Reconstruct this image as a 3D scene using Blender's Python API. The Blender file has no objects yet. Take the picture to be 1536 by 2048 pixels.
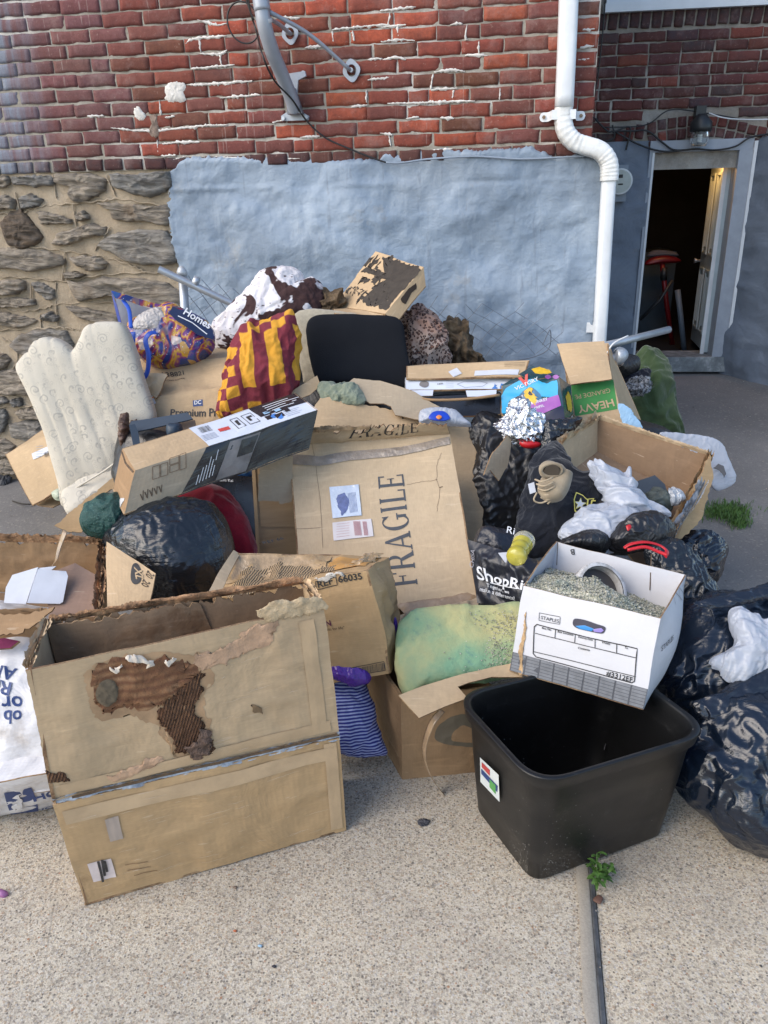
import bpy, math, random
import numpy as np
from mathutils import Vector, Matrix
R = math.radians
random.seed(7); np.random.seed(7)
SC = bpy.context.scene
COL = SC.collection
# ------------------------------------------------------------------ camera, sky, sun, exposure
FPX, PITCH, ROLL, CH = 1538.0, R(21.78), R(-1.38), 1.6
_f = np.array([0, math.cos(PITCH), -math.sin(PITCH)])
_r0 = np.array([1.0, 0, 0]); _u0 = np.cross(_r0, _f)
_r = math.cos(ROLL)*_r0 + math.sin(ROLL)*_u0
_u = -math.sin(ROLL)*_r0 + math.cos(ROLL)*_u0
CAMP = np.array([0, 0, CH])
cd = bpy.data.cameras.new('camera'); cam = bpy.data.objects.new('camera', cd); COL.objects.link(cam)
cd.sensor_fit = 'HORIZONTAL'; cd.sensor_width = 36; cd.lens = FPX/1536*36
cd.clip_start = 0.05; cd.clip_end = 500
cam.matrix_world = Matrix(((_r[0], _u[0], -_f[0], 0), (_r[1], _u[1], -_f[1], 0), (_r[2], _u[2], -_f[2], CH), (0, 0, 0, 1)))
SC.camera = cam
SUN_EL, SUN_AZ = R(38), R(-118)          # azimuth from +Y, clockwise positive; the light comes from behind left
W = bpy.data.worlds.new('World'); SC.world = W; W.use_nodes = True
nt = W.node_tree; nt.nodes.clear()
sk = nt.nodes.new('ShaderNodeTexSky'); sk.sky_type = 'NISHITA'; sk.sun_disc = False
sk.sun_elevation = SUN_EL; sk.sun_rotation = SUN_AZ; sk.air_density = 1.0; sk.dust_density = 1.0; sk.ozone_density = 1.0
bg = nt.nodes.new('ShaderNodeBackground'); bg.inputs[1].default_value = 0.15
wo = nt.nodes.new('ShaderNodeOutputWorld')
nt.links.new(sk.outputs[0], bg.inputs[0]); nt.links.new(bg.outputs[0], wo.inputs[0])
sl = bpy.data.lights.new('sun', 'SUN'); sl.energy = 1.5; sl.angle = R(55); sl.color = (1.0, 0.88, 0.72)
so = bpy.data.objects.new('sun', sl); COL.objects.link(so)
sd = Vector((math.sin(SUN_AZ)*math.cos(SUN_EL), math.cos(SUN_AZ)*math.cos(SUN_EL), math.sin(SUN_EL)))
so.rotation_euler = sd.to_track_quat('Z', 'Y').to_euler(); so.location = (-3, -3, 6)
SC.view_settings.view_transform = 'Standard'; SC.view_settings.look = 'None'
SC.view_settings.gamma = 1; SC.view_settings.use_curve_mapping = False
SC.view_settings.exposure = 1.02
SC.cycles.max_bounces = 6
# ------------------------------------------------------------------ points in the place
def ray(x, y): return (x-768)/FPX*_r - (y-1024)/FPX*_u + _f
def PY(x, y, Y): d = ray(x, y); return CAMP + d*(Y/d[1])
def PZ(x, y, z): d = ray(x, y); return CAMP + d*((z-CH)/d[2])
def PP(x, y, P0, n): d = ray(x, y); return CAMP + d*(np.dot(P0-CAMP, n)/np.dot(d, n))
class WallPlane:
    def __init__(s, D, yaw):
        s.D = D; s.e = np.array([math.cos(yaw), -math.sin(yaw), 0]); s.n = np.array([math.sin(yaw), math.cos(yaw), 0]); s.yaw = yaw
    def hit(s, x, y, off=0.0):
        d = ray(x, y); P = CAMP + d*((s.D-off)/np.dot(d, s.n)); return float(P@s.e), float(P[2])
    def pt(s, a, z, off=0.0): return s.e*a + s.n*(s.D-off) + np.array([0, 0, z])
# ------------------------------------------------------------------ vector noise
def _h(ix, iy, iz, s):
    n = (ix.astype(np.int64)*374761393 + iy.astype(np.int64)*668265263 + iz.astype(np.int64)*2147483647 + s*974634777) & 0xffffffff
    n = ((n ^ (n >> 13))*1274126177) & 0xffffffff
    n = ((n ^ (n >> 16))*2246822519) & 0xffffffff
    return ((n ^ (n >> 15)) & 0xffffff)/float(0xffffff)*2-1
def vn(P, seed=0):
    P = np.asarray(P, float); i = np.floor(P); f = P-i; f = f*f*f*(f*(f*6-15)+10)
    x, y, z = i[..., 0], i[..., 1], i[..., 2]; a, b, c = f[..., 0], f[..., 1], f[..., 2]
    g = lambda dx, dy, dz: _h(x+dx, y+dy, z+dz, seed)
    l = lambda p, q, t: p+(q-p)*t
    return l(l(l(g(0,0,0), g(1,0,0), a), l(g(0,1,0), g(1,1,0), a), b), l(l(g(0,0,1), g(1,0,1), a), l(g(0,1,1), g(1,1,1), a), b), c)
def fbm(P, seed=0, o=4, g=.5):
    P = np.asarray(P, float); r = 0; a = 1
    for k in range(o): r = r + a*vn(P*(2.03**k)+k*7.3, seed+k); a *= g
    return r
def ridge(P, seed=0, o=3, g=.5):
    P = np.asarray(P, float); r = 0; a = 1
    for k in range(o): r = r + a*(1-2*np.abs(vn(P*(2.1**k)+k*3.1, seed+k))); a *= g
    return r
def vvn(P, seed=0): return np.stack([fbm(P, seed, 3), fbm(P, seed+11, 3), fbm(P, seed+23, 3)], -1)
def nz1(t, seed=0, o=5, g=.6): t = np.asarray(t, float); return fbm(np.stack([t, t*0+.37, t*0+.71], -1), seed, o, g)
# ------------------------------------------------------------------ object bookkeeping
def link(o, parent=None): COL.objects.link(o); o.parent = parent; return o
def tag(o, label=None, cat=None, group=None, kind=None):
    if label: o['label'] = label
    if cat: o['category'] = cat
    if group: o['group'] = group
    if kind: o['kind'] = kind
    return o
def thing(name, label, cat, loc=(0, 0, 0), group=None):
    o = bpy.data.objects.new(name, None); o.empty_display_size = .1; o.location = tuple(loc); link(o)
    return tag(o, label, cat, group)
bpy.context.view_layer.update()
def mk(name, V, F, m, parent=None, uv=None, smooth=True, mi=None):
    """verts in world metres; the mesh is stored relative to the parent's origin"""
    V = np.asarray(V, float)
    off = np.array(parent_loc(parent)) if parent is not None else V.mean(0)
    me = bpy.data.meshes.new(name)
    V2 = V-off
    F = [tuple(int(i) for i in f) for f in F] if not isinstance(F, np.ndarray) else F.tolist()
    me.from_pydata(V2.tolist(), [], F)
    for x in (m if isinstance(m, (list, tuple)) else [m]): me.materials.append(x)
    if uv is not None:
        ul = me.uv_layers.new(name='UVMap'); li = np.empty(len(me.loops), int); me.loops.foreach_get('vertex_index', li)
        ul.data.foreach_set('uv', np.asarray(uv, float)[li].ravel())
    if mi is not None: me.polygons.foreach_set('material_index', np.asarray(mi, int))
    if smooth: me.polygons.foreach_set('use_smooth', [True]*len(me.polygons))
    me.update()
    o = bpy.data.objects.new(name, me); link(o, parent)
    if parent is None: o.location = off
    return o
def parent_loc(p):
    L = np.zeros(3)
    while p is not None: L = L+np.array(p.location); p = p.parent
    return L
def grid(nu, nv, off=0, flip=False):
    i, j = np.meshgrid(np.arange(nu), np.arange(nv), indexing='ij'); a = i*(nv+1)+j+off
    q = np.stack([a, a+nv+1, a+nv+2, a+1], -1).reshape(-1, 4)
    return q[:, ::-1] if flip else q
# ------------------------------------------------------------------ materials
MC = {}
class NT:
    def __init__(s, name):
        s.m = bpy.data.materials.new(name); s.m.use_nodes = True; s.t = s.m.node_tree; s.t.nodes.clear()
        s.out = s.n('OutputMaterial'); s.b = s.n('BsdfPrincipled'); s.l(s.b.outputs[0], s.out.inputs[0]); s.hgt = None
    def n(s, t, **k):
        x = s.t.nodes.new('ShaderNode'+t)
        for a, v in k.items(): setattr(x, a, v)
        return x
    def l(s, a, b): s.t.links.new(a, b)
    def put(s, inp, v):
        if isinstance(v, (int, float)): inp.default_value = v
        elif isinstance(v, (tuple, list)): inp.default_value = tuple(v)+((1,) if len(v) == 3 and len(inp.default_value) == 4 else ())
        else: s.l(v, inp)
    def coord(s, kind='Object', scale=(1, 1, 1), rot=(0, 0, 0), loc=(0, 0, 0)):
        if kind == 'World': o = s.n('NewGeometry').outputs['Position']
        else: o = s.n('TexCoord').outputs[kind]
        mp = s.n('Mapping'); s.l(o, mp.inputs[0]); mp.inputs['Scale'].default_value = scale; mp.inputs['Rotation'].default_value = rot; mp.inputs['Location'].default_value = loc
        return mp.outputs[0]
    def noise(s, co, scale=5, detail=5, rough=.55, dist=0.0):
        x = s.n('TexNoise'); s.l(co, x.inputs['Vector']); x.inputs['Scale'].default_value = scale; x.inputs['Detail'].default_value = detail
        x.inputs['Roughness'].default_value = rough; x.inputs['Distortion'].default_value = dist; return x.outputs[0]
    def vor(s, co, scale=5, feat='F1', out='Distance', rnd=1.0):
        x = s.n('TexVoronoi', feature=feat); s.l(co, x.inputs['Vector']); x.inputs['Scale'].default_value = scale; x.inputs['Randomness'].default_value = rnd; return x.outputs[out]
    def wave(s, co, scale=5, dist=0.0, dirn='X', prof='SIN', dscale=1.0):
        x = s.n('TexWave', wave_type='BANDS', bands_direction=dirn, wave_profile=prof); s.l(co, x.inputs['Vector']); x.inputs['Scale'].default_value = scale
        x.inputs['Distortion'].default_value = dist; x.inputs['Detail Scale'].default_value = dscale; return x.outputs['Fac']
    def ramp(s, fac, stops, interp='LINEAR'):
        x = s.n('ValToRGB'); s.l(fac, x.inputs[0]); r = x.color_ramp; r.interpolation = interp
        while len(r.elements) > 1: r.elements.remove(r.elements[-1])
        for k, (p, c) in enumerate(stops):
            e = r.elements[0] if k == 0 else r.elements.new(p); e.position = p
            e.color = (c, c, c, 1) if isinstance(c, (int, float)) else tuple(c)+(1,)
        return x.outputs[0]
    def mix(s, f, a, b, mode='MIX'):
        x = s.n('Mix', data_type='RGBA', blend_type=mode); s.put(x.inputs[0], f); s.put(x.inputs[6], a); s.put(x.inputs[7], b); return x.outputs[2]
    def math(s, op, a, b=0.0):
        x = s.n('Math', operation=op); s.put(x.inputs[0], a); s.put(x.inputs[1], b); return x.outputs[0]
    def bump(s, h, strength=.5, dist=.01):
        x = s.n('Bump'); x.inputs['Strength'].default_value = strength; x.inputs['Distance'].default_value = dist; s.l(h, x.inputs['Height'])
        if s.hgt is not None: s.l(s.hgt, x.inputs['Normal'])
        s.hgt = x.outputs[0]; s.l(s.hgt, s.b.inputs['Normal'])
    def done(s, col, rough=.6, metal=0.0, spec=None):
        s.put(s.b.inputs['Base Color'], col); s.put(s.b.inputs['Roughness'], rough); s.put(s.b.inputs['Metallic'], metal)
        if spec is not None: s.b.inputs['Specular IOR Level'].default_value = spec
        return s.m
def simple(name, col, rough=.6, metal=0.0, var=.15, scale=8, bump=0.0, bscale=60, bd=.003, kind='Object', spec=None):
    if name in MC: return MC[name]
    t = NT(name); co = t.coord(kind)
    n = t.noise(co, scale, 5, .6)
    a = tuple(c*(1-var) for c in col); b = tuple(min(1, c*(1+var)) for c in col)
    c = t.ramp(n, [(.3, a), (.7, b)])
    if bump: t.bump(t.noise(co, bscale, 4, .6), bump, bd)
    MC[name] = t.done(c, rough, metal, spec); return MC[name]
# --- cardboard: UV in metres
def cardboard(name, col=(.34, .225, .125), stain=.25, scol=(.13, .065, .03), flute='X', seed=0.0, crease=.35, stained_edge=False, gloss=0.0, wrink=0.25):
    if name in MC: return MC[name]
    t = NT(name); co = t.coord('UV', loc=(seed, seed*.7, 0))
    n1 = t.noise(co, 3.5, 6, .6); n2 = t.noise(co, 60, 3, .6)
    fib = t.noise(t.coord('UV', scale=(1, 14, 1) if flute == 'X' else (14, 1, 1)), 26, 3, .6)
    c = t.ramp(n1, [(.25, tuple(x*.86 for x in col)), (.75, tuple(min(1, x*1.12) for x in col))])
    c = t.mix(.22, c, t.ramp(fib, [(.3, .55), (.7, 1.0)]), 'MULTIPLY')
    c = t.mix(.15, c, t.ramp(n2, [(.3, .5), (.7, 1.0)]), 'MULTIPLY')
    sm = t.noise(t.coord('UV', loc=(seed*2+3, 1, 0)), 2.3, 8, .68, .4)
    lim = .72-.30*stain
    c = t.mix(t.ramp(sm, [(lim, 0.0), (lim+.05, .75*min(1, stain*1.6)), (lim+.18, .9)]), c, scol)
    c = t.mix(t.ramp(t.noise(t.coord('UV', loc=(seed+5, 9, 0)), 4.5, 8, .72), [(.48, 0.0), (.74, .28)]), c, tuple(x*.6 for x in col)); c = t.mix(t.ramp(t.noise(t.coord('UV', scale=(1, 7, 1), loc=(seed, 4, 0)), 5, 6, .65, .3), [(.56, 0.0), (.66, .22)]), c, tuple(min(1, x*1.45) for x in col))
    # damp rings
    ring = t.ramp(sm, [(lim-.03, 0.0), (lim-.012, .35), (lim, 0.0)])
    c = t.mix(ring, c, tuple(x*.6 for x in col))
    sc = t.noise(t.coord('UV', scale=(1.2, 9, 1), rot=(0, 0, .25), loc=(seed, 0, 0)), 9, 3, .5)
    c = t.mix(t.ramp(sc, [(.69, 0.0), (.71, .28)]), c, (.62, .5, .37))
    w = t.wave(co, 22, .4, flute); t.bump(w, .06, .002)
    cr = t.noise(co, 5.0, 4, .55, 1.2); t.bump(cr, crease, .02)
    t.bump(t.vor(t.coord('UV', scale=(1, 1.7, 1), loc=(seed, 2, 0)), 7, 'DISTANCE_TO_EDGE'), wrink*.35, .006)
    t.bump(n2, .1, .002)
    MC[name] = t.done(c, .78-gloss*.4 if not gloss else t.ramp(t.noise(co, 6, 3), [(.4, .75), (.6, .75-gloss)]), 0, .25+gloss*.3); return MC[name]
def edge_mat():
    if 'card_edge' in MC: return MC['card_edge']
    t = NT('card_edge'); co = t.coord('Object'); n = t.noise(co, 90, 4, .7); n2 = t.noise(co, 12, 4)
    c = t.mix(t.ramp(n2, [(.35, 0.0), (.65, 1.0)]), (.40, .27, .15), (.17, .09, .045)); c = t.mix(.6, c, t.ramp(n, [(.35, .25), (.6, 1.0)]), 'MULTIPLY')
    t.bump(n, .8, .004); MC['card_edge'] = t.done(c, .9); return MC['card_edge']
def plastic_bag(name, col, rough=.28, stretch=(1, 1, 6), amt=.5, rot=(0, 0, 0), trans=0.0, scale=14):
    if name in MC: return MC[name]
    t = NT(name); co = t.coord('Object', scale=stretch, rot=rot); co2 = t.coord('Object')
    n = t.noise(co, scale*.5, 5, .55, .5)
    v = t.vor(t.coord('Object', scale=(1, 1.3, .8), rot=(.4, .3, .6)), scale*1.1, 'DISTANCE_TO_EDGE')
    t.bump(v, amt*.12, .02); t.bump(n, amt*.8, .02); t.bump(t.noise(co2, scale*4, 4, .6, .4), amt*.25, .004)
    dust = t.ramp(t.noise(co2, 7, 8, .7), [(.55, 0.0), (.8, .25)])
    c = t.mix(dust, col, tuple(min(1, x*1.5+.05) for x in col))
    m = t.done(c, t.ramp(t.noise(co2, 5, 4), [(.3, rough*.75), (.7, rough*1.4)]), 0, .6)
    if trans:
        t.b.inputs['Transmission Weight'].default_value = 0.0
        tr = t.n('BsdfTranslucent'); tr.inputs[0].default_value = tuple(col)+(1,); mx = t.n('MixShader'); mx.inputs[0].default_value = trans
        t.l(t.b.outputs[0], mx.inputs[1]); t.l(tr.outputs[0], mx.inputs[2]); t.l(mx.outputs[0], t.out.inputs[0])
    MC[name] = m; return m
def fabric(name, col, col2=None, scale=30, rough=.95, bump=.3, bscale=180, fold=0.15):
    if name in MC: return MC[name]
    t = NT(name); co = t.coord('Object'); col2 = col2 or tuple(c*.75 for c in col)
    c = t.mix(t.ramp(t.noise(co, scale, 5, .6), [(.35, 0.0), (.65, 1.0)]), col, col2)
    t.bump(t.noise(co, 9, 4, .5, .8), fold, .03); t.bump(t.noise(co, bscale, 3, .6), bump, .004)
    t.b.inputs['Sheen Weight'].default_value = .25
    MC[name] = t.done(c, rough, 0, .15); return MC[name]
INK = simple('print_ink', (.028, .027, .028), .6, var=.3, scale=60)
INKB = simple('dark_brown_ink', (.05, .033, .02), .7, var=.3, scale=60)
WHITE = simple('white_paper', (.50, .52, .57), .6, var=.06, scale=20, bump=.2, bscale=20)
TAPE = simple('packing_tape', (.30, .21, .13), .22, var=.2, scale=15, bump=.7, bscale=35, bd=.004, spec=.7)
CTAPE = simple('clear_tape', (.33, .36, .40), .15, var=.45, scale=30, bump=.9, bscale=50, bd=.006, spec=.9)
GALV = simple('galvanised_steel', (.42, .45, .49), .42, .55, var=.15, scale=10, bump=.15, bscale=80)
BLACKP = simple('black_cable', (.012, .012, .013), .4, var=.1)
# ------------------------------------------------------------------ shapes
def bil(c, u, v):
    u = u[..., None]; v = v[..., None]
    return c[0]*(1-u)*(1-v)+c[1]*u*(1-v)+c[2]*u*v+c[3]*(1-u)*v
class Surf:
    """a quad sheet: bilinear between 4 corners, warped by a world-space vector field so that neighbours stay joined"""
    def __init__(s, c, amp=.004, freq=4, seed=0, bow=0.0, crumple=0.0):
        s.c = [np.asarray(p, float) for p in c]; s.amp = amp; s.freq = freq; s.seed = seed; s.bow = bow; s.crumple = crumple
        n = np.cross(s.c[1]-s.c[0]+s.c[2]-s.c[3], s.c[3]-s.c[0]+s.c[2]-s.c[1]); s.n = n/np.linalg.norm(n)
        s.lu = (np.linalg.norm(s.c[1]-s.c[0])+np.linalg.norm(s.c[2]-s.c[3]))/2; s.lv = (np.linalg.norm(s.c[3]-s.c[0])+np.linalg.norm(s.c[2]-s.c[1]))/2
    def __call__(s, u, v, off=0.0):
        u = np.asarray(u, float); v = np.asarray(v, float); P = bil(s.c, u, v)
        D = vvn(P*s.freq, s.seed)*s.amp
        w = np.clip(u*(1-u)*4, 0, 1)*np.clip(v*(1-v)*4, 0, 1)
        h = s.bow*w + s.crumple*np.clip(w*3, 0, 1)*(ridge(P*s.freq*1.9, s.seed+5, 3)-.4)
        return P+D+s.n*(np.asarray(h)[..., None]+np.asarray(off)[..., None])
def sheet(name, c, m, parent=None, th=.005, nu=24, nv=24, amp=.004, freq=4, seed=0, bow=0.0, crumple=0.0, top=None, bot=None, left=None, right=None, edge=None, surf=None, back=None):
    S = surf or Surf(c, amp, freq, seed, bow, crumple)
    i, j = np.meshgrid(np.linspace(0, 1, nu+1), np.linspace(0, 1, nv+1), indexing='ij')
    T = (1-top(i)) if top else np.ones_like(i); B = bot(i) if bot else np.zeros_like(i)
    v = B+(T-B)*j
    L = left(v) if left else np.zeros_like(i); Rr = (1-right(v)) if right else np.ones_like(i)
    u = L+(Rr-L)*i
    A = S(u, v, 0.0).reshape(-1, 3); Bk = S(u, v, -th).reshape(-1, 3)
    uv = np.stack([u*S.lu, v*S.lv], -1).reshape(-1, 2); N = len(A)
    F = [grid(nu, nv), grid(nu, nv, N, True)]
    idx = lambda a, b: a*(nv+1)+b
    ring = [idx(a, 0) for a in range(nu)]+[idx(nu, b) for b in range(nv)]+[idx(a, nv) for a in range(nu, 0, -1)]+[idx(0, b) for b in range(nv, 0, -1)]
    ring = np.array(ring); nx = np.roll(ring, -1)
    rimf = np.stack([ring, ring+N, nx+N, nx], -1)
    # rim uses its own verts for sharp edges
    RV = np.concatenate([A[ring], Bk[ring]]); nR = len(ring); k = np.arange(nR); kn = np.roll(k, -1)
    rimf = np.stack([k, k+nR, kn+nR, kn], -1)+2*N
    V = np.concatenate([A, Bk, RV]); UV = np.concatenate([uv, uv, uv[ring], uv[ring]])
    Fs = np.concatenate(F+[rimf]); mi = [0]*(nu*nv)+[2 if back else 0]*(nu*nv)+[1]*nR
    mats = [m, edge or edge_mat()]+([back] if back else [])
    o = mk(name, V, Fs, mats, parent, UV, True, mi)
    return o, S
def tear(amp=.06, freq=9, seed=0, base=.02, rough=.62):
    def f(u): return np.clip(base+amp*np.abs(nz1(u*freq+seed*3.3, seed, 6, rough)), 0, .6)
    return f
# decals that follow a sheet
_gc = {}
def glyphs(s, bold=0.0):
    k = (s, bold)
    if k in _gc: return _gc[k]
    cu = bpy.data.curves.new('t', 'FONT'); cu.body = s; cu.size = 1; cu.offset = bold; cu.resolution_u = 3; cu.fill_mode = 'FRONT'
    o = bpy.data.objects.new('t', cu); COL.objects.link(o); dg = bpy.context.evaluated_depsgraph_get(); dg.update()
    me = o.evaluated_get(dg).to_mesh(); V = np.array([v.co[:] for v in me.vertices]).reshape(-1, 3)[:, :2]; F = [tuple(p.vertices) for p in me.polygons]
    o.evaluated_get(dg).to_mesh_clear(); bpy.data.objects.remove(o); bpy.data.curves.remove(cu)
    _gc[k] = (V, F); return V, F
def place2d(name, S, V, F, u, v, size, rot, m, parent, off=.0015, sx=1.0):
    """flat drawing V (unit height) laid on S at (u,v); rot in degrees, size in metres"""
    c, s_ = math.cos(R(rot)), math.sin(R(rot)); x = V[:, 0]*size*sx; y = V[:, 1]*size
    X = x*c-y*s_; Y = x*s_+y*c
    P = S(u+X/S.lu, v+Y/S.lv, off)
    return mk(name, P, F, m, parent, V, False)
def text(S, s, u, v, size, m=None, parent=None, rot=0, bold=0.0, name='printed_text', off=.0015, sx=1.0):
    V, F = glyphs(s, bold); return place2d(name, S, V, F, u, v, size, rot, m or INK, parent, off, sx)
def rects(S, L, m, parent, name='printed_lines', off=.0015):
    """L: list of (u0,v0,u1,v1) in sheet fractions"""
    V = []; F = []
    for a, b, c, d in L:
        n = max(1, int(abs(c-a)*S.lu/.05)); k = max(1, int(abs(d-b)*S.lv/.05)); i, j = np.meshgrid(np.linspace(a, c, n+1), np.linspace(b, d, k+1), indexing='ij')
        F.append(grid(n, k, len(V) if not V else sum(len(x) for x in V))); V.append(S(i, j, off).reshape(-1, 3))
    return mk(name, np.concatenate(V), np.concatenate(F), m, parent, None, False)
def patch(S, u0, v0, u1, v1, m, parent, name='label', off=.002, rot=0, n=8):
    i, j = np.meshgrid(np.linspace(-.5, .5, n+1), np.linspace(-.5, .5, n+1), indexing='ij')
    w, h = (u1-u0)*S.lu, (v1-v0)*S.lv; c, s_ = math.cos(R(rot)), math.sin(R(rot)); X = i*w*c-j*h*s_; Y = i*w*s_+j*h*c
    P = S((u0+u1)/2+X/S.lu, (v0+v1)/2+Y/S.lv, off+np.abs(nz1(i*7+j*3+u0*9, 3))*.0008).reshape(-1, 3)
    return mk(name, P, grid(n, n), m, parent, np.stack([i*w, j*h], -1).reshape(-1, 2), True)
def barcode(S, u0, v0, u1, v1, parent, m=None, seed=1, vert=True, off=.003):
    rnd = random.Random(seed); L = []; x = 0
    while x < 1:
        w = rnd.choice([.008, .014, .022]); 
        if vert: L.append((u0+(u1-u0)*x, v0, u0+(u1-u0)*min(1, x+w), v1))
        else: L.append((u0, v0+(v1-v0)*x, u1, v0+(v1-v0)*min(1, x+w)))
        x += w+rnd.choice([.01, .018, .03])
    return rects(S, L, m or INK, parent, 'barcode', off)
# closed smooth outline
def crom(pts, n):
    P = np.asarray(pts, float); k = len(P); out = []
    d = np.linalg.norm(np.roll(P, -1, 0)-P, axis=1); cum = np.concatenate([[0], np.cumsum(d)]); T = np.linspace(0, cum[-1], n, endpoint=False)
    for t in T:
        i = min(k-1, np.searchsorted(cum, t, 'right')-1); f = (t-cum[i])/d[i]
        p0, p1, p2, p3 = P[(i-1) % k], P[i], P[(i+1) % k], P[(i+2) % k]
        out.append(.5*((2*p1)+(-p0+p2)*f+(2*p0-5*p1+4*p2-p3)*f*f+(-p0+3*p1-3*p2+p3)*f**3))
    return np.array(out)
def puff(name, outline, Y, tilt, T, m, parent=None, label=None, cat=None, group=None, side=0.0, nb=128, nr=30, disp=None, p=2.2, back=.5, seed=0, ctr=None, sharp=False, ps=None, sim=None):
    """a stuffed body: outline (seen from the front) laid in a plane at depth Y that leans back by tilt degrees, thickness T"""
    o2 = np.asarray(outline, float)
    if sharp:
        k = len(o2); nb = max(nb, k*6); d = np.linalg.norm(np.roll(o2, -1, 0)-o2, axis=1); cum = np.concatenate([[0], np.cumsum(d)]); B = []
        for t in np.linspace(0, cum[-1], nb, endpoint=False):
            i = min(k-1, np.searchsorted(cum, t, 'right')-1); f = (t-cum[i])/d[i]; B.append(o2[i]*(1-f)+o2[(i+1) % k]*f)
        B = np.array(B)
    else: B = crom(o2, nb)
    cx, cy = ctr if ctr else B.mean(0)
    n = np.array([math.sin(R(side)), -math.cos(R(tilt))*math.cos(R(side)), math.sin(R(tilt))]); n /= np.linalg.norm(n)
    P0 = PY(cx, cy, Y)
    B3 = np.array([PP(x, y, P0, n) for x, y in B])
    ex = np.array([1.0, 0, 0])-n*n[0]; ex /= np.linalg.norm(ex); ey = np.cross(n, ex)
    g = max(8, int(math.sqrt(nb*nr)*.95)); gx, gy = np.meshgrid(np.linspace(-1, 1, g+1), np.linspace(-1, 1, g+1), indexing='ij')
    mx_ = gx*np.sqrt(1-gy**2/2); my_ = gy*np.sqrt(1-gx**2/2); r_ = np.minimum(1, np.hypot(mx_, my_)); th_ = (np.arctan2(my_, mx_)/(2*math.pi)) % 1.0*nb
    i0 = np.floor(th_).astype(int) % nb; f_ = (th_-np.floor(th_))[..., None]; Bt = B3[i0]*(1-f_)+B3[(i0+1) % nb]*f_
    k_ = np.sin(r_*math.pi/2); rim_ = (np.abs(gx) == 1) | (np.abs(gy) == 1); k_ = np.where(rim_, 1.0, k_); h_ = np.maximum(0, 1-k_**p)**(1/(ps or p))*T
    base = P0+(Bt-P0)*k_[..., None]; A = (base+n*h_[..., None]).reshape(-1, 3); Bk = (base-n*(h_*back)[..., None]).reshape(-1, 3)
    N_ = len(A); rimf = rim_.ravel(); idx = np.arange(N_)+N_; idx[rimf] = np.arange(N_)[rimf]; keep = np.where(~rimf)[0]; remap = np.zeros(N_, int); remap[rimf] = np.arange(N_)[rimf]; remap[keep] = N_+np.arange(len(keep))
    q_ = grid(g, g); F = q_.tolist()+[list(x) for x in remap[q_][:, ::-1]]
    V = np.concatenate([A, Bk[keep]]); uv = np.stack([(V-P0)@ex, (V-P0)@ey], -1)
    f = F[(g//2)*g+g//2]; nn = np.cross(V[f[1]]-V[f[0]], V[f[2]]-V[f[0]])
    if nn@n < 0: F = [x[::-1] for x in F]
    if disp is not None:
        C = P0-n*T*.3; N = V-C; N[:] = N/np.maximum(1e-6, np.linalg.norm(N, axis=1))[:, None]
        V = disp(V, N, uv, P0)
    o = mk(name, V, F, m, parent, uv, True)
    if label: tag(o, label, cat, group)
    if sim: SIMJ.append((o,)+tuple(sim))
    return o
def cloth_disp(a=.012, f=7, seed=0, fine=.003, warp=(1, 1, 1)):
    w = np.array(warp, float)
    def d(V, N, uv, P0):
        Q = V*w; Q = Q+vvn(Q*3, seed)*.15
        h = a*(ridge(Q*f, seed, 3, .45)-.5)+fine*fbm(Q*f*4, seed+3, 3)
        return V+N*h[:, None]
    return d
def bag_disp(a=.02, f=5, seed=0, dirv=(0, 0, 1), streak=.006, knot=None):
    dv = np.array(dirv, float); dv /= np.linalg.norm(dv)
    def d(V, N, uv, P0):
        Q = V+vvn(V*4, seed)*.05
        Qs = Q-np.outer(Q@dv, dv)*.85
        h = a*(.45*ridge(Q*f*.8, seed, 2, .45)+.45*fbm(Q*f, seed+2, 2)-.3)+streak*(ridge(Qs*f*3+vvn(Q*6, seed+3)*.25, seed+4, 3, .6)*(.55+.6*vn(Q*f*1.3, seed+6)))+.08*a*fbm(Q*f*6, seed+9, 2)
        return V+N*h[:, None]
    return d
SIMJ = []
FILM, TAUT, WFILM, FILMS, CLOTH, THICK = (.075, .30, .35), (.028, .42, .3), (.045, .30, 1.2), (.04, .5, .3), (.05, .30, 4), (.012, .5, 6)
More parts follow.
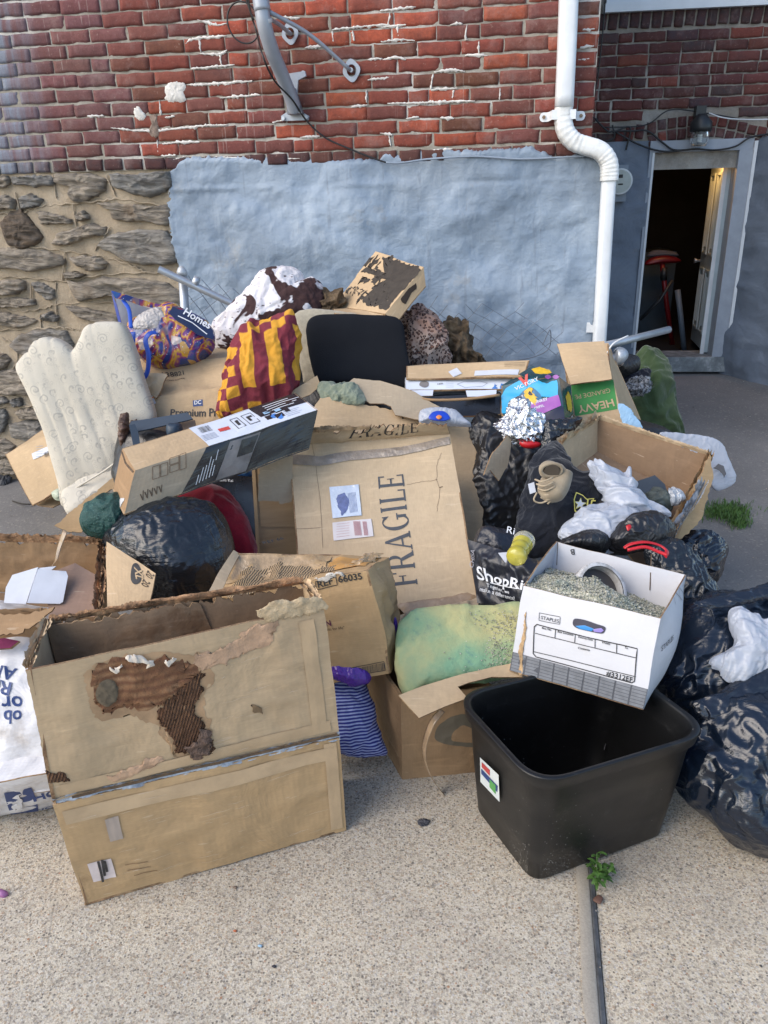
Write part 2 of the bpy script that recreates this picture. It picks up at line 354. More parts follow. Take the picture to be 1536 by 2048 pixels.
def crumple_sim(frames=9):
    """let thin film and cloth buckle for real: the sheet grows a little while it stays tied to its load"""
    SC.frame_start = 1; SC.frame_end = frames
    for o, grow, pin, bend in SIMJ:
        n = len(o.data.vertices); co = np.empty(n*3); o.data.vertices.foreach_get('co', co); co = co.reshape(-1, 3); w = np.clip(pin*(1+1.1*vn(co*9, 3)), .0, 1)
        vg = o.vertex_groups.new(name='tie'); q = np.round(w, 2)
        for val in np.unique(q): vg.add([int(i) for i in np.where(q == val)[0]], float(val), 'REPLACE')
        m = o.modifiers.new('cloth', 'CLOTH'); s = m.settings; s.quality = 3; s.mass = .08; s.shrink_min = -grow; s.shrink_max = -grow
        s.tension_stiffness = 25; s.compression_stiffness = 25; s.shear_stiffness = 8; s.bending_stiffness = bend; s.tension_damping = 8; s.air_damping = 4
        s.vertex_group_mass = 'tie'; s.pin_stiffness = .6; s.effector_weights.gravity = 0; m.collision_settings.use_collision = False; m.point_cache.frame_start = 1; m.point_cache.frame_end = frames
    for f in range(1, frames+1): SC.frame_set(f)
    dg = bpy.context.evaluated_depsgraph_get(); res = []
    for j_ in SIMJ:
        o = j_[0]; ev = o.evaluated_get(dg); me = ev.to_mesh(); co = np.empty(len(me.vertices)*3); me.vertices.foreach_get('co', co); res.append(co); ev.to_mesh_clear()
    for j_, co in zip(SIMJ, res):
        o = j_[0]; o.modifiers.clear(); o.vertex_groups.clear(); o.data.vertices.foreach_set('co', co); o.data.update(); s = o.modifiers.new('smooth', 'SUBSURF'); s.levels = 0; s.render_levels = 1
    SC.frame_set(1)
def tube(name, pts, r, m, parent=None, n=12, rad=None, closed=False, cap=True, prof=None, up=(0, 0, 1)):
    P = np.asarray(pts, float); K = len(P); T = np.gradient(P, axis=0); T /= np.linalg.norm(T, axis=1)[:, None]
    nv = np.cross(T[0], up); nv = nv if np.linalg.norm(nv) > 1e-3 else np.cross(T[0], (1, 0, 0)); nv /= np.linalg.norm(nv)
    a = np.linspace(0, 2*math.pi, n, endpoint=False); V = []
    for k in range(K):
        nv = nv-T[k]*(nv@T[k]); nv /= np.linalg.norm(nv); b = np.cross(T[k], nv); rr = r*(rad[k] if rad is not None else 1)
        if prof is None: ring = np.outer(np.cos(a), nv)*rr+np.outer(np.sin(a), b)*rr
        else:
            c, s_ = np.cos(a), np.sin(a); e = prof[2]; px = np.sign(c)*np.abs(c)**e*prof[0]; py = np.sign(s_)*np.abs(s_)**e*prof[1]
            ring = (np.outer(px, nv)+np.outer(py, b))*rr
        V += list(P[k]+ring)
    F = []
    for k in range(K-1):
        for i in range(n): F.append((k*n+i, k*n+(i+1) % n, (k+1)*n+(i+1) % n, (k+1)*n+i))
    if cap: F.append(tuple(range(n))[::-1]); F.append(tuple((K-1)*n+i for i in range(n)))
    o = mk(name, V, F, m, parent, None, True)
    if cap:
        o.data.polygons[-1].use_smooth = False; o.data.polygons[-2].use_smooth = False
    return o
def spl(pts, n=40):
    P = np.asarray(pts, float); k = len(P); out = []
    if k == 2: return np.linspace(P[0], P[1], n)
    Q = np.concatenate([[2*P[0]-P[1]], P, [2*P[-1]-P[-2]]])
    for t in np.linspace(0, k-1-1e-6, n):
        i = int(t); f = t-i; p0, p1, p2, p3 = Q[i], Q[i+1], Q[i+2], Q[i+3]
        out.append(.5*((2*p1)+(-p0+p2)*f+(2*p0-5*p1+4*p2-p3)*f*f+(-p0+3*p1-3*p2+p3)*f**3))
    return np.array(out)
def boxmesh(name, c, m, parent=None, bevel=0.0):
    """8 corners: 4 bottom (ccw from above) then 4 top"""
    V = np.asarray(c, float); F = [(0, 3, 2, 1), (4, 5, 6, 7), (0, 1, 5, 4), (1, 2, 6, 5), (2, 3, 7, 6), (3, 0, 4, 7)]
    o = mk(name, V, F, m, parent, V[:, :2], False)
    if bevel:
        b = o.modifiers.new('bevel', 'BEVEL'); b.width = bevel; b.segments = 2
    return o
def frame_box(name, O, a, b, c, m, parent=None, bevel=0.0):
    O, a, b, c = [np.asarray(x, float) for x in (O, a, b, c)]
    if np.dot(np.cross(a, b), c) < 0: a, b = b, a
    return boxmesh(name, [O, O+a, O+a+b, O+b, O+c, O+a+c, O+a+b+c, O+b+c], m, parent, bevel)
def orth(O, A, B, C, YO, g, reg=.04):
    """depths for three box edges seen from corner O so that they meet at right angles (g: first guess)"""
    P0 = PY(*O, YO); g = np.array(g, float); x = g.copy()
    def res(x):
        v = [PY(*q, yy)-P0 for q, yy in zip((A, B, C), x)]; v = [k/np.linalg.norm(k) for k in v]
        return np.concatenate([[v[0]@v[1], v[1]@v[2], v[0]@v[2]], (x-g)*reg])
    for _ in range(40):
        r = res(x); J = np.array([(res(x+np.eye(3)[k]*1e-4)-r)/1e-4 for k in range(3)]).T
        x = x-np.linalg.lstsq(J, r, rcond=None)[0]*.6; x = np.clip(x, g-.45, g+.45)
    return P0, [PY(*q, yy)-P0 for q, yy in zip((A, B, C), x)]
# ------------------------------------------------------------------ the ground
def mat_concrete(name, warm, slab=0.0):
    t = NT(name); co = t.coord('World')
    base = t.mix(t.ramp(t.noise(t.coord('World', loc=(.55, -.9, 0)), .85, 5, .6), [(.40, 0.0), (.60, 1.0)]), warm, (.29, .28, .265))  # shade beside the heap painted in as a grey patch, set by the offset
    base = t.mix(t.ramp(t.noise(co, 6, 5, .6), [(.35, 0.0), (.7, .35)]), base, tuple(x*.74 for x in warm))
    # aggregate: three sizes of pebble
    for sc, amt in ((330, .55), (190, .50)):
        x = t.n('TexVoronoi'); t.l(co, x.inputs['Vector']); x.inputs['Scale'].default_value = sc; sep = t.n('SeparateColor'); t.l(x.outputs['Color'], sep.inputs[0])
        pc = t.ramp(sep.outputs[0], [(0, (.10, .09, .08)), (.18, (.26, .22, .18)), (.45, warm), (.75, tuple(min(1, q*1.22) for q in warm)), (.92, (.62, .58, .51)), (1, (.40, .27, .17))]); base = t.mix(amt, base, pc); t.bump(x.outputs['Distance'], .25, .002)
    for sc, lo, keep in ((95, .26, .16), (150, .34, .30)):
        x = t.n('TexVoronoi'); t.l(co, x.inputs['Vector']); x.inputs['Scale'].default_value = sc
        sep = t.n('SeparateColor'); t.l(x.outputs['Color'], sep.inputs[0])
        pc = t.ramp(sep.outputs[0], [(0, (.09, .08, .07)), (.10, (.15, .135, .12)), (.25, (.33, .25, .17)), (.55, (.50, .42, .31)), (.8, (.38, .36, .34)), (.93, (.56, .53, .47)), (1, (.33, .16, .08))])
        inside = t.ramp(x.outputs['Distance'], [(lo, 1.0), (lo+.06, 0.0)])
        sel = t.ramp(sep.outputs[1], [(keep-.02, 0.0), (keep, .85)])
        base = t.mix(t.math('MULTIPLY', inside, sel), base, pc)
        t.bump(t.math('MULTIPLY', inside, sel), .35, .0025)
    t.bump(t.noise(co, 160, 4, .7), .45, .003)
    st = t.ramp(t.noise(co, 2.2, 8, .7, .5), [(.50, 0.0), (.72, .42)])
    base = t.mix(st, base, (.20, .18, .155)); base = t.mix(t.ramp(t.noise(t.coord('World', loc=(7, 2, 0)), 5, 6, .7), [(.64, 0.0), (.70, .25)]), base, (.12, .10, .085))
    ck = t.vor(t.coord('World', loc=(.35, .2, 0)), 1.3, 'DISTANCE_TO_EDGE'); ckm = t.math('MULTIPLY', t.ramp(ck, [(.0012, 1.0), (.003, 0.0)]), t.ramp(t.noise(co, 2.0, 3), [(.5, 0.0), (.6, .5)])); base = t.mix(ckm, base, (.10, .09, .08))
    return t.done(base, .88, 0, .3)
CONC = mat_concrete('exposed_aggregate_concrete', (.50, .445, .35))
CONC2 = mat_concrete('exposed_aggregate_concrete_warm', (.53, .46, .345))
t = NT('old_asphalt'); co = t.coord('World')
c = t.ramp(t.noise(co, 1.6, 6, .6), [(.3, (.15, .146, .145)), (.7, (.25, .24, .23))])
c = t.mix(.5, c, t.ramp(t.noise(co, 120, 4, .7), [(.3, .35), (.65, 1.0)]), 'MULTIPLY')
x = t.vor(co, 90, 'F1', 'Color'); sep = t.n('SeparateColor'); t.l(x, sep.inputs[0]); c = t.mix(t.ramp(sep.outputs[0], [(.93, 0.0), (.96, .5)]), c, (.30, .28, .25))
t.bump(t.noise(co, 90, 5, .75), .6, .006); t.bump(t.noise(co, 4, 3), .4, .03); ASPH = t.done(c, .9)
def gz(x, y):
    k = np.clip((np.asarray(y, float)-3.4)/3.6, 0, 1); k = k*k*(3-2*k); return -.006+.27*k*np.clip((np.asarray(x, float)+.2)/1.4, 0, 1)
i, j = np.meshgrid(np.linspace(0, 1, 121), np.linspace(0, 1, 121), indexing='ij')
X = np.sign(i-.5)*np.abs(i-.5)**2.4*4.5*60+.3; Y = 4+np.sign(j-.5)*np.abs(j-.5)**2.4*4.5*60
V = np.stack([X, Y, gz(X, Y)+.004*fbm(np.stack([X, Y, X*0], -1)*1.5, 4, 3)], -1).reshape(-1, 3)
tag(mk('ground', V, grid(120, 120), ASPH), kind='structure')
a = PZ(1182, 1765, .0); b = PZ(1204, 2040, .0); dr = (a-b)[:2]/(a-b)[1]
jx = lambda y, o=0: a[0]+dr[0]*(y-a[1])+o
def slab(name, x0, x1, y0, y1, top, m, th=.06):
    n = 40; V = []; F = []
    ys = np.linspace(y0, y1, n+1)
    for y in ys:
        A = x0(y) if callable(x0) else x0; B = x1(y) if callable(x1) else x1
        for k in range(n+1): xx = A+(B-A)*k/n; V.append((xx, y, top-(.004 if k in (0, n) else 0)))
    N = len(V); F = [tuple(f) for f in grid(n, n)[:, ::-1]]
    V += [(v[0], v[1], v[2]-th) for v in V]
    ring = [(q, q+1) for q in range(n)]; idx = lambda r, k: r*(n+1)+k
    for k in range(n):
        for p, q in ((idx(0, k), idx(0, k+1)), (idx(n, k+1), idx(n, k)), (idx(k+1, 0), idx(k, 0)), (idx(k, n), idx(k+1, n))): F.append((p, q, q+N, p+N))
    return tag(mk(name, V, F, m, None, None, False), kind='structure')
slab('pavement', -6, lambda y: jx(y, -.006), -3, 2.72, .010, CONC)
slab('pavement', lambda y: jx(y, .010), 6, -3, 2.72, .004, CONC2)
t = NT('smooth_trowelled_concrete'); co = t.coord('World'); t.bump(t.noise(co, 120, 4, .7), .3, .003)
TROW = t.done(t.mix(.3, t.ramp(t.noise(co, 5, 6, .6), [(.3, (.36, .315, .25)), (.7, (.46, .40, .32))]), t.ramp(t.noise(co, 170, 3, .7), [(.35, .45), (.6, 1.0)]), 'MULTIPLY'), .85)
FELT = simple('joint_felt', (.09, .092, .095), .9, var=.5, scale=30, bump=.6, bscale=90)
# trowelled margin along the joint, and the joint filler
n = 60; ys = np.linspace(.2, 2.7, n+1); V = []
for y in ys:
    w = .030+.006*float(nz1(y*6, 3)); V += [(jx(y, -.0065-w), y, .0118), (jx(y, -.0095), y, .0128), (jx(y, -.0055), y, .0085)]
tag(mk('pavement', V, grid(n, 2)[:, ::-1], TROW, None, None, True), kind='structure')
V = []
for y in ys:
    e = .003*float(nz1(y*9, 6)); e *= .6; V += [(jx(y, -.0062), y, .002), (jx(y, -.004+e*.5), y, .0108+e*.5), (jx(y, .0006+e), y, .0078-e), (jx(y, .0075), y, .0048)]
tag(mk('expansion_joint', V, grid(n, 3)[:, ::-1], FELT, None, None, True), kind='structure')
# loose grit and small stones
rnd = random.Random(3); V = []; F = []
ico = [(0, 0, 1), (.894, 0, .447), (.276, .851, .447), (-.724, .526, .447), (-.724, -.526, .447), (.276, -.851, .447), (0, 0, -.6)]
icf = [(0, 1, 2), (0, 2, 3), (0, 3, 4), (0, 4, 5), (0, 5, 1), (6, 2, 1), (6, 3, 2), (6, 4, 3), (6, 5, 4), (6, 1, 5)]
PEB = []
for (mn, col) in (('grit_tan', (.36, .29, .21)), ('grit_grey', (.20, .19, .18)), ('grit_white', (.48, .46, .42)), ('grit_dark', (.06, .055, .05))): PEB.append(simple(mn, col, .7, var=.25, scale=40))
MI = []
for q in range(5200):
    if q < 3600: x = rnd.uniform(-1.5, 2.0); y = rnd.uniform(.9, 2.7); z = .006
    elif rnd.random() < .5: x = rnd.uniform(-3, -1.2); y = rnd.uniform(2.8, 4.6); z = -.008
    else: x = rnd.uniform(1.0, 3.2); y = rnd.uniform(2.8, 6.5); z = float(gz(x, y))
    s = rnd.choice([.0010, .0014, .0016, .002, .0028])*(1.7 if q >= 3600 else 1)*(1.6 if rnd.random() < .03 else 1); k = len(V); th = rnd.random()*6; sx = rnd.uniform(.7, 1.4)
    for p in ico: V.append((x+(p[0]*math.cos(th)*sx-p[1]*math.sin(th))*s, y+(p[0]*math.sin(th)*sx+p[1]*math.cos(th))*s, z+(p[2]*.6)*s+s*.1))
    F += [tuple(v+k for v in f) for f in icf]; MI += [rnd.choices([0, 1, 2, 3], [6, 5, .5, 2])[0]]*10
tag(mk('gravel', V, F, PEB, None, None, False, MI), kind='stuff', label='fine loose grit scattered over the concrete and asphalt')
# ------------------------------------------------------------------ the main house wall
WP = WallPlane(4.3615, R(7.92)); ZT = CH+.8069; ROW = .0675
SCN = WP.hit(1192, 150)[0]
house = thing('brick_house', 'red brick house wall over rubble stone and blue-grey painted render, with white repointing smears', 'house', WP.pt(0, 0, 0))
def mortar_mat(name, c1, c2, white):
    t = NT(name); co = t.coord('World'); n = t.noise(co, 7, 6, .65); c = t.ramp(n, [(.3, c1), (.7, c2)])
    c = t.mix(t.ramp(t.noise(co, 2.1, 6, .6), [(.5, 0.0), (.62, white)]), c, (.66, .64, .60))
    c = t.mix(.35, c, t.ramp(t.noise(co, 150, 3, .7), [(.3, .5), (.6, 1.0)]), 'MULTIPLY')
    t.bump(t.noise(co, 60, 5, .7), .7, .008); return t.done(c, .95)
MORT = mortar_mat('mortar', (.25, .225, .185), (.37, .34, .29), .7)
MORT2 = mortar_mat('mortar_dark', (.20, .18, .155), (.32, .29, .25), .35)
t = NT('stone_pointing'); co = t.coord('World'); n = t.noise(co, 5, 6, .65)
c = t.ramp(n, [(.25, (.27, .215, .15)), (.5, (.41, .33, .235)), (.75, (.50, .42, .32))]); c = t.mix(.3, c, t.ramp(t.noise(co, 110, 4, .7), [(.3, .5), (.6, 1.0)]), 'MULTIPLY')
c = t.mix(t.ramp(t.noise(t.coord('World', scale=(3, 3, .5)), 3, 5, .6), [(.55, 0.0), (.72, .4)]), c, (.15, .13, .11))
t.bump(t.noise(co, 14, 6, .7), .6, .02); t.bump(t.noise(co, 80, 5, .75), .9, .008); SPOINT = t.done(c, .95)
def brick_mat():
    t = NT('brick_face'); co = t.coord('World'); oi = t.n('ObjectInfo')
    c = t.mix(t.ramp(t.noise(co, 28, 5, .65), [(.3, 0.0), (.7, .55)]), oi.outputs['Color'], (.11, .035, .028), 'MIX')
    c = t.mix(t.ramp(t.noise(co, 55, 6, .7), [(.60, 0.0), (.7, .35)]), c, (.46, .34, .28)); c = t.mix(t.ramp(t.noise(co, 4.5, 7, .72), [(.52, 0.0), (.75, .42)]), c, (.36, .27, .25)); c = t.mix(t.ramp(t.noise(t.coord('World', loc=(4, 2, 8)), 6, 6, .7), [(.55, 0.0), (.72, .5)]), c, (.07, .035, .035))
    # run-down marks and old paint haze on the left part of the wall
    g = t.n('SeparateXYZ'); t.l(t.n('NewGeometry').outputs['Position'], g.inputs[0])
    hz = t.math('MULTIPLY', t.ramp(g.outputs[0], [(0, 0.0)]), 1.0)
    mr = t.n('MapRange'); t.l(g.outputs[0], mr.inputs[0]); mr.inputs[1].default_value = -1.72; mr.inputs[2].default_value = -1.95; mr.inputs[3].default_value = 0; mr.inputs[4].default_value = 1
    st = t.noise(t.coord('World', scale=(9, 9, .8)), 2.2, 5, .6)
    f = t.math('MULTIPLY', mr.outputs[0], t.ramp(st, [(.36, .15), (.6, .85)]))
    c = t.mix(f, c, (.20, .24, .30))
    # thin pale drips
    dr_ = t.math('MULTIPLY', t.ramp(t.noise(t.coord('World', scale=(26, 26, .5)), 2.4, 2, .5), [(.66, 0.0), (.69, .35)]), t.ramp(t.noise(co, 1.3, 2), [(.45, 0.0), (.6, 1.0)]))
    c = t.mix(dr_, c, (.5, .42, .38))
    c = t.mix(.35, c, t.ramp(t.noise(co, 130, 4, .7), [(.3, .45), (.6, 1.0)]), 'MULTIPLY')
    t.bump(t.noise(co, 40, 5, .7), .55, .006); t.bump(t.noise(co, 170, 3, .6), .35, .002)
    return t.done(c, .85, 0, .3)
BRK = brick_mat()
def brick_mesh(w, h, d, seed, q=10):
    """a brick with a slightly rounded, uneven face; origin at the face's centre, face towards -Y"""
    nu, nv = q, 4
    i, j = np.meshgrid(np.linspace(-1, 1, nu+1), np.linspace(-1, 1, nv+1), indexing='ij')
    X = i*w/2; Z = j*h/2; P = np.stack([X+seed*3.1, X*0+seed, Z], -1)
    e = np.maximum(np.abs(i)**26, np.abs(j)**11); Y = .0035*e+.0022*fbm(P*22, seed, 3)
    X = X+.006*vn(P*18, seed+5)*np.abs(i)**4; Z = Z+(.0042*vn(P*16, seed+8)+.002*vn(P*50, seed+9))*np.abs(j)
    A = np.stack([X, Y, Z], -1).reshape(-1, 3); ring = [a*(nv+1) for a in range(nu)]+[nu*(nv+1)+b for b in range(nv)]+[a*(nv+1)+nv for a in range(nu, 0, -1)]+[b for b in range(nv, 0, -1)]
    Bk = A[ring]+np.array([0, d, 0]); V = np.concatenate([A, Bk]); N = len(A); n = len(ring)
    F = [tuple(int(k) for k in f) for f in grid(nu, nv)]+[(ring[k], N+k, N+(k+1) % n, ring[(k+1) % n]) for k in range(n)]
    me = bpy.data.meshes.new('brick'); me.from_pydata(V.tolist(), [], F); me.materials.append(BRK); me.polygons.foreach_set('use_smooth', [True]*len(F)); me.update(); return me
BM = {'s': [brick_mesh(.205, .0578, .05, k) for k in range(10)], 'h': [brick_mesh(.096, .0565, .05, k+20, 6) for k in range(6)]}
def put_brick(parent, P, Rm, w, kind, col, scz=1.0, out=0.0):
    me = random.choice(BM[kind]); o = bpy.data.objects.new('brick', me); link(o, parent)
    pl = parent_loc(parent); base = .203 if kind == 's' else .096
    rot = Matrix.Rotation(random.uniform(-.007, .007), 3, 'Y'); fl = random.choice([1, -1])
    M = Matrix(Rm.tolist()) @ rot @ Matrix(((w/base, 0, 0), (0, 1, 0), (0, 0, scz*random.uniform(.955, 1.03))))
    M4 = M.to_4x4(); M4.translation = Vector((P-pl).tolist()); o.matrix_local = M4; o.color = tuple(col)+(1,)
    return o
def wall_rot(wp): return np.array([[wp.e[0], wp.n[0], 0], [wp.e[1], wp.n[1], 0], [0, 0, 1.0]])
def jit(c, a=.16): k = 1+random.uniform(-a, a); return tuple(max(.01, x*k*(1+random.uniform(-.07, .07))) for x in c)
def main_col(s, z):
    # bright orange-red field in the middle, browner to both ends (fired colour of the bricks)
    m = math.exp(-((s+.35)/.75)**2); d = min(1, abs(s+.35)/1.9)
    r = random.random()
    if s > .78: return jit((.115, .045, .042))
    if s < -1.9: return jit((.16, .075, .075))
    if r < .05+.24*m: return jit((.36, .085, .045))
    if r < .40+.3*m: return jit((.25, .066, .046))
    if r < .93: return jit((.175, .062, .052))
    return jit((.15, .06, .04))
MR = wall_rot(WP)
STU_TOP = lambda s: 0
def stucco_left(z): return -1
bricks = []; far = []
s0 = WP.hit(-30, 200)[0]
# backing
def wallbox(name, wp, s0, s1, z0, z1, o0, o1, m, parent):
    P = [wp.pt(s0, z0, o0), wp.pt(s1, z0, o0), wp.pt(s1, z0, o1), wp.pt(s0, z0, o1)]; return boxmesh(name, P+[p+np.array([0, 0, z1-z0]) for p in P], m, parent)
def relief(name, wp, s0, s1, z0, z1, m, parent, fn, off=0.0, st=.02):
    nu = int((s1-s0)/st); nv = int((z1-z0)/st); a, z = np.meshgrid(np.linspace(s0, s1, nu+1), np.linspace(z0, z1, nv+1), indexing='ij')
    h = off+fn(a, z); V = wp.e*a[..., None]+wp.n*(wp.D-h)[..., None]; V[..., 2] = z; return mk(name, V.reshape(-1, 3), grid(nu, nv), m, parent)
ZB = ZT-8*ROW            # lowest stretcher joint
wallbox('wall_core', WP, -6.2, SCN-.005, -.3, 4.6, -.35, -.06, SPOINT, house)
relief('mortar', WP, -2.75, SCN, ZB-.062, CH+1.35, MORT, house, lambda a, z: .0016*fbm(np.stack([a, z, a*0], -1)*22, 5, 3), -.0018, .010)
wallbox('upper_wall', WP, -6.2, SCN-.002, CH+1.35, 4.6, -.30, -.012, MORT, house)
wallbox('side_wall', WP, SCN-.12, SCN-.003, 0, 4.6, -2.6, -.005, MORT2, house)
for r in range(-5, 9):
    z = ZT-r*ROW+ROW/2 if r > 0 else ZT-r*ROW+ROW/2
    z = ZT-r*ROW+.0675/2 ; z = ZT-(r-1)*ROW-ROW/2
    s = s0-.213+(.1065 if r % 2 else 0)+random.uniform(-.015, .015)
    while s < SCN-.02:
        kind = 'h' if random.random() < .09 else 's'; w = (.096 if kind == 'h' else .203)*random.uniform(.97, 1.03)
        if s+w > SCN-.03 or (SCN-s-w < .05): w = SCN-s-.001; kind = 's' if w > .14 else 'h'
        if w < .03: break
        sc = s+w/2; off = random.uniform(.006, .0095)
        wob = .003*math.sin(sc*3.1+r)+.002*math.sin(sc*7.7)
        bricks.append(put_brick(house, WP.pt(sc, z+wob, off-.003), MR, w, kind, main_col(sc, z)))
        s += w+random.uniform(.0075, .0105)
# the same brickwork going on past what the photograph shows
V = []; F = []
def plainbrick(s_, z_, w_):
    k = len(V); d_ = random.uniform(.001, .005); x0, x1, z0, z1 = s_, s_+w_, z_-.0285, z_+.0285
    for (a_, b_, o_) in ((x0, z0, -.01), (x1, z0, -.01), (x1, z1, -.01), (x0, z1, -.01), (x0+.004, z0+.004, d_), (x1-.004, z0+.004, d_), (x1-.004, z1-.004, d_), (x0+.004, z1-.004, d_)): V.append(WP.pt(a_, b_, o_+.001))
    F.extend([(k+4, k+5, k+6, k+7)]+[(k+q, k+(q+1) % 4, k+4+(q+1) % 4, k+4+q) for q in range(4)])
for r in range(-36, 10):
    z = ZT-(r-1)*ROW-ROW/2; x_ = -4.4+(.1065 if r % 2 else 0)
    while x_ < SCN-.22:
        if (r < -5 and z < 4.55) or x_+.21 < s0-.22: plainbrick(x_, z, .203)
        x_ += .213
o = mk('brickwork', V, F, BRK, house, None, False); o.color = (.2, .062, .048, 1); o['kind'] = 'stuff'
relief('mortar', WP, -4.5, -2.75, ZB-.062, 4.6, MORT, house, lambda a, z: .0028*fbm(np.stack([a, z, a*0], -1)*22, 5, 2), -.0008, .03); relief('mortar', WP, -2.75, SCN-.003, CH+1.35, 4.6, MORT, house, lambda a, z: .0028*fbm(np.stack([a, z, a*0], -1)*22, 5, 2), -.0008, .03)
# the dark course of headers on top of the stone
s = s0-.1; zz = ZB-.033
while s < SCN-.05:
    w = random.uniform(.085, .115); sc = s+w/2
    bricks.append(put_brick(house, WP.pt(sc, zz+.003*math.sin(sc*5), random.uniform(.004, .012)), MR, w, 'h', jit((.055, .032, .034)) if sc < -1.0 else jit((.10, .045, .04)), .97)); s += w+.011
# white repointing smeared over joints
def smear(parent, wp, px, m, w=.012):
    P = [wp.hit(*q) for q in px]; L = []
    Q = spl(np.array([[a, 0, z] for a, z in P]), max(8, int(sum(math.dist(P[k], P[k+1]) for k in range(len(P)-1))/.008)))
    d = np.gradient(Q, axis=0); d /= np.linalg.norm(d, axis=1)[:, None]; nn = np.stack([-d[:, 2], d[:, 0]*0, d[:, 0]], -1); V = []
    sd_ = random.random()*50; k = np.arange(len(Q)); a1 = np.abs(nz1(k*.35+sd_, 2, 4, .8))+.35; a2 = np.abs(nz1(k*.35+sd_+9, 4, 4, .8))+.35; en = np.sin(np.linspace(.05, math.pi-.05, len(Q)))**.35
    for q in range(len(Q)):
        for t_, h in ((1, .002), (.45, .0078), (-.4, .0074), (-1, .002)):
            ww = w*(a1[q] if t_ > 0 else a2[q])*en[q]*t_; p = Q[q]+nn[q]*ww; V.append(wp.pt(p[0], p[2], h*en[q]**.3+.0012*math.sin(q*2.3+t_)))
    F = grid(len(Q)-1, 3); o = mk('mortar_smear', V, F, m, parent); return o
WM = simple('white_mortar', (.60, .58, .545), .9, var=.2, scale=25, bump=.8, bscale=70, bd=.006, kind='World')
for px in ([(395, 40), (432, 50), (455, 47)], [(372, 88), (388, 78), (420, 75), (452, 72)], [(400, 108), (440, 108), (455, 100)], [(382, 138), (425, 134), (470, 130)], [(375, 170), (430, 168), (505, 162)], [(440, 196), (520, 190)], [(325, 288), (358, 285), (400, 284)], [(222, 256), (300, 262), (405, 252), (455, 250)], [(322, 312), (352, 311)], [(175, 232), (208, 232)],
           [(545, 245), (570, 240)], [(760, 22), (800, 18), (832, 14)], [(762, 55), (790, 52), (812, 50)], [(732, 52), (780, 50)], [(762, 84), (800, 80), (830, 82)], [(765, 120), (790, 115), (812, 120)], [(735, 120), (765, 117)], [(868, 145), (900, 140), (930, 143)], [(900, 50), (915, 47), (925, 48)], [(934, 50), (930, 75), (936, 80)], [(958, 82), (957, 108)], [(930, 112), (960, 110), (975, 112)], [(866, 148), (862, 178)], [(862, 180), (890, 178), (915, 177)], [(908, 180), (905, 197)],
           [(775, 207), (840, 206), (880, 204), (950, 202)], [(812, 237), (838, 235)], [(880, 236), (908, 238)], [(702, 215), (735, 210)], [(760, 266), (785, 270)], [(778, 272), (782, 292)], [(600, 275), (640, 272)], [(780, 25), (776, 50)], [(795, 52), (797, 75)], [(665, 60), (700, 56), (745, 52)], [(610, 96), (650, 92)], [(664, 62), (667, 85)], [(705, 62), (709, 82)], [(735, 160), (780, 155)], [(560, 35), (600, 36)], [(330, 235), (350, 233)], [(315, 280), (317, 310)], [(319, 200), (322, 230)], [(398, 75), (402, 105)], [(440, 105), (443, 130)], [(412, 168), (470, 166)], [(733, 180), (733, 205)], [(1000, 176), (999, 200)], [(865, 300), (905, 298)], [(1155, 120), (1180, 118)], [(1165, 60), (1190, 58)], [(1160, 95), (1188, 92)]):
    smear(house, WP, px, WM, .0075 if abs(px[0][0]-px[-1][0]) > 12 else .006)
def splat(name, parent, wp, px, m, h=.016, seed=1):
    P = crom([list(wp.hit(*q)) for q in px], 48); c = P.mean(0); V = [wp.pt(c[0], c[1], h*.5+.003)]
    for k in (.4, .75, .95, 1.0):
        for q in range(48):
            e = 1+.10*float(nz1(q*.9+seed, seed)); p = c+(P[q]-c)*k*e; V.append(wp.pt(p[0], p[1], (h*.5)*(1-k**6)+.003+.0015*math.sin(p[0]*300+p[1]*210)))
    F = [(0, 1+(q+1) % 48, 1+q) for q in range(48)]+[(1+r*48+q, 1+r*48+(q+1) % 48, 49+r*48+(q+1) % 48, 49+r*48+q) for r in range(3) for q in range(48)]
    return mk(name, V, F, m, parent)
splat('mortar_patch', house, WP, [(333, 170), (352, 163), (371, 168), (369, 185), (372, 200), (352, 206), (333, 200), (329, 185)], WM)
splat('mortar_patch', house, WP, [(268, 218), (278, 212), (285, 222), (292, 232), (286, 242), (272, 236)], WM, .014, 3)
splat('mortar_patch', house, WP, [(300, 232), (312, 228), (316, 242), (318, 255), (320, 270), (306, 276), (298, 262), (303, 248)], simple('scorched_mortar', (.20, .15, .12), .9, var=.6, scale=40, bump=.8, bscale=60, kind='World'), .014, 5)
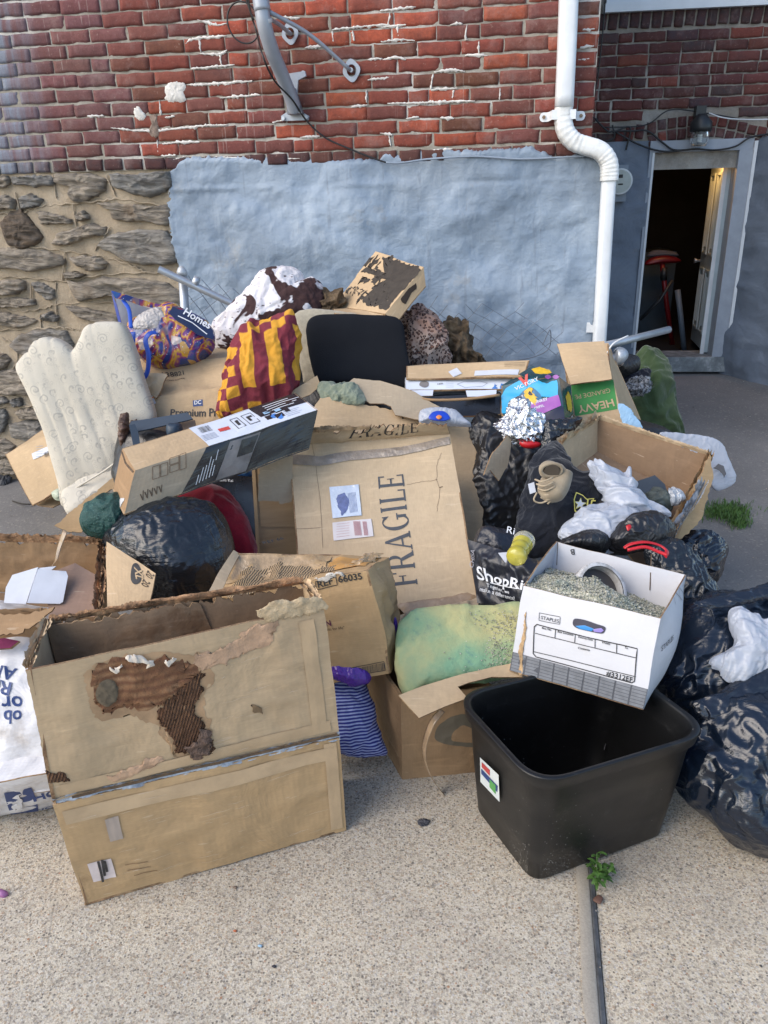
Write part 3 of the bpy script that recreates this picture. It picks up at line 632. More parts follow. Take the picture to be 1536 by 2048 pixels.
# rubble stones below, on the left
def stone_mat():
    t = NT('schist_stone'); co = t.coord('World'); oi = t.n('ObjectInfo')
    ly = t.coord('World', scale=(1, 1, 5), rot=(0, R(6), 0))
    n = t.noise(ly, 9, 8, .72, .8); c = t.mix(t.ramp(n, [(.3, 0.0), (.6, 1.0)]), (.055, .05, .046), oi.outputs['Color'])
    c = t.mix(t.ramp(t.noise(ly, 40, 5, .8), [(.6, 0.0), (.68, .5)]), c, (.36, .34, .31))
    c = t.mix(t.ramp(t.noise(co, 4, 5, .6), [(.58, 0.0), (.7, .55)]), c, (.20, .125, .06))
    t.bump(n, .9, .035); t.bump(t.noise(ly, 40, 6, .75), .8, .008); return t.done(c, .7, 0, .5)
STN = stone_mat()
STONES = [  # outlines in the photograph's pixels, traced stone by stone
 [(-20,355),(15,352),(22,366),(10,374),(-20,372)],[(24,355),(60,352),(104,353),(107,370),(60,372),(26,368)],[(110,352),(150,350),(190,352),(212,362),(208,380),(190,390),(170,400),(150,403),(136,390),(140,374),(112,368)],
 [(222,350),(262,352),(300,348),(340,345),(343,372),(320,385),(300,392),(275,388),(250,380),(228,372)],[(-20,395),(10,392),(32,402),(30,416),(-20,418)],[(40,396),(60,388),(87,400),(80,410),(45,418)],
 [(196,408),(222,408),(258,410),(300,414),(335,412),(342,442),(330,449),(290,440),(260,442),(226,436),(222,420)],[(3,446),(22,428),(42,422),(60,440),(86,472),(72,486),(40,494),(14,484)],[(77,424),(100,426),(140,438),(144,446),(110,446),(84,448)],[(152,430),(168,422),(178,436),(160,442)],
 [(107,486),(116,466),(145,460),(180,450),(212,456),(206,470),(170,474),(142,486),(118,490)],[(196,492),(212,478),(240,468),(285,463),(330,466),(352,490),(362,512),(340,524),(285,526),(250,518),(222,502)],
 [(-20,506),(20,498),(90,502),(125,515),(126,528),(95,534),(60,542),(30,534),(-20,536)],[(142,516),(170,512),(200,516),(216,528),(205,538),(180,540),(150,528)],[(130,546),(150,544),(172,550),(150,556),(132,556)],
 [(-20,566),(20,560),(48,562),(50,576),(30,588),(-20,588)],[(65,566),(85,568),(110,580),(112,594),(95,598),(78,586)],[(-20,600),(30,596),(68,600),(70,608),(40,614),(-20,612)],[(140,562),(160,568),(205,558),(260,560),(330,566),(362,590),(362,608),(320,610),(270,600),(215,590),(160,600),(146,582)],
 [(-20,622),(20,628),(74,640),(60,650),(40,654),(-20,644)],[(82,634),(100,624),(118,636),(112,642),(88,640)],[(134,614),(160,614),(200,622),(240,632),(236,650),(200,646),(160,636)],
 [(20,690),(40,670),(90,660),(130,664),(145,690),(120,708),(60,712),(35,702)],[(-20,710),(10,708),(22,720),(10,736),(-20,738)],[(-20,745),(30,742),(60,752),(110,758),(112,782),(60,788),(-20,784)],
 [(-20,796),(10,794),(20,804),(-20,812)],[(22,800),(42,798),(46,810),(26,812)],[(30,822),(60,818),(100,824),(90,836),(40,836)],[(-20,822),(10,820),(16,840),(8,860),(-20,870)],[(20,850),(60,842),(110,850),(120,872),(60,880),(24,872)],
 [(-20,884),(10,880),(30,892),(24,910),(-20,915)],[(40,890),(80,886),(110,900),(100,915),(50,912)],[(-20,922),(20,918),(50,930),(40,945),(-20,945)],[(250,640),(280,625),(330,640),(350,660),(300,670)],[(260,690),(310,680),(350,700),(330,715),(280,712)],[(150,700),(190,690),(230,700),(200,720),(160,716)],[(300,760),(350,750),(380,770),(340,785)]]
SC_ = [(.36, .33, .29), (.40, .34, .27), (.30, .29, .27), (.44, .37, .29)]
PL = []
for px in STONES: P = np.array([list(WP.hit(*q)) for q in px]); PL.append(P.mean(0)+(P-P.mean(0))*np.array([1.07, 1.16]))
SXL = WP.hit(345, 500)[0]; rs = random.Random(11); bb = [(p.min(0), p.max(0)) for p in PL]
for _ in range(900):
    w_, h_ = rs.uniform(.07, .26), rs.uniform(.03, .085); c_ = np.array([rs.uniform(-4.3, SXL-.12), rs.uniform(.05, ZB-.13)]); lo, hi = c_-[w_/2, h_/2], c_+[w_/2, h_/2]
    if any((lo < b[1]+.022).all() and (hi > b[0]-.022).all() for b in bb) or hi[0] > SXL-.02 or (c_[0] > -2.2 and c_[1] > .95): continue
    an = np.sort(np.array([rs.uniform(0, 6.28) for _q in range(9)])); P = c_+np.stack([np.clip(np.cos(an)*1.25, -1, 1)*w_/2, np.clip(np.sin(an)*1.25, -1, 1)*h_/2], -1); PL.append(P); bb.append((lo, hi))
for k, P in enumerate(PL):
    n = 56 if k < len(STONES) else 32
    d = np.linalg.norm(np.roll(P, -1, 0)-P, axis=1); cum = np.concatenate([[0], np.cumsum(d)]); B = []
    for tt in np.linspace(0, cum[-1], n, endpoint=False):
        i_ = min(len(P)-1, np.searchsorted(cum, tt, 'right')-1); f = (tt-cum[i_])/d[i_]; B.append(P[i_]*(1-f)+P[(i_+1) % len(P)]*f)
    B = np.array(B)+.006*np.stack([nz1(np.arange(n)*.6, k), nz1(np.arange(n)*.6, k+50)], -1); c = B.mean(0)
    V = []; nr = 9; h = random.uniform(.018, .034)
    sr = np.sin(np.arange(nr+1)/nr*math.pi/2)[:, None]; pp = c+(B[None]-c)*sr[..., None]; o_ = h*(1-sr**14)-.022*(sr == 1)
    o_ = o_+(.013*ridge(np.stack([pp[..., 0]*7, pp[..., 0]*0+k*3.0, pp[..., 1]*34+pp[..., 0]*4], -1), k, 3)+.004*fbm(np.stack([pp[..., 0]*60, pp[..., 0]*0+k, pp[..., 1]*60], -1), k, 2))*(1-sr**8)
    V = WP.e*pp[..., :1]+WP.n*(WP.D-o_)[..., None]; V[..., 2] = pp[..., 1]; V = V.reshape(-1, 3)
    F = [(r*n+q, r*n+(q+1) % n, (r+1)*n+(q+1) % n, (r+1)*n+q) for r in range(nr) for q in range(n)]
    o = mk('stone', V, [f[::-1] for f in F], STN, house); o.color = ((.17, .12, .08) if k == 7 else random.choice(SC_))+(1,)
# raised ribbon pointing between the stones: the bed they sit in, with ridges
SX = WP.hit(370, 500)[0]
def bedfn(a, z):
    P = np.stack([a, z, a*0], -1); return -.010+.007*fbm(P*6, 3, 4)+.004*np.clip(ridge(P*np.array([2.2, 7, 1]), 9, 2), 0, 2)
relief('stone_bedding', WP, -4.4, SX+.12, -.03, ZB-.06, SPOINT, house, bedfn, 0.0, .013)
for px in ([(-20,424),(30,428),(60,420),(85,412),(130,408),(200,402),(240,398),(330,412)],[(-20,498),(60,494),(130,502),(200,512),(260,530),(290,545)],[(130,505),(126,540),(124,560)],[(-20,552),(60,556),(130,562),(200,550),(300,545),(360,552)],[(-20,610),(40,622),(90,616),(120,608),(230,605),(350,612)],[(62,566),(62,600)],[(112,565),(112,605),(114,650)],[(-20,660),(60,658),(120,655),(160,660)],[(80,630),(82,655)],[(105,350),(112,395)],[(212,352),(230,390)],[(30,385),(38,415)],[(0,675),(30,690),(34,720),(20,740),(-20,742)],[(-20,815),(60,812),(110,812)],[(-20,790),(60,792),(115,795)],[(220,455),(190,500)],[(145,408),(152,450)]):
    Q = [WP.hit(*q) for q in px]; L = spl(np.array([[a_, 0, z_] for a_, z_ in Q]), len(px)*14)
    tube('pointing_bead', [WP.pt(p[0], p[2]+.004*math.sin(q*.9), -.001+.002*math.sin(q*.31)) for q, p in enumerate(L)], .0045, SPOINT, house, 6, cap=False)
# blue-grey painted render
def px_fn(pts, axis):
    """turn traced edge pixels into a function on the wall"""
    Q = sorted([WP.hit(*q) for q in pts], key=lambda p: p[axis]); A = np.array(Q)
    return lambda x: np.interp(x, A[:, axis], A[:, 1-axis])
topf = px_fn([(338, 345), (348, 322), (372, 312), (450, 314), (560, 317), (680, 318), (755, 316), (762, 304), (800, 312), (820, 300), (850, 304), (880, 296), (920, 300), (960, 298), (1000, 296), (1060, 294), (1090, 305), (1110, 316), (1160, 308), (1195, 316), (1212, 316)], 0)
lefx = px_fn([(350, 318), (342, 340), (340, 380), (336, 430), (341, 470), (346, 500), (358, 530), (366, 560), (370, 600), (374, 660), (375, 720), (360, 800), (350, 900)], 1)
SR = WP.hit(1207, 420)[0]
t = NT('blue_grey_painted_render'); co = t.coord('World')
c = t.ramp(t.noise(co, 2.4, 7, .62), [(.3, (.14, .19, .255)), (.5, (.225, .29, .375)), (.68, (.31, .375, .455))])
c = t.mix(t.ramp(t.noise(co, 1.1, 4, .5), [(.48, 0.0), (.68, .5)]), c, (.17, .20, .235)); c = t.mix(t.ramp(t.noise(t.coord('World', loc=(5, 1, 3)), 3.4, 7, .7), [(.60, 0.0), (.66, .35)]), c, (.27, .265, .25)); c = t.mix(t.ramp(t.noise(t.coord('World', scale=(14, 14, .7)), 2.2, 4, .6), [(.60, 0.0), (.70, .4)]), c, (.14, .165, .20))
c = t.mix(t.ramp(t.noise(t.coord('World', scale=(12, 12, 1)), 1.6, 4, .6), [(.62, 0.0), (.72, .22)]), c, (.40, .46, .54))
t.bump(t.noise(co, 5, 4, .55, .4), .35, .05); t.bump(t.noise(t.coord('World', scale=(1, 1, 1.6), rot=(.2, .4, .3)), 16, 7, .66, .8), .40, .012); t.bump(t.noise(co, 55, 5, .7), .35, .005)
STUC = t.done(c, .55, 0, .4)
nu, nv = 330, 190; i, j = np.meshgrid(np.linspace(0, 1, nu+1), np.linspace(0, 1, nv+1), indexing='ij')
Z0 = -.04; a0 = WP.hit(345, 400)[0]; A_ = a0+(SR-a0)*i
Tp = topf(A_); Zz = Z0+(Tp-Z0)*j+.010*nz1(A_*24, 8, 6, .8)*np.exp(-(1-j)*60)*.6; La = lefx(Zz); A_ = La+(SR-La)*i+.012*nz1(Zz*24, 4, 6, .85)*np.exp(-i*90)
P = np.stack([A_, Zz, A_*0], -1); edge_ = np.minimum(np.minimum(i*nu/2.0, (1-j)*nv/2.0), (1-i)*nu/2.0); ed = np.clip(edge_, 0, 1)**.5
h = (.020+.020*fbm(P*2.8, 21, 3)+.009*fbm(P*7, 27, 3)+.0014*ridge(P*np.array([9, 14, 1])+vvn(P*4, 2)*.8, 7, 2)+.010*np.clip(fbm(P*np.array([1.4, 4.5, 1]), 33, 3), -1, 1))
h = h+.012*np.exp(-((Zz-(CH+.10))/.012)**2)*(vn(P*3, 8)+.2)
h = np.maximum(h, .006)*ed-.0*(1-ed)
V = WP.e*A_[..., None]+WP.n*(WP.D-h)[..., None]; V[..., 2] = Zz
mk('painted_render', V.reshape(-1, 3), grid(nu, nv), STUC, house)
# splashes of pale paint along the ragged left edge
for px in ([(343, 345), (341, 372), (337, 390)], [(336, 425), (338, 440), (343, 462)], [(345, 320), (372, 313)], [(430, 314), (490, 316)], [(560, 318), (600, 317)]): smear(house, WP, px, WM, .004)
# cable clipped along the top of the render
# ------------------------------------------------------------------ things on the main wall
def wpath(px, offs, n=40, wp=WP):
    if isinstance(offs, (int, float)): offs = [offs]*len(px)
    Q = [wp.pt(*wp.hit(x, y, o), o) for (x, y), o in zip(px, offs)]; return spl(Q, n)
PW = simple('white_aluminium', (.68, .71, .74), .35, 0, var=.10, scale=6, bump=.06, bscale=12)
t = NT('white_aluminium_dirty'); co = t.coord('World'); t.bump(t.noise(co, 30, 4), .1, .003)
PWD = t.done(t.mix(t.ramp(t.noise(co, 9, 6, .7), [(.45, 0.0), (.7, .7)]), (.74, .76, .76), (.30, .27, .22)), .4)
dp = thing('downpipe', 'white metal downpipe with ribbed bends running down the wall corner', 'downpipe', WP.pt(SCN, .7, .08))
PR = (.062, .044, .55)
o_ = .062
tube('upper_pipe', wpath([(1139, -60), (1135, 60), (1128, 215)], o_, 14), 1, PW, dp, 28, prof=PR)
b1 = wpath([(1128, 213), (1126, 232), (1131, 262), (1148, 283), (1172, 292), (1192, 298), (1206, 307), (1217, 325), (1219, 345), (1218, 362)], o_, 90)
rd = np.array([1+(.02*math.sin(k*1.55) if (8 < k < 38 or 58 < k < 86) else 0) for k in range(90)])
tube('elbow', b1, .97, PWD, dp, 28, rad=rd, prof=(.058, .044, .55))
tube('lower_pipe', wpath([(1218, 355), (1215, 400), (1208, 520), (1198, 690), (1190, 780)], o_, 20), .78, PW, dp, 28, prof=PR)
# strap with two ears
S0 = WP.hit(1128, 229, .11); cs, cz = S0; V = []; n = 40; pts = []
for k in range(n+1):
    f = k/n*2-1; x = f*.112; o = .112 if abs(f) < .5 else (.012 if abs(f) > .62 else .112-(abs(f)-.5)/.12*.10); hw = .021*math.sqrt(max(0, 1-max(0, (abs(f)-.83)/.17)**2)); pts.append((x, o, hw))
for x, o, hw in pts:
    for d_ in (1, -1): V.append(WP.pt(cs+x, cz+d_*hw, o+.002))
for x, o, hw in pts:
    for d_ in (1, -1): V.append(WP.pt(cs+x, cz+d_*hw, o-.001))
F = [(2*k, 2*k+1, 2*k+3, 2*k+2) for k in range(n)]; N = 2*(n+1); F += [tuple(v+N for v in f[::-1]) for f in F]; F += [(2*k, 2*k+2, 2*k+2+N, 2*k+N) for k in range(n)]+[(2*k+1, 2*k+1+N, 2*k+3+N, 2*k+3) for k in range(n)]
mk('strap', V, F, PW, dp, None, False)
RUST = simple('rusty_screw', (.24, .17, .11), .6, .3, var=.4, scale=60)
for x in (-.09, .09):
    c = WP.pt(cs+x, cz, .016); tube('screw', [c, c-WP.n*.006], .009, RUST, dp, 6)
wb = [WP.hit(x, y, .03) for x, y in ((1174, 645), (1206, 665))]
wallbox('bracket', WP, wb[0][0]-.0, wb[1][0]+.01, wb[1][1], wb[0][1], 0.0, .028, PW, dp)
# satellite mast
MG = simple('grey_powder_coated_steel', (.34, .37, .42), .4, .25, var=.08, scale=12, bump=.08, bscale=60)
ms = thing('antenna_mast', 'grey steel dish mast bending down to a wall foot with two stays', 'mast', WP.pt(*WP.hit(585, 200, .05), .05))
mp = wpath([(519, -60), (523, 10), (530, 55), (545, 105), (562, 145), (580, 190), (590, 222)], [.33, .33, .32, .26, .18, .10, .05], 50)
tube('mast_pole', mp, .0345, MG, ms, 20)
q = wpath([(521, -5), (525, 22)], [.33, .33], 5); tube('clamp', q, .038, MG, ms, 20); q = wpath([(528, 40), (530, 48)], [.322, .318], 4); tube('clamp', q, .0375, simple('white_cable_tie', (.6, .6, .6), .5), ms, 20)
def plate(name, wp, px, off, th, m, parent):
    P = [wp.hit(x, y, off) for x, y in px]; V = [wp.pt(a, z, off) for a, z in P]+[wp.pt(a, z, off-th) for a, z in P]; n = len(P)
    F = [tuple(range(n)), tuple(range(2*n-1, n-1, -1))]+[(k, k+n, (k+1) % n+n, (k+1) % n) for k in range(n)]
    return mk(name, V, F, m, parent, None, False)
plate('foot_bracket', WP, [(570, 148), (610, 142), (612, 152), (596, 160), (594, 190), (598, 226), (578, 228), (576, 190), (572, 160)], .05, .018, MG, ms)
plate('foot_plate', WP, [(562, 232), (572, 225), (604, 224), (618, 232), (617, 240), (564, 242)], .02, .012, MG, ms)
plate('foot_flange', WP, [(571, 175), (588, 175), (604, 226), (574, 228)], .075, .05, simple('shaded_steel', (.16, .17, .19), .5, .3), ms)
for x, y in ((567, 237), (613, 235), (607, 146)):
    c = WP.pt(*WP.hit(x, y, .024), .024); tube('bolt', [c, c-WP.n*.012], .010, GALV, ms, 6)
for px, of in (([(536, 22), (620, 70), (700, 140)], [.30, .18, .045]), ([(536, 36), (560, 50), (578, 66)], [.31, .17, .045])):
    st_ = thing('mast_stay', '', 'x'); bpy.data.objects.remove(st_)
    tube('stay', wpath(px, of, 16), .0095, MG, ms, 10)
for (cx, cy, s_) in ((703, 141, 1.0), (580, 67, .95)):
    ring = []; cz_ = WP.hit(cx, cy, .02); n = 28
    out = []; inn = []
    for k in range(n):
        a_ = 2*math.pi*k/n+.5; e = .93+.07*math.cos(4*(a_-.9)); out.append((cz_[0]+math.cos(a_)*.043*s_/e*.9, cz_[1]+math.sin(a_)*.050*s_/e*.9)); inn.append((cz_[0]+math.cos(a_)*.024*s_, cz_[1]+math.sin(a_)*.027*s_))
    V = [WP.pt(a, z, .022) for a, z in out+inn]+[WP.pt(a, z, .012) for a, z in out+inn]; F = []
    for k in range(n):
        q = (k+1) % n; F += [(k, q, q+n, k+n), (k, k+2*n, q+2*n, q), (k+n, q+n, q+3*n, k+3*n)]
    mk('stay_foot', V, F, MG, ms, None, False)
    c = WP.pt(*cz_, .012); tube('bolt', [c, c-WP.n*.035], .011, GALV, ms, 8)
cab = thing('coax_cable', 'black coax cable looping beside the mast and trailing across the bricks', 'cable', WP.pt(*WP.hit(500, 40, .1), .1))
th_ = np.linspace(0, 2*math.pi, 41); lp = [WP.pt(*WP.hit(487+32*math.cos(a_)+6*math.sin(a_), 45+42*math.sin(a_), .06), .06) for a_ in th_]
tube('cable_loop', lp, .0042, BLACKP, cab, 6, cap=False)
tube('cable', wpath([(493, -40), (500, 20), (512, 60), (525, 110), (548, 160), (585, 200), (612, 240), (650, 275), (700, 298), (745, 316), (772, 325)], [.12, .10, .09, .29, .22, .12, .05, .03, .03, .03, .034], 80), .0045, BLACKP, cab, 8)
tube('cable', wpath([(484, -40), (496, 10), (508, 40)], [.1, .1, .1], 14), .004, BLACKP, cab, 6)
tube('cable', wpath([(772, 325), (800, 326), (860, 318), (950, 313), (1035, 318), (1100, 316), (1170, 312)], .042, 60), .0050, simple('painted_cable', (.22, .27, .34), .6), cab, 8)
# ------------------------------------------------------------------ the set-back neighbour wall
_t0 = PZ(1330, 712, .20); DR = 6.62; RP = WallPlane(DR, R(6.5)); RR = wall_rot(RP)
rear = thing('neighbour_house', 'set-back darker brick wall with arched doorway, grey render and white window above', 'house', RP.pt(1.6, 0, 0))
RL = WP.pt(SCN, 0, 0)[0]-.05; sL = RP.hit(1150, 300)[0]; sR = RP.hit(1760, 200)[0]
relief('mortar', RP, sL, sR, RP.hit(1300, 340)[1], CH+2.0, MORT2, rear, lambda a, z: .004*fbm(np.stack([a, z, a*0], -1)*20, 8, 3), -.004, .02)
wallbox('upper_wall', RP, sL-3, sR+1.2, CH+1.7, 5.4, -.4, -.02, MORT2, rear)
def rcol():
    r = random.random()
    return jit((.085, .036, .036)) if r < .45 else jit((.13, .045, .04)) if r < .72 else jit((.06, .045, .05)) if r < .92 else jit((.19, .055, .04))
# arch over the door: two rings of rowlocks, traced
arcT = [(1235, 262), (1270, 250), (1310, 240), (1350, 232), (1390, 229), (1440, 232), (1490, 243), (1560, 262)]
arcB = [(1290, 300), (1320, 286), (1350, 281), (1390, 275), (1430, 275), (1470, 282), (1500, 292), (1560, 312)]
AT = np.array([RP.hit(*q) for q in arcT]); AB = np.array([RP.hit(*q) for q in arcB])
atop = lambda s: np.interp(s, AT[:, 0], AT[:, 1]); abot = lambda s: np.interp(s, AB[:, 0], AB[:, 1])
rh = ROW*1.08; zt = RP.hit(1300, 62)[1]
WINZ = RP.hit(1300, 30)[1]
for r in range(0, 17):
    z = zt-rh*(r+.5); s = sL+.01+(.11 if r % 2 else 0)-.2
    while s < sR:
        kind = 'h' if random.random() < .12 else 's'; w = (.1 if kind == 'h' else .215)*random.uniform(.97, 1.03); sc = s+w/2
        lim = float(atop(sc)) if sc > AT[0, 0]-.02 else -9
        px_ok = z-rh/2 > lim and z > RP.hit(1250, 296)[1]
        if px_ok and sc > sL: put_brick(rear, RP.pt(sc, z, random.uniform(.005, .009)), RR, w, kind, rcol(), 1.1)
        s += w+random.uniform(.010, .014)
def rowlock(P0, P1, w, col):  # a brick on end between two wall points
    P0 = np.array(P0); P1 = np.array(P1); d = P1-P0; L = np.linalg.norm(d); a_ = math.atan2(d[1], d[0]); m_ = (P0+P1)/2
    Rl = RR@np.array([[math.cos(a_), 0, -math.sin(a_)], [0, 1, 0], [math.sin(a_), 0, math.cos(a_)]])
    put_brick(rear, RP.pt(m_[0], m_[1], random.uniform(.006, .012)), Rl, L, 's' if L > .14 else 'h', col, w/.0565)
s = sL-.1
while s < sR:
    zb = RP.hit(1206, 60)[1]; rowlock((s, zb-.0), (s+.004, zb+.105), .064, jit((.045, .036, .04))); s += .077
s = AT[0, 0]+.02
while s < sR:
    t_, b_ = float(atop(s)), float(abot(s)); ln = (s-(AT[0, 0]+AT[-1, 0])/2)*.10
    if s > AB[0, 0]-.02:
        m_ = (t_+b_)/2; rowlock((s-ln*.3, m_+.006), (s, t_-.006), .060, rcol()); rowlock((s-ln*.8, b_+.005), (s-ln*.35, m_-.006), .060, rcol() if random.random() < .7 else jit((.2, .05, .035)))
    else: rowlock((s-.01, t_-.10), (s, t_-.006), .060, rcol())
    s += .074
# window above
win = thing('window', 'white framed window above the dark soldier course at the top right', 'window', RP.pt(2.0, WINZ+.1, 0))
VIN = simple('white_vinyl', (.62, .66, .70), .4, var=.05)
w0 = RP.hit(1206, 20)[0]; wz = RP.hit(1206, 28)[1]
wallbox('sill', RP, w0, w0+2.4, wz, wz+.055, -.05, .05, VIN, win)
mk_ = RP.hit(1408, 20)[0]
for a_, b_ in ((w0+.02, mk_-.03), (mk_+.11, mk_+1.4)):
    z0_ = wz+.055
    for (x0, x1, z0, z1) in ((a_, b_, z0_, z0_+.03), (a_, a_+.03, z0_+.03, z0_+1.2), (b_-.03, b_, z0_+.03, z0_+1.2), (a_, b_, z0_+1.2, z0_+1.23)):
        wallbox('frame', RP, x0, x1, z0, z1, -.05, .015, VIN, win)
    wallbox('sash', RP, a_+.03, b_-.03, z0_+.03, z0_+.05, -.05, -.005, VIN, win)
    t = MC.get('pane') or NT('window_glass').done((.10, .14, .22), .08, 0, .8); MC['pane'] = t
    wallbox('pane', RP, a_+.03, b_-.03, z0_+.05, z0_+1.2, -.05, -.03, t, win)
wallbox('mullion', RP, mk_-.03, mk_+.11, wz+.055, wz+1.3, -.05, .012, VIN, win)
# render either side of the door
t = NT('dark_grey_render'); co = t.coord('World')
c = t.ramp(t.noise(co, 2.6, 6, .6), [(.25, (.10, .125, .165)), (.75, (.19, .225, .28))]); c = t.mix(t.ramp(t.noise(co, 4, 6, .65), [(.62, 0.0), (.75, .4)]), c, (.30, .33, .36))
t.bump(t.noise(co, 5, 6, .6, .8), .5, .04); t.bump(t.noise(co, 60, 4), .3, .004); DREN = t.done(c, .7)
D0 = RP.hit(1302, 310); D1 = RP.hit(1266, 700); DRt = RP.hit(1466, 320, 0); dz0 = RP.hit(1290, 712)[1]; dz1 = RP.hit(1390, 312)[1]
dl = (RP.hit(1303, 330)[0]+RP.hit(1272, 690)[0])/2; dr_ = (RP.hit(1470, 330)[0]+RP.hit(1424, 700)[0])/2
zr = RP.hit(1250, 292)[1]
def rough(seed, a=.02): return lambda s, z: .018+a*fbm(np.stack([s, z, s*0], -1)*3.5, seed, 4)+.004*ridge(np.stack([s, z, s*0], -1)*12, seed+3, 3)
o = relief('painted_render', RP, sL-.25, dl-.02, -.1, zr+.03, DREN, rear, rough(5), 0.0, .02)
wallbox('render_core', RP, sL-3, dl-.03, -.1, zr, -.35, -.03, DREN, rear)
wallbox('lintel_core', RP, dl-.05, sR+1.5, dz1+.06, CH+1.75, -.35, -.03, MORT2, rear)
# right-hand render: a thick splayed pier that comes forward from the door jamb
J0 = RP.pt(dr_+.09, 0, 0); J0b = RP.pt(dr_+.06, 0, -.10)
dirp = np.array([.52, -.85, 0]); dirp /= np.linalg.norm(dirp)
nu, nv = 60, 110; i, j = np.meshgrid(np.linspace(0, 1, nu+1), np.linspace(0, 1, nv+1), indexing='ij')
topz = CH+.43
L = i*1.9; Pz = -.05+(topz+.06*nz1(i*6, 3)-(-.05))*j
B = J0[None, None, :]+dirp*L[..., None]; nrm = np.array([-dirp[1], dirp[0], 0])*-1
P3 = B.copy(); P3[..., 2] = Pz
h = .03*fbm(P3*2.4, 9, 4)+.008*ridge(P3*7, 4, 3)+.05*np.clip(.25-Pz, 0, .3)*2
nout = np.array([dirp[1], -dirp[0], 0]); nout = nout if nout[0] < 0 else -nout
V = P3+nout*h[..., None]
mk('splayed_render', V.reshape(-1, 3), grid(nu, nv)[:, ::-1], DREN, rear)
tp = J0+np.array([0, 0, topz-.05]); bx = [J0-nout*.05+np.array([0,0,-.1]), J0-nout*.05+dirp*1.9+np.array([0,0,-.1]), J0-nout*.5+dirp*1.9+np.array([0,0,-.1]), J0-nout*.5+np.array([0,0,-.1])]
boxmesh('render_core', bx+[p+np.array([0, 0, topz+.08]) for p in bx], DREN, rear)
# paint-splashed kerb at the foot of both sides
t = NT('splashed_footing'); co = t.coord('World'); t.bump(t.noise(co, 25, 5, .7), .8, .01)
FOOT = t.done(t.ramp(t.noise(co, 9, 6, .7), [(.3, (.09, .10, .11)), (.55, (.19, .21, .22)), (.7, (.40, .42, .43))]), .85)
fp = [PZ(1180, 730, .14), PZ(1300, 712, .17), PZ(1425, 712, .17), PZ(1440, 735, .12), PZ(1500, 770, .09), PZ(1600, 800, .05), PZ(1700, 850, .03)]
Q = spl(fp, 60); V = []
for k, p in enumerate(Q):
    d_ = np.gradient(Q, axis=0)[k]; d_ /= np.linalg.norm(d_); b_ = np.array([d_[1], -d_[0], 0]); b_ /= np.linalg.norm(b_[:2])
    w_ = .05+.02*float(nz1(k*.3, 5)); zz_ = float(gz(p[0], p[1]))
    V += [(*(p-b_*.15)[:2], p[2]+.04), (*p[:2], p[2]+.02+.01*math.sin(k)), (*(p+b_*w_)[:2], p[2]-.02), (*(p+b_*(w_+.06))[:2], zz_-.03)]
mk('footing', V, grid(59, 3), FOOT, rear)
# doorway
dw = thing('doorway', 'grey panelled basement door standing open inward in its white-edged frame', 'door', RP.pt(dl, dz0, 0))
FR = simple('grey_door_frame', (.30, .33, .38), .5, var=.12, scale=9); FRW = simple('white_trim_line', (.66, .68, .70), .6, var=.1)
wallbox('jamb', RP, dl-.035, dl, dz0, dz1+.03, -.20, .03, FR, dw); wallbox('trim', RP, dl-.014, dl+.002, dz0-.02, dz1+.03, .031, .036, FRW, dw)
wallbox('jamb', RP, dr_+.0, dr_+.10, dz0-.06, dz1+.03, -.16, .04, FR, dw); wallbox('trim', RP, dr_+.101, dr_+.125, dz0-.06, dz1+.09, -.03, .045, FRW, dw)
wallbox('lintel', RP, dl-.035, dr_+.10, dz1+.031, dz1+.11, -.16, .03, FR, dw); wallbox('threshold', RP, dl-.1, dr_+.12, dz0-.12, dz0, -.25, .06, FOOT, dw)
DOORM = simple('grey_green_painted_door', (.42, .50, .54), .45, var=.12, scale=5, bump=.05)
hp = RP.pt(dr_-.03, dz0, -.10); ang = R(103); dd = -RP.e*math.cos(math.pi-ang)*-1
ld = (-RP.e*math.cos(R(96))+RP.n*math.sin(R(96))); lt = np.array([-ld[1], ld[0], 0]); lt = lt if lt@RP.e < 0 else -lt
H_ = dz1-dz0-.02; Wd = .70
leaf = frame_box('door_leaf', hp+np.array([0, 0, .01]), ld*Wd, -lt*.035, np.array([0, 0, H_]), DOORM, dw, .002)
wf = hp+lt*.004+np.array([0, 0, .01])
for (u0, u1, z0, z1) in ((.12, .30, .10, .42), (.40, .60, .10, .42), (.12, .30, .52, .92), (.40, .60, .52, .92)):
    for (a0_, a1_, b0, b1_) in ((u0, u0+.018, z0*H_, z1*H_), (u1-.018, u1, z0*H_, z1*H_), (u0, u1, z0*H_-.018, z0*H_), (u0, u1, z1*H_, z1*H_+.018), (u0+.06, u0+.07, z0*H_+.04, z1*H_-.04), (u1-.07, u1-.06, z0*H_+.04, z1*H_-.04)):
        frame_box('moulding', wf+ld*a0_+np.array([0, 0, b0]), ld*(a1_-a0_), lt*.012, np.array([0, 0, b1_-b0]), DOORM, leaf)
for o in list(COL.objects):
    if o.name.startswith('moulding'): o.location = o.location  # children of the leaf share its origin
BRASS = simple('aged_brass', (.26, .19, .08), .45, .6, var=.3, scale=30)
for z in (.12, .5, .88): frame_box('hinge', hp+lt*.006-ld*.006+np.array([0, 0, H_*z-.05]), ld*.045, lt*.006, np.array([0, 0, .10]), BRASS, dw)
frame_box('edge_strip', hp+lt*.0+np.array([0, 0, .0])-ld*.012, ld*.011, lt*.03, np.array([0, 0, H_]), FRW, dw)
kn = hp+ld*(Wd-.06)+lt*.004+np.array([0, 0, H_*.47]); tube('knob', [kn, kn+lt*.03, kn+lt*.055], .022, GALV, dw, 12, rad=[.5, .6, 1.1])
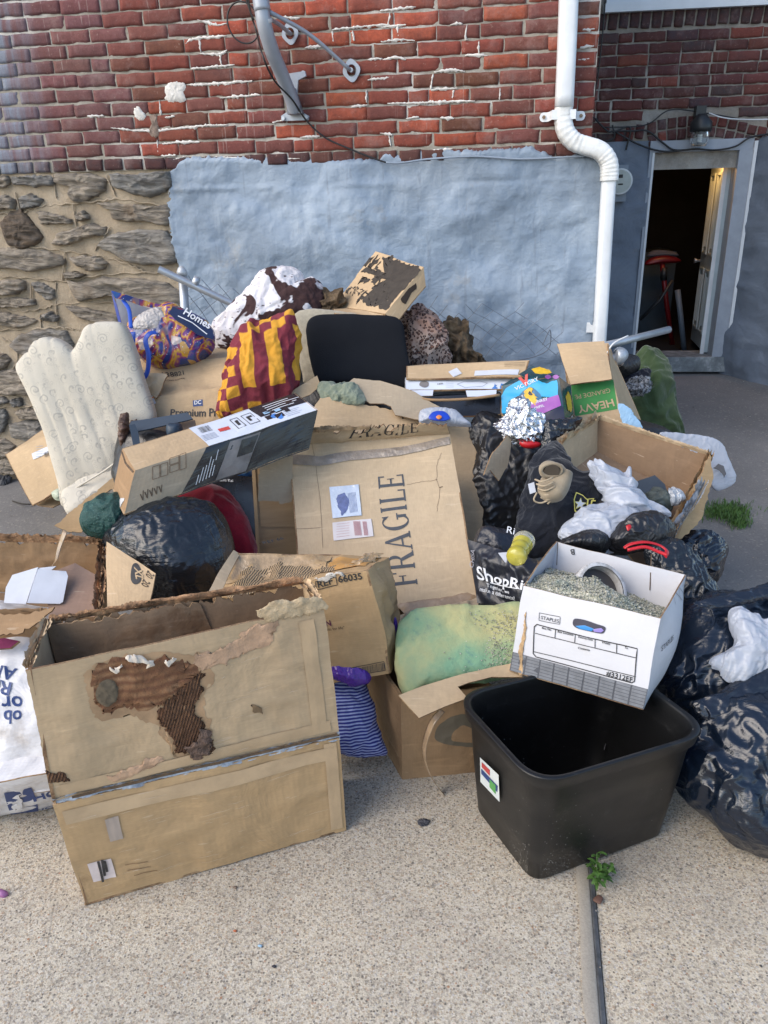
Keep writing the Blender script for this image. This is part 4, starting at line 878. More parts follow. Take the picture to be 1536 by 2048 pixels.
# the dark room behind
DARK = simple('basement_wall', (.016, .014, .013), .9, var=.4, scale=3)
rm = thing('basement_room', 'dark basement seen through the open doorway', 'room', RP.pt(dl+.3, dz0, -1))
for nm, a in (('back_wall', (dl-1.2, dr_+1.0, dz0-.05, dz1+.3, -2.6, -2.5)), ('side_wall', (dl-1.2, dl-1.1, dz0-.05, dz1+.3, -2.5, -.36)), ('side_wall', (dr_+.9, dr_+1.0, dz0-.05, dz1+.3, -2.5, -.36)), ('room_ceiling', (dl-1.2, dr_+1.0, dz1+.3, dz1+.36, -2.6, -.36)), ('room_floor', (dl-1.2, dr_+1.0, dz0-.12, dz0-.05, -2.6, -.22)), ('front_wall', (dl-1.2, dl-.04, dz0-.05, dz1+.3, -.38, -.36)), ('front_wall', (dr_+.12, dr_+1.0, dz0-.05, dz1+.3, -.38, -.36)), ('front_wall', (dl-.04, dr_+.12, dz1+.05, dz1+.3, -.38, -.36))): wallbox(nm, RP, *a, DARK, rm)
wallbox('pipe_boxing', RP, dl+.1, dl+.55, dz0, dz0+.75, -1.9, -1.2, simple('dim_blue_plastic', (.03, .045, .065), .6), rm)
lb = bpy.data.lights.new('basement_bulb', 'POINT'); lb.energy = 4.0; lb.color = (1, .5, .14); lb.shadow_soft_size = .03
lo = bpy.data.objects.new('basement_bulb', lb); COL.objects.link(lo); lo.location = tuple(hp+ld*.14+lt*.15+np.array([0, 0, H_+.04]))
REDP = simple('red_painted_steel', (.15, .006, .010), .4, var=.15)
st = thing('exercise_bike', 'dark exercise bike with a red curved saddle and red post just inside the doorway', 'exercise bike', RP.pt(dl+.3, dz0, -.4))
DKP = simple('black_plastic', (.02, .022, .025), .45, var=.2)
def rq(x, y, o): return RP.pt(*RP.hit(x, y, o), o)
puff('saddle', [(1290, 530), (1298, 518), (1325, 511), (1350, 514), (1362, 522), (1350, 526), (1320, 528)], RP.pt(dl+.3, 1, -.85)[1], 10, .05, REDP, st)
tube('post', [rq(1324, 525, -.85), rq(1332, 600, -.85), rq(1347, 704, -.85)], .022, REDP, st, 10)
tube('stem', [rq(1328, 535, -.85), rq(1327, 560, -.85)], .03, DKP, st, 10)
tube('strut', [rq(1355, 580, -.55), rq(1362, 640, -.55), rq(1368, 700, -.55)], .024, simple('grey_blue_tube', (.12, .15, .19), .5), st, 10)
tube('frame_bar', [rq(1280, 640, -.6), rq(1320, 600, -.6), rq(1345, 560, -.6)], .014, DKP, st, 8)
puff('console', [(1296, 508), (1310, 500), (1345, 503), (1356, 512), (1325, 514), (1298, 514)], RP.pt(dl+.3, 1, -.95)[1], 10, .05, simple('grey_cloth', (.10, .10, .13), .9), st)
# lantern over the door, power meter, loose wires
LB = simple('black_lantern', (.018, .02, .022), .4, var=.2)
ln = thing('wall_lantern', 'black jar lantern with clear glass and spiral bulb over the doorway arch', 'lantern', rq(1400, 240, .1))
lx, lz = RP.hit(1401, 262, .14)
def lathe(name, wp, s, z, o, prof, m, parent, n=20):
    c = wp.pt(s, 0, o); V = []; 
    for r, zz in prof:
        for k in range(n): a_ = 2*math.pi*k/n; V.append(c+np.array([math.cos(a_)*r, math.sin(a_)*r, z+zz]))
    return mk(name, V, [(q*n+k, q*n+(k+1) % n, (q+1)*n+(k+1) % n, (q+1)*n+k) for q in range(len(prof)-1) for k in range(n)], m, parent)
lathe('lantern_cap', RP, lx, lz, .14, [(.001, .115), (.03, .112), (.05, .085), (.075, .06), (.078, .02), (.076, -.005), (.06, -.008)], LB, ln)
t = NT('jar_glass'); t.b.inputs['Transmission Weight'].default_value = .9; t.b.inputs['IOR'].default_value = 1.3; JG = t.done((.75, .8, .8), .05)
lathe('glass_jar', RP, lx, lz, .14, [(.062, -.005), (.066, -.03), (.062, -.08), (.05, -.10), (.001, -.104)], JG, ln)
sp = [RP.pt(lx, lz, .14)+np.array([math.cos(a_)*.018, math.sin(a_)*.018, -.02-a_*.0022]) for a_ in np.linspace(0, 8*math.pi, 70)]
tube('spiral_bulb', sp, .006, simple('bulb_white', (.85, .87, .9), .3), ln, 6)
wallbox('back_plate', RP, lx-.035, lx+.035, lz+.06, lz+.17, .02, .10, LB, ln)
mt = thing('electric_meter', 'grey box electric meter with round glass dial beside the doorway', 'electric meter', rq(1240, 365, .05))
GM = simple('grey_meter_box', (.20, .235, .28), .5, var=.08)
b0 = RP.hit(1206, 404, .06); b1_ = RP.hit(1256, 330, .06); wallbox('meter_box', RP, b0[0], b1_[0], b0[1], b1_[1], 0.0, .09, GM, mt)
mc = RP.pt(*RP.hit(1239, 363, .1), .1)
tube('dial_rim', [mc+RP.n*.015, mc-RP.n*.03], .092, GALV, mt, 32)
tube('dial_face', [mc-RP.n*.029, mc-RP.n*.036], .080, simple('dial_white', (.36, .40, .38), .3), mt, 32)
wallbox('dial_print', RP, *[RP.hit(1233, 352, .14)[0], RP.hit(1246, 352, .14)[0], RP.hit(1240, 356, .14)[1], RP.hit(1240, 349, .14)[1]], .137, .1385, INK, mt)
wallbox('dial_print', RP, *[RP.hit(1236, 370, .14)[0], RP.hit(1246, 368, .14)[0], RP.hit(1240, 370, .14)[1], RP.hit(1240, 367, .14)[1]], .137, .1385, INK, mt)
wr = thing('loose_wires', 'black wires tied together and draped over the doorway arch', 'wires', rq(1225, 240, .04))
for px in ([(1212, -20), (1206, 60), (1196, 150), (1184, 225), (1196, 240)], [(1190, 238), (1215, 262), (1228, 262), (1265, 262), (1295, 262), (1325, 285), (1350, 300), (1400, 297)], [(1228, 262), (1280, 290), (1330, 303), (1390, 298), (1430, 300), (1470, 293), (1500, 275), (1536, 268)], [(1225, 250), (1228, 275), (1205, 285)], [(1205, 255), (1290, 250), (1340, 220), (1410, 226), (1480, 238)], [(1225, 265), (1260, 255), (1252, 300)]):
    tube('wire', spl([rq(x, y, .05) for x, y in px], 40), .007 if len(px) != 5 else .005, BLACKP, wr, 6)
tube('wire', spl([rq(x, y, .06) for x, y in [(1418, 226), (1450, 236), (1500, 239), (1560, 238)]], 30), .004, FRW, wr, 6)
# grey board lying by the right-hand wall
bd = [PZ(1478, 765, .06), PZ(1540, 752, .10), PZ(1640, 775, .10), PZ(1560, 800, .05)]
o, _ = sheet('plank', bd, simple('weathered_board', (.17, .18, .19), .8, var=.2, scale=14), None, .02, 10, 6, .002); tag(o, 'weathered grey board lying against the foot of the right-hand wall', 'board')
# ------------------------------------------------------------------ chain-link fence remains
fn = thing('fence_post', 'galvanised fence post with domed cap and a leaning top rail in front of the render', 'fence post', PY(370, 640, 4.1))
tube('post', [PY(374, 760, 4.02), PY(371, 640, 4.02), PY(365, 548, 4.02)], .0225, GALV, fn, 16); pc = PY(364, 546, 4.02)
tube('cap', [pc-np.array([0, 0, .012]), pc+np.array([0, 0, .008]), pc+np.array([0, 0, .022]), pc+np.array([0, 0, .034])], .026, simple('cast_cap', (.48, .5, .52), .5, .4), fn, 16, rad=[1, 1, .7, .25])
rl = thing('fence_rail', 'fallen galvanised top rail slanting down behind the cow-print blanket', 'rail', PY(320, 540, 3.95))
tube('rail', [PY(317, 538, 3.95), PY(400, 577, 3.98), PY(470, 610, 4.0), PY(560, 655, 4.02)], .0175, GALV, rl, 16, cap=False)
q = PY(392, 565, 3.98); tube('clamp', [q+np.array([-.012, 0, .01]), q+np.array([.014, 0, .0])], .024, GALV, rl, 14)
WIRE = simple('dull_galvanised_wire', (.15, .17, .20), .5, .5, var=.2)
def chainlink(name, c, cell, m, label, seed=0, keep=None):
    S = Surf([PY(*q) for q in c], .03, 2.5, seed); nu = int(S.lu/cell); nv = int(S.lv/cell*1.0); V = []; F = []
    def seg(p, q_):
        d = q_-p; L = np.linalg.norm(d); d /= L; a1 = np.cross(d, [0, 1, 0.2]); a1 /= np.linalg.norm(a1); a2 = np.cross(d, a1); k = len(V)
        for e in (p, q_):
            for an in (0, 2.09, 4.19): V.append(e+(a1*math.cos(an)+a2*math.sin(an))*.0019)
        for x in range(3): F.append((k+x, k+(x+1) % 3, k+3+(x+1) % 3, k+3+x))
    def pt(a, b): return S(min(1, max(0, (a+.12*vn([a*.7, b*.7, seed], 1))/nu)), min(1, max(0, (b+.12*vn([a*.7, b*.7, seed+9.], 2))/nv)), .008*((a+b) % 2))
    for a in range(nu):
        for b in range(nv):
            if keep and not keep((a+.5)/nu, (b+.5)/nv): continue
            if (a+b) % 2 == 0: seg(pt(a, b), pt(a+1, b+1))
            else: seg(pt(a, b+1), pt(a+1, b))
    return tag(mk(name, V, F, m, None, None, False), label, 'fence mesh')
chainlink('chain_link_mesh', [(380, 760, 4.08), (520, 780, 4.1), (500, 592, 4.1), (378, 555, 4.06)], .042, WIRE, 'sagging chain-link mesh hanging from the fallen rail beside the fence post', 2)
chainlink('chain_link_mesh', [(850, 740, 4.08), (1120, 715, 4.06), (1112, 560, 4.06), (830, 560, 4.1)], .045, WIRE, 'torn chain-link mesh curling against the render right of the leopard blanket', 5,
          lambda u, v: v < .74-.55*max(0, u-.62)*1.6+.10*math.sin(u*19) and not (u > .93 and v > .5))
tag(tube('bent_wire', spl([PY(x, y, 4.03) for x, y in [(890, 700), (960, 722), (1040, 720), (1095, 700), (1100, 660), (1085, 690)]], 50), .0026, WIRE, None, 6), 'loose end of fence wire curling at the foot of the render', 'wire')
pl = thing('steel_pole', 'grey fence pole resting on the heap and pointing across the doorway', 'pole', PY(1240, 680, 3.8))
tube('pole', [PY(1150, 705, 3.55), PY(1240, 684, 3.75), PY(1338, 659, 3.95)], .0175, GALV, pl, 16)
tube('second_pole', [PY(1170, 740, 3.5), PY(1250, 708, 3.6)], .022, GALV, pl, 16)
q = PY(1232, 714, 3.56); tube('clamp', [q, q+np.array([.012, 0, .0]), q+np.array([.03, .02, .012])], .036, simple('cast_clamp', (.46, .5, .55), .4, .3), pl, 14)
q = PY(1226, 700, 3.55); tube('hook', spl([q+np.array([-.03, 0, -.02]), q+np.array([0, 0, .03]), q+np.array([.07, .02, .06])], 10), .004, FRW, pl, 6)
# ------------------------------------------------------------------ helpers for the heap
def uvpx(S, x, y):
    d = ray(x, y); c0 = sum(S.c)/4; P = CAMP+d*(((c0-CAMP)@S.n)/(d@S.n)); u = v = .5
    for _ in range(12):
        Q = bil(S.c, np.array(u), np.array(v)); du = (S.c[1]-S.c[0])*(1-v)+(S.c[2]-S.c[3])*v; dv = (S.c[3]-S.c[0])*(1-u)+(S.c[2]-S.c[1])*u
        A = np.stack([du, dv], 1); s_ = np.linalg.lstsq(A, P-Q, rcond=None)[0]; u += s_[0]; v += s_[1]
    return float(u), float(v)
def ptext(S, s, p0, p1, m=None, parent=None, bold=.01, name='printed_text', hs=1.0, off=.0018, flip=False):
    V, F = glyphs(s, bold); V = V.copy(); w = V[:, 0].max()-V[:, 0].min(); V[:, 0] -= V[:, 0].min()
    a = np.array(uvpx(S, *p0))*[S.lu, S.lv]; b = np.array(uvpx(S, *p1))*[S.lu, S.lv]; L = np.linalg.norm(b-a); sz = L/w; V[:, 1] *= hs
    if flip: V[:, 1] *= -1; F = [tuple(f[::-1]) for f in F]
    return place2d(name, S, V, F, a[0]/S.lu, a[1]/S.lv, sz, math.degrees(math.atan2(b[1]-a[1], b[0]-a[0])), m or INK, parent, off)
def blotch(S, px, m, parent, name='torn_patch', h=.002, jag=.05, n=96, off=.0015, seed=1, nr=8, smooth=False):
    B = np.array([uvpx(S, *q) for q in px]); k = len(B)
    if smooth: B2 = crom(B, n)
    else:
        d = np.linalg.norm((np.roll(B, -1, 0)-B)*[S.lu, S.lv], axis=1); cum = np.concatenate([[0], np.cumsum(d)]); B2 = []
        for t_ in np.linspace(0, cum[-1], n, endpoint=False):
            i_ = min(k-1, np.searchsorted(cum, t_, 'right')-1); f = (t_-cum[i_])/d[i_]; B2.append(B[i_]*(1-f)+B[(i_+1) % k]*f)
        B2 = np.array(B2)
    c = B2.mean(0); s_ = (np.arange(1, nr+1)/nr)[:, None, None]; pm = c+(B2[None]-c)*s_
    pq = np.concatenate([pm*[S.lu*38, S.lv*38], np.full(pm.shape[:2]+(1,), seed*1.7)], -1)
    if jag: pm = pm+np.stack([fbm(pq, seed, 4, .7), fbm(pq+9.1, seed+5, 4, .7)], -1)*jag*.10/np.array([S.lu, S.lv])*s_**3
    hh_o = off+h*(1-s_[..., 0]**10)+(h*.55*fbm(pq*1.6, seed+2, 3) if h > .001 else 0)
    U = np.concatenate([c[None], pm.reshape(-1, 2)]); O_ = np.concatenate([[off+h], np.broadcast_to(hh_o, pm.shape[:2]).ravel()]); P = S(U[:, 0], U[:, 1], 0.0)+S.n*np.maximum(.0008, O_)[:, None]
    F = [(0, 1+q, 1+(q+1) % n) for q in range(n)]+[(1+r*n+q, 1+(r+1)*n+q, 1+(r+1)*n+(q+1) % n, 1+r*n+(q+1) % n) for r in range(nr-1) for q in range(n)]
    f = F[0]; nn = np.cross(P[f[1]]-P[f[0]], P[f[2]]-P[f[0]])
    if nn@S.n < 0: F = [g[::-1] for g in F]
    return mk(name, P, F, m, parent, U*[S.lu, S.lv], True)
def pxrects(S, L, m, parent, name='printed_lines', off=.0018):
    return rects(S, [(*uvpx(S, *a), *uvpx(S, *b)) for a, b in L], m, parent, name, off)
def pline(S, pts, w, m, parent, name='printed_line', off=.0018):
    Q = np.array([uvpx(S, *q) for q in pts])*[S.lu, S.lv]; Q = np.concatenate([np.linspace(Q[k], Q[k+1], 8, endpoint=False) for k in range(len(Q)-1)]+[Q[-1:]])
    d = np.gradient(Q, axis=0); d /= np.maximum(1e-9, np.linalg.norm(d, axis=1))[:, None]; nn = np.stack([-d[:, 1], d[:, 0]], -1)*w/2
    A = np.stack([Q+nn, Q-nn], 1).reshape(-1, 2); P = S(A[:, 0]/S.lu, A[:, 1]/S.lv, off); return mk(name, P, grid(len(Q)-1, 1), m, parent, None, False)
def cut(name, px, Y, tilt, side, m, parent=None, th=.005, amp=.008, freq=3, seed=0, jag=0.0, edge=None, curl=0.0):
    """a flat board of any outline with real thickness, gently warped"""
    from mathutils.geometry import delaunay_2d_cdt
    o2 = np.asarray(px, float); c = o2.mean(0); n = np.array([math.sin(R(side)), -math.cos(R(tilt))*math.cos(R(side)), math.sin(R(tilt))]); n /= np.linalg.norm(n); P0 = PY(c[0], c[1], Y)
    ex = np.array([1.0, 0, 0])-n*n[0]; ex /= np.linalg.norm(ex); ey = np.cross(n, ex)
    B = np.array([[(PP(x, y, P0, n)-P0)@ex, (PP(x, y, P0, n)-P0)@ey] for x, y in o2]); k = len(B)
    d = np.linalg.norm(np.roll(B, -1, 0)-B, axis=1); out = []
    for q in range(k):
        m_ = max(1, int(d[q]/.010)); 
        for e in range(m_): out.append(B[q]*(1-e/m_)+B[(q+1) % k]*e/m_)
    out = np.array(out); N = len(out)
    if jag: out = out+jag*np.stack([nz1(np.arange(N)*.5, seed, 5, .8), nz1(np.arange(N)*.5, seed+5, 5, .8)], -1)
    mn, mx = out.min(0), out.max(0); st = max(.018, (mx-mn).max()/40); gx, gy = np.meshgrid(np.arange(mn[0], mx[0], st), np.arange(mn[1], mx[1], st)); G = np.stack([gx.ravel(), gy.ravel()], -1)
    res = delaunay_2d_cdt([Vector(p) for p in out.tolist()+G.tolist()], [(q, (q+1) % N) for q in range(N)], [list(range(N))], 1, 1e-6)
    V2 = np.array([v[:] for v in res[0]]); F = [tuple(f) for f in res[2]]
    if np.cross(V2[F[0][1]]-V2[F[0][0]], V2[F[0][2]]-V2[F[0][0]]) < 0: F = [f[::-1] for f in F]
    used = sorted({v for f in F for v in f}); mp = {v: q for q, v in enumerate(used)}; V2 = V2[used]; F = [tuple(mp[v] for v in f) for f in F]
    P = P0+V2[:, :1]*ex+V2[:, 1:]*ey; h = amp*fbm(P*freq, seed, 3)+curl*(V2[:, 0]/max(abs(mn[0]), mx[0]))**2; A = P+n*h[:, None]; Bk = A-n*th; N1 = len(A)
    cnt = {}
    for f in F:
        for q in range(3): e = (f[q], f[(q+1) % 3]); cnt[e] = 1
    bd_ = [e for e in cnt if (e[1], e[0]) not in cnt]
    EV = []; EF = []
    for a, b in bd_: q = 2*N1+len(EV); EV += [A[a], A[b], Bk[b], Bk[a]]; EF.append((q, q+3, q+2, q+1))
    V = np.concatenate([A, Bk, np.array(EV)]); Fs = F+[tuple(v+N1 for v in f[::-1]) for f in F]+EF
    uv = np.concatenate([V2, V2, np.array([V2[v] for a, b in bd_ for v in (a, b, b, a)])])
    o = mk(name, V, Fs, [m, edge or edge_mat()], parent, uv, True, [0]*(2*len(F))+[1]*len(EF))
    S = Surf([P0+mn[0]*ex+mn[1]*ey, P0+mx[0]*ex+mn[1]*ey, P0+mx[0]*ex+mx[1]*ey, P0+mn[0]*ex+mx[1]*ey], 0, 1, 0)
    base = Surf.__call__
    class CS(Surf):
        def __call__(s, u, v, off=0.0):
            Q = bil(s.c, np.asarray(u, float), np.asarray(v, float)); return Q+n*(np.asarray(amp*fbm(Q*freq, seed, 3)+off)[..., None])
    return o, CS(S.c, 0, 1, 0)
def carton(t, F4, B4, m, skip=(), th=.005, amp=.004, freq=4, seed=0, bow=0.0, crumple=.002, opts=None, mats=None, res=None):
    """F4/B4: front and back quads BL,BR,TR,TL"""
    F4 = [np.asarray(p, float) for p in F4]; B4 = [np.asarray(p, float) for p in B4]; opts = opts or {}; mats = mats or {}; out = {}
    faces = {'front_panel': (F4[0], F4[1], F4[2], F4[3]), 'right_panel': (F4[1], B4[1], B4[2], F4[2]), 'left_panel': (B4[0], F4[0], F4[3], B4[3]), 'top_panel': (F4[3], F4[2], B4[2], B4[3]), 'bottom_panel': (B4[0], B4[1], F4[1], F4[0]), 'back_panel': (B4[1], B4[0], B4[3], B4[2])}
    for k, c in faces.items():
        if k in skip: continue
        kw = dict(th=th, amp=amp, freq=freq, seed=seed, bow=bow, crumple=crumple, nu=(res or 28), nv=(res or 28)); kw.update(opts.get(k, {}))
        o, S = sheet(k, c, mats.get(k, m), t, **kw); out[k] = S
    return out
def vbox(O, a, b, c):
    """O front-top-left, a along the front, b back, c down -> front quad and back quad"""
    F = [O+c, O+a+c, O+a, O]; return F, [p+b for p in F]
CB = [cardboard('cardboard_%s' % k, col, st, seed=sd, flute=fl) for k, col, st, sd, fl in (('plain', (.50, .365, .225), .12, 1.0, 'X'), ('pale', (.50, .385, .255), .10, 4.0, 'Y'), ('golden', (.46, .31, .165), .30, 7.0, 'X'), ('brown', (.33, .21, .115), .42, 11.0, 'Y'), ('grey', (.38, .31, .225), .2, 15.0, 'X'), ('dark', (.17, .095, .05), .6, 19.0, 'Y'))]
PLAIN, PALE, GOLD, BROWN, GREYC, DARKC = CB
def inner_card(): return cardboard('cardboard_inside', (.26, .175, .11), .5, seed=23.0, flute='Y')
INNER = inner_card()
# exposed, rotten corrugation
t = NT('exposed_corrugation'); co = t.coord('UV', rot=(0, 0, R(20))); w = t.wave(co, 46, 1.0, 'X', dscale=2)
c = t.mix(w, (.05, .022, .012), (.22, .11, .05)); c = t.mix(t.ramp(t.noise(co, 9, 6, .7), [(.4, 0.0), (.6, .8)]), c, (.15, .065, .03)); c = t.mix(t.ramp(t.noise(co, 20, 5, .7), [(.62, 0.0), (.7, .7)]), c, (.36, .22, .12))
t.bump(w, .9, .012); t.bump(t.noise(co, 30, 6, .75), .9, .012); ROT = t.done(c, .9)
t = NT('water_stained_board'); co = t.coord('UV'); c = t.ramp(t.noise(co, 8, 7, .7), [(.3, (.10, .042, .02)), (.5, (.21, .10, .045)), (.68, (.36, .22, .12))]); c = t.mix(t.wave(t.coord('UV'), 14, 3, 'Y'), c, (.14, .06, .028)); t.bump(t.noise(co, 20, 6, .7), .7, .012); STAINB = t.done(c, .85)
RIM = simple('torn_rim_paper', (.33, .19, .10), .9, var=.75, scale=22, bump=.9, bscale=70, bd=.008)
def rimtear(parent, P3, w=.012, m=None, seed=0, name='torn_edge', drop=.5):
    """ragged delaminated paper along a torn edge (world points)"""
    L = sum(np.linalg.norm(np.array(P3[k+1])-np.array(P3[k])) for k in range(len(P3)-1)); n = max(20, int(L/.004)); Q = spl(P3, n); k = np.arange(n); V = []; F = []
    d = np.gradient(Q, axis=0); d /= np.linalg.norm(d, axis=1)[:, None]
    for lay in range(5):
        sd = seed+lay*9; a = np.clip(np.abs(nz1(k*.022+sd, sd, 3, .6))*(.55+.9*np.abs(nz1(k*.16+sd, sd+4, 5, .75))), 0, 1.1); b = nz1(k*.05+sd, sd+2, 5, .7); o = len(V)
        for q in range(n):
            out = np.cross(d[q], [0, 0, 1.0]); out /= max(1e-6, np.linalg.norm(out)); up = np.array([0, 0, 1.0]); s_ = (lay-2)*.6
            base = Q[q]+out*s_*.004; V += [base-up*w*drop, base+up*w*(.15+.8*a[q])+out*(s_*.007+.006*b[q])]
        F += [(o+2*q, o+2*q+2, o+2*q+3, o+2*q+1) for q in range(n-1)]
    return mk(name, V, F, m or RIM, parent, None, True)
# ================================================================== the heap, front to back
# --- the big water-stained carton in front
A0 = PZ(167, 1812, .013); A1 = PZ(692, 1660, .013); A3 = PY(50, 1345, A0[1]-.02); A2 = PY(646, 1212, A1[1]+.0)
M0 = PY(106, 1602, A0[1]-.01); M1 = PY(679, 1470, A1[1])
HALO = simple('damp_cardboard', (.35, .225, .125), .85, var=.3, scale=9, bump=.4, bscale=20, bd=.006)
big = thing('cardboard_carton', 'large open carton with a rotted brown patch and taped seam, standing upright in front', 'cardboard box', (A0+A1)/2)
T0 = PZ(92, 1238, A3[2]-.005); T1 = PZ(607, 1163, A2[2]-.01); bk = (T0-A3+T1-A2)/2; bk = np.array([bk[0]*.6, bk[1], 0])
_, SU = sheet('front_panel', (M0, M1, A2, A3), PLAIN, big, .006, 60, 40, .004, 5, 1, .006, .003, left=lambda v: np.clip(.004*nz1(v*14, 3, 4)+.0, -.01, .02))
_, SL = sheet('lower_front_panel', (A0, A1, M1+np.array([0, -.004, -.008]), M0+np.array([0, -.004, -.008])), GOLD, big, .006, 50, 30, .004, 5, 1, .008, .003)
sheet('right_panel', (A1, A1+bk, M1+bk, M1), PLAIN, big, .006, 20, 20, .004, 5, 1); sheet('right_panel', (M1, M1+bk, T1, A2), PLAIN, big, .006, 20, 20, .004, 5, 1, top=tear(.04, 6, 4, 0))
sheet('left_panel', (A0+bk, A0, M0, M0+bk), PALE, big, .006, 20, 20, .004, 5, 1, bow=-.01); sheet('left_panel', (M0+bk, M0, A3, T0), PALE, big, .008, 20, 20, .006, 5, 1, bow=.012)
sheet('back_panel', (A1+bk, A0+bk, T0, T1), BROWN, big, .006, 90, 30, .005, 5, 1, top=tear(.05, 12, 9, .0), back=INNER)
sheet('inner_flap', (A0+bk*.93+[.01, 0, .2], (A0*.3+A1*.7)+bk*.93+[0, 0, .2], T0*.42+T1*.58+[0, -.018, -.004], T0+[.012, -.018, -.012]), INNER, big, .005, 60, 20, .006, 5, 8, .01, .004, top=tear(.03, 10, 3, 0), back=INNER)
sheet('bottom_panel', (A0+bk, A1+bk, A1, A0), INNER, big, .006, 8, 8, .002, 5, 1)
rimtear(big, [T0+[0, .01, -.01], T0*.7+T1*.3+[0, 0, .0], T0*.35+T1*.65, T1+[0, 0, .002]], .013, RIM, 3)
rimtear(big, [T1, (T1+A2)/2, A2+[-.01, .01, 0]], .011, simple('torn_pale_paper', (.46, .33, .20), .9, var=.5, scale=30, bump=.9, bscale=60, bd=.006), 5)
rimtear(big, [A3*.9+T0*.1, (A3+T0)/2, T0], .012, PALE, 6)
# seam tape, edge tapes, label, rotted patch
i, j = np.meshgrid(np.linspace(0, 1, 90), np.linspace(-1, 1, 5), indexing='ij'); P = SU(i, j*.030-.005*0+.012*nz1(i*4, 4), .004)+SU.n*(-.006*(1-np.abs(j)))[..., None]+SU.n*(.004*nz1(i*30+j*2, 6))[..., None]
mk('seam_tape', P.reshape(-1, 3), grid(89, 4), CTAPE, big)
P = SU(.06+i*.93, .016+j*.012+.004*nz1(i*9, 3), .0075); mk('seam_gap', P.reshape(-1, 3), grid(89, 4), simple('dark_gap', (.11, .07, .04), .8, var=.5, scale=50), big)
patch(SU, .90, .06, .955, .93, TAPE_ := simple('aged_tape', (.455, .325, .195), .28, var=.16, scale=9, bump=.5, bscale=18, bd=.004), big, 'tape_strip'); patch(SL, .935, .05, .985, .97, TAPE_, big, 'tape_strip'); patch(SL, .02, .80, .98, .93, TAPE_, big, 'tape_strip'); patch(SU, .03, .04, .97, .13, TAPE_, big, 'tape_strip', rot=.5)
blotch(SU, [(180, 1342), (212, 1325), (255, 1322), (300, 1312), (340, 1318), (372, 1326), (390, 1335), (398, 1352), (370, 1372), (340, 1392), (315, 1408), (290, 1416), (240, 1410), (210, 1425), (188, 1428), (182, 1405), (178, 1370)], STAINB, big, 'rotted_patch', .0028, .14, 160, seed=4, nr=14)
blotch(SU, [(335, 1395), (360, 1370), (385, 1345), (410, 1350), (404, 1370), (385, 1378), (392, 1410), (405, 1440), (412, 1478), (422, 1492), (402, 1508), (372, 1506), (352, 1502), (345, 1470), (325, 1440), (312, 1412)], ROT, big, 'exposed_corrugation', .0035, .16, 160, seed=6, nr=14)
blotch(SU, [(168, 1350), (190, 1330), (250, 1310), (330, 1300), (400, 1310), (425, 1350), (405, 1400), (430, 1490), (400, 1522), (350, 1515), (320, 1455), (270, 1428), (190, 1440), (170, 1410)], HALO, big, 'damp_halo', .0003, .08, 120, .0006, 9)
blotch(SU, [(398, 1462), (425, 1478), (423, 1500), (400, 1504), (372, 1504), (368, 1490), (385, 1478)], simple('char_grey_pulp', (.09, .055, .04), .7, var=.7, scale=60, bump=1, bscale=60, bd=.012), big, 'wet_pulp', .006, .15, 80, .008, 14)
blotch(SU, [(205, 1555), (260, 1535), (320, 1508), (332, 1515), (300, 1535), (240, 1560), (215, 1566)], simple('peeled_liner', (.42, .27, .17), .85, var=.3, scale=18, bump=.7, bscale=40, bd=.006), big, 'peeled_liner', .003, .08, seed=18)
blotch(SU, [(395, 1340), (450, 1322), (500, 1305), (538, 1285), (556, 1245), (515, 1245), (498, 1262), (470, 1285), (430, 1300), (380, 1318)], simple('peeled_liner', (.42, .27, .17), .85, var=.3, scale=18, bump=.7, bscale=40, bd=.006), big, 'peeled_liner', .0016, .10, seed=8)
blotch(SU, [(188, 1385), (200, 1362), (222, 1362), (232, 1380), (226, 1402), (208, 1412), (192, 1402)], simple('mould_spot', (.11, .085, .055), .9, var=.5, scale=50), big, 'mould_spot', .0025, .02, off=.006, smooth=True)
for px in ([(240, 1318), (275, 1312), (308, 1314), (310, 1322), (275, 1320)], [(225, 1332), (238, 1330), (240, 1345), (230, 1350)], [(330, 1312), (342, 1306), (345, 1322), (332, 1336)]): blotch(SU, px, simple('torn_white_liner', (.60, .52, .43), .9, var=.2, scale=30), big, 'torn_liner', .006, .12, 40, .008, 3)
blotch(SU, [(92, 1540), (135, 1545), (140, 1562), (120, 1560), (98, 1565)], ROT, big, 'exposed_corrugation', .003, .06, 50, seed=2)
blotch(SU, [(515, 1215), (560, 1200), (610, 1195), (648, 1200), (655, 1215), (620, 1228), (560, 1240), (530, 1245)], simple('torn_pale_paper2', (.48, .36, .22), .9, var=.35, scale=30, bump=.9, bscale=50, bd=.006), big, 'peeled_liner', .004, .07, seed=12)
blotch(SU, [(505, 1415), (524, 1410), (525, 1425), (508, 1430)], simple('mould_spot2', (.20, .13, .07), .9, var=.5), big, 'mould_spot', .001, .1, 30)
patch(SL, *(uvpx(SL, 222, 1682)[0], uvpx(SL, 222, 1682)[1]), *uvpx(SL, 238, 1632), simple('pale_sticker', (.36, .29, .24), .6, var=.1), big, 'sticker')
lab = patch(SL, *uvpx(SL, 184, 1765), *uvpx(SL, 222, 1716), simple('printed_label', (.58, .50, .48), .5, var=.1, scale=40), big, 'label', rot=0)
for p0, p1 in (((196, 1722), (204, 1762)), ((204, 1718), (208, 1750)), ((209, 1720), (213, 1742))): pline(SL, [p0, p1], .006, INK, big, 'marker_stroke', .0045)
for k, (x, y) in enumerate(((250, 1728), (255, 1738), (268, 1746))): pline(SL, [(x, y), (x+18, y-5), (x+46, y-9)], .0016, simple('faded_ink', (.18, .11, .06), .8), big, 'faded_text')
